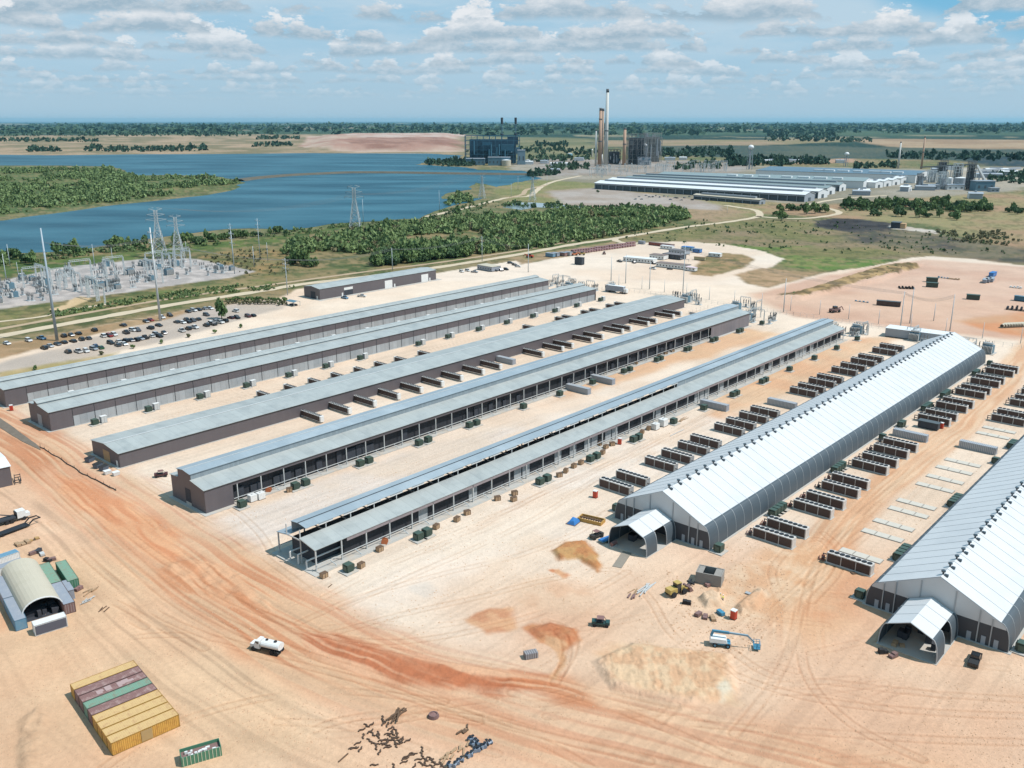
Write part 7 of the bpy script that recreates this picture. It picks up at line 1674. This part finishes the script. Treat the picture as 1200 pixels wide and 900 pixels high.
def forest(name,pts,seed,n,leaf,sc,m,label,stretch=1.):
    T=[crown_arrays(seed+k,n,leaf) for k in range(4)]; r=np.random.RandomState(seed); VV=[];FF=[];o=0
    for i,(x,y) in enumerate(pts):
        V,Fa=T[i%4]; a=r.uniform(0,6.28); s=sc*(.45+.95*r.uniform()**1.3); zz=r.uniform(.7,1.35); c,s_=math.cos(a),math.sin(a); P=np.empty_like(V); P[:,0]=(V[:,0]*c-V[:,1]*s_)*s*stretch+x; P[:,1]=(V[:,0]*s_+V[:,1]*c)*s*stretch+y; P[:,2]=(V[:,2]*1.45-.42)*s*zz; VV.append(P); FF.append(Fa+o); o+=len(V)
    V=np.concatenate(VV).astype(np.float32); Fq=np.concatenate(FF).astype(np.int32); me=bpy.data.meshes.new(name); me.vertices.add(len(V)); me.vertices.foreach_set('co',V.ravel()); me.loops.add(Fq.size); me.loops.foreach_set('vertex_index',Fq.ravel()); me.polygons.add(len(Fq)); me.polygons.foreach_set('loop_start',np.arange(0,Fq.size,4,dtype=np.int32)); me.update(calc_edges=True); me.materials.append(m)
    ob=bpy.data.objects.new(name,me); COL.objects.link(ob); tag(ob,label,'trees',kind='stuff'); return ob
BELT=[(345,311),(330,301),(340,288),(385,279),(440,268),(500,262),(560,255),(640,250),(700,247),(795,247),(808,256),(760,268),(700,280),(640,290),(600,294),(520,304),(450,312),(400,318)]
bt=scatter(BELT,3900,5,clump=60); bt.sort(key=lambda p:math.hypot(*p))
near=bt[:150]; rest=bt[150:]; dry=rest[::9]; rest=[p for i,p in enumerate(rest) if i%9]
def place_trees(pts,label,group,smin=.7,smax=1.25,protos=None,zs=1.):
    for i,(x,y) in enumerate(sorted(pts,key=lambda p:p[0]/p[1])): s=rnd.uniform(smin,smax); put(rnd.choice(protos or TREES),Vector((x,y,-.05-.55*s*(y>600))),rnd.uniform(0,6.28),label.format(ORD[min(i,len(ORD)-1)]),group,(s,s,s*rnd.uniform(.85,1.15)*zs))
place_trees(near,'leafy green tree along the front edge of the dense wood above the dirt road','trees at the front of the wood',.75,1.3)
forest('woodland',rest,400,62,.29,4.0,FWOOD,'dense green wood between the lake and the dirt road')
place_trees([tuple(at(*p)[:2]) for p in [(5,305),(12,303),(20,304),(30,308),(36,306),(38,310),(78,297),(86,296),(93,298),(100,297),(68,300),(126,290),(132,289),(140,292),(150,290),(160,291),(170,288),(205,287),(214,286),(223,285),(230,284),(236,286),(243,283),(250,283),(258,281),(264,281),(271,279),(276,279),(281,278),(288,279),(297,277),(306,277),(316,276),(326,274)]],'leafy green tree on the near lake shore, {} from the left','trees along the near lake shore',.85,1.35)
sh=scatter([(0,300),(50,300),(120,291),(220,281),(330,271),(420,263),(480,259),(400,268),(330,280),(230,290),(100,300),(50,308),(0,312)],260,17,clump=30)
forest('lakeside_scrub',sh,440,40,.3,2.2,FWOOD,'low green scrub along the near lake shore')
place_trees([tuple(at(*p)[:2]) for p in [(910,253),(914,249),(916,258),(924,247),(929,247),(934,247),(918,256),(945,251),(950,247),(955,250),(960,248),(967,249),(941,246),(1024,253),(1029,253),(1050,253),(1056,254),(1077,255),(1082,254),(1088,255),(1101,255),(1117,256),(1122,253),(1121,258),(1180,249),(1187,249),(1192,251),(1197,250)]],'green tree in the clumps before the distant halls, {} from the left','tree clumps before the distant halls',1.0,1.5)
rowp=[(988+i*2.55+rnd.uniform(-1,1),243+rnd.uniform(-2.4,2.4)+(2 if i>48 else 0)+i*.03) for i in range(68)]
place_trees([tuple(at(*p)[:2]) for p in rowp],'green tree in the long row before the right-hand plant, {} from the left','trees in the long row on the right',1.15,1.7)
put(TREES[1],at(260,374),0,'single broad tree standing among the parked cars','single trees',1.15)
put(TREES[3],at(536,253),0,'single dark round tree at the lake end above the wood','single trees',1.35); put(TREES[2],at(576,259),0,'large dark round tree inside the wood edge by the pond','single trees',1.5); put(TREES[4],at(701,221+5),0,'lone green tree beside the pale track before the nearest distant hall','single trees',.9); put(TREES[0],at(473,266),0,'bright green round tree on the upper edge of the wood','single trees',1.15)
forest('row_undergrowth',[tuple(at(988+i*1.7,244.5+(i%3)*1.2)[:2]) for i in range(100)],597,30,.36,2.6,FWOOD,'low bushes under the long tree row on the right')
forest('dry_brush',scatter([(395,274),(470,262),(545,252),(570,254),(500,268),(420,281)],170,33,clump=25),590,34,.34,2.2,FOL[2],'grey-brown brush between the lake shore and the green wood')
forest('rough_scrub',scatter([(225,304),(300,290),(345,300),(335,326),(290,323),(250,308)],150,34,clump=14),594,26,.36,1.2,FOL[2],'low brown scrub on the rough ground right of the gravel pad')
forest('dry_trees',dry,410,60,.24,3.8,FOL[2],'paler dry trees sprinkled through the green wood')
forest('shoreline_trees',scatter([(522,241),(526,232),(540,228),(553,228),(553,238),(535,241)],60,19),460,50,.28,4.2,FWOOD,'dark trees on the low green spit in the lake')
forest('reed_scrub',scatter([(500,255),(520,247),(560,239),(580,237),(560,247),(520,256)],90,20),464,30,.3,2.,FWOOD,'low scrub on the shore beside the green spit')
forest('peninsula_wood',scatter([(-250,205),(0,199),(130,198),(148,206),(200,208),(255,209.5),(279,214),(268,220),(235,224),(160,234),(60,246),(0,252),(-250,268)],5200,23,clump=90),480,26,.38,4.3,FWOOD,'dark green wood on the peninsula across the water')
forest('plant_shore_trees',scatter([(492,192.5),(505,190),(548,189),(555,195),(520,195)],90,24),500,30,.34,7,FFAR,'dark trees on the point left of the dark blue boiler house')
forest('scrub_strip',scatter([(150,352),(240,338),(330,333),(345,338),(250,345),(150,358),(60,372),(55,368)],260,25,clump=12),510,26,.36,1.3,FWOOD,'green scrub strip between the gravel pad and the dirt road')
sc_=scatter([(590,300),(700,281),(820,262),(880,256),(870,262),(760,276),(640,297)],60,26)
forest('field_scrub',scatter([(640,255),(820,255),(1000,262),(1200,280),(1200,300),(1000,298),(860,290),(760,282),(720,280)],380,27,clump=50),520,22,.36,1.3,FWOOD,'low scattered scrub in the dry field beyond the curved road')
forest('right_wood',scatter([(1155,213),(1165,205),(1200,203),(1330,206),(1330,216),(1200,216)],260,28),530,30,.34,6,FFAR,'green wood right of the right-hand plant')
forest('grey_scrub',scatter([(1095,272),(1180,272),(1200,280),(1200,290),(1120,284)],160,29,clump=20),540,30,.34,1.8,FOL[2],'grey dead brush on the burnt ground')
forest('berm_scrub',scatter([(908,349),(950,341),(985,330),(1035,314),(1075,309),(1035,326),(980,341),(940,350)],150,30,clump=9),545,22,.36,1.0,FWOOD,'weeds and brush on the earth berm beyond the skeleton shed')
forest('pond_scrub',scatter([(575,243),(640,244),(700,247),(790,246),(760,240),(700,243),(600,236)],230,31,clump=30),550,26,.36,2.4,FWOOD,'bushes around the pale pond')
FARP=[((0,166.5),(115,166.5),(115,163.5),(0,163.5),120,9),((30,178),(72,178),(68,173.5),(34,173.5),60,8),((98,178),(246,178),(240,172),(104,173),180,8),((300,163.5),(353,163.5),(350,161),(304,161),80,9),((296,172.5),(346,171),(343,168),(298,168.5),70,8),((622,172.5),(668,172.5),(664,168),(626,168),60,8),((895,165.5),(985,166.5),(980,156),(900,155),260,12),((985,167),(1022,167),(1018,161.5),(988,162),60,9),((850,195),(912,195),(908,186),(855,187),110,8),((905,194),(972,193),(965,187.5),(910,188),110,8),((640,200),(690,199),(690,195),(640,195.5),60,6),((620,209),(660,204),(650,200),(618,204),70,5),((740,184),(860,186),(860,176),(745,174),260,8),((1040,186),(1200,190),(1200,181),(1040,180),160,8),((400,156.5),(560,156.5),(560,153.5),(400,153.5),140,13),((540,178),(600,180),(700,182),(700,176),(560,174),120,7),((0,160),(300,160),(300,156),(0,156),260,13),((620,190),(690,189),(690,184),(620,184),90,6),((790,200),(845,198),(845,190),(790,192),60,6),((1000,198),(1050,198),(1050,193),(1000,193),60,7)]
fp=[]
for i,t in enumerate(FARP):
    for p in scatter(list(t[:-2]),t[-2],600+i): fp.append((*p,t[-1]))
for s in sorted(set(t[2] for t in fp)): forest('far_trees',[(x,y) for x,y,q_ in fp if q_==s],700+s,14,.5,s,FFAR,f'distant tree stands below the horizon, {["smallest","small","low","middling","tall","tallest","broad","wide","broadest"][s%9]} crowns')
ff=scatter([(-150,157),(1350,160),(1350,147),(-150,147)],4200,32,clump=900)
forest('far_forest',ff,740,7,.62,26,FFAR,'far forest running to the horizon',1.5)
# shrubs planted beside the farthest shed, hedge by the car park
for i in range(40):
    put(BUSH[i%3],site(128+i*8.1+rnd.uniform(-1,1),-392.5+rnd.uniform(-1.5,1.5)),rnd.uniform(0,6),f'young shrub in the planted line behind the farthest shed, {ORD[i]} from the near end','shrubs behind the farthest shed',rnd.uniform(.7,1.25))
for i in range(34):
    x=266+i*2.1; put(BUSH[i%2],at(x,352.5-.15*(x-266)+rnd.uniform(-1,1)+(4 if i%2 else 0)+(x-266)*.16),rnd.uniform(0,6),'bushy green shrub in the hedge at the right end of the car park','shrubs in the hedge by the car park',rnd.uniform(1.,1.7))
for i,p in enumerate([(41,433.5),(119,416),(156,408.5),(189,402.5),(221,395.5),(252,390.5),(282,384)]): put(BUSH[i%3],at(*p),0,f'small rusty-green shrub between the car park and the farthest shed, {ORD[i]} from the left','shrubs by the car park edge',1.1)
def gazebo():
    r=empty('canopy_shelter',at(344,358),SROT-PI/2,'small dark canopy shelter at the near corner of the brown workshop','shelter'); MB().slab([(-2.4,2.6),(0,3.2),(2.4,2.6)],-4,4,.12).build('roof',M['navy2'],r)
    for x in (-3.7,3.7):
        for y in (-2.2,2.2): MB().box(x-.1,x+.1,y-.1,y+.1,0,2.6).build('leg',M['steel'],r)
    MB().box(-2.5,2.5,-1.2,1.2,0,1.0).build('bench',M['interior'],r)
gazebo()
# loose stones and clods over the bare ground
def clods():
    r=np.random.RandomState(9); n=12000; T=[]
    base=np.array([(-1,-1,-.4),(1,-.8,-.4),(.9,1,-.4),(-.8,.9,-.4),(-.5,-.6,.7),(.6,-.4,.5),(.4,.6,.8),(-.6,.5,.55)]); fc=np.array([(4,5,6,7),(0,1,5,4),(1,2,6,5),(2,3,7,6),(3,0,4,7)])
    px=r.uniform(-20,1220,n*3); py=450+r.uniform(0,1,n*3)**.9*470; VV=[];k=0
    P=np.array([tuple(at(a,b)[:2]) for a,b in zip(px,py)]); U_=P[:,0]*math.sin(AZ)+P[:,1]*math.cos(AZ); V_=P[:,0]*math.cos(AZ)-P[:,1]*math.sin(AZ)
    ok=~((U_>108)&(V_<-150)&((V_<-369)|((V_>-347)&(V_<-326))|((V_>-295)&(V_<-272))|((V_>-242)&(V_<-219))|((V_>-188)&(V_<-166))))&~((U_>176)&(V_>-135)&(V_<-100))&~((U_>176)&(V_>-64)&(V_<-30))
    cl=fbm(P[:,0],P[:,1],18,8,3); dig=np.hypot(px-850,py-700)<75; ok&=(cl>.52)|(r.uniform(0,1,n*3)<.18)|dig; P=P[ok][:n]; dg=dig[ok][:n]
    for i,(x,y) in enumerate(P):
        s=.05+.10*r.uniform()**3+(.12*r.uniform() if dg[i] else 0); a=r.uniform(0,6.28); c,q_=math.cos(a),math.sin(a); B=base*np.array([s*1.3,s,s]); VV.append(np.stack([B[:,0]*c-B[:,1]*q_+x,B[:,0]*q_+B[:,1]*c+y,B[:,2]+.02],1))
    V=np.concatenate(VV).astype(np.float32); Fq=(fc[None]+8*np.arange(len(P))[:,None,None]).reshape(-1,4).astype(np.int32); me=bpy.data.meshes.new('loose_stones'); me.vertices.add(len(V)); me.vertices.foreach_set('co',V.ravel()); me.loops.add(Fq.size); me.loops.foreach_set('vertex_index',Fq.ravel()); me.polygons.add(len(Fq)); me.polygons.foreach_set('loop_start',np.arange(0,Fq.size,4,dtype=np.int32)); me.update(calc_edges=True); me.materials.append(mat('clod',C(216,176,142,.62),.95,0,.2,.05))
    tag(bpy.data.objects.new('loose_stones',me),'loose stones and clods over the bare sandy ground','stones',kind='stuff'); COL.objects.link(bpy.data.objects['loose_stones'])
clods()
# ---------------------------------------------------------------- air
hz=MB().box(-45000,45000,-3000,62000,-60,205).build('haze',None); tag(hz,'thin pale air over the plain','haze',kind='stuff')
hm=bpy.data.materials.new('haze_air'); hm.use_nodes=True; nt=hm.node_tree; nt.nodes.clear(); o_=nt.nodes.new('ShaderNodeOutputMaterial'); pv=nt.nodes.new('ShaderNodeVolumePrincipled'); pv.inputs['Density'].default_value=1.5e-5; pv.inputs['Color'].default_value=(.34,.72,.90,1); pv.inputs['Anisotropy'].default_value=.2; nt.links.new(pv.outputs[0],o_.inputs['Volume']); hz.data.materials.append(hm)
# prototypes that stood for nothing in the photo are dropped
for o in PROTOS:
    if o.name not in USED:
        for c in list(o.children_recursive): bpy.data.objects.remove(c)
        bpy.data.objects.remove(o)
for o in CARS.values():
    if o.name in bpy.data.objects and o.name not in USED:
        for c in list(o.children_recursive): bpy.data.objects.remove(c)
        bpy.data.objects.remove(o)
for o in list(S.objects):
    if o.parent is None and o.get('label') and len(o['label'].split())>16: print('LONG',len(o['label'].split()),o['label'])
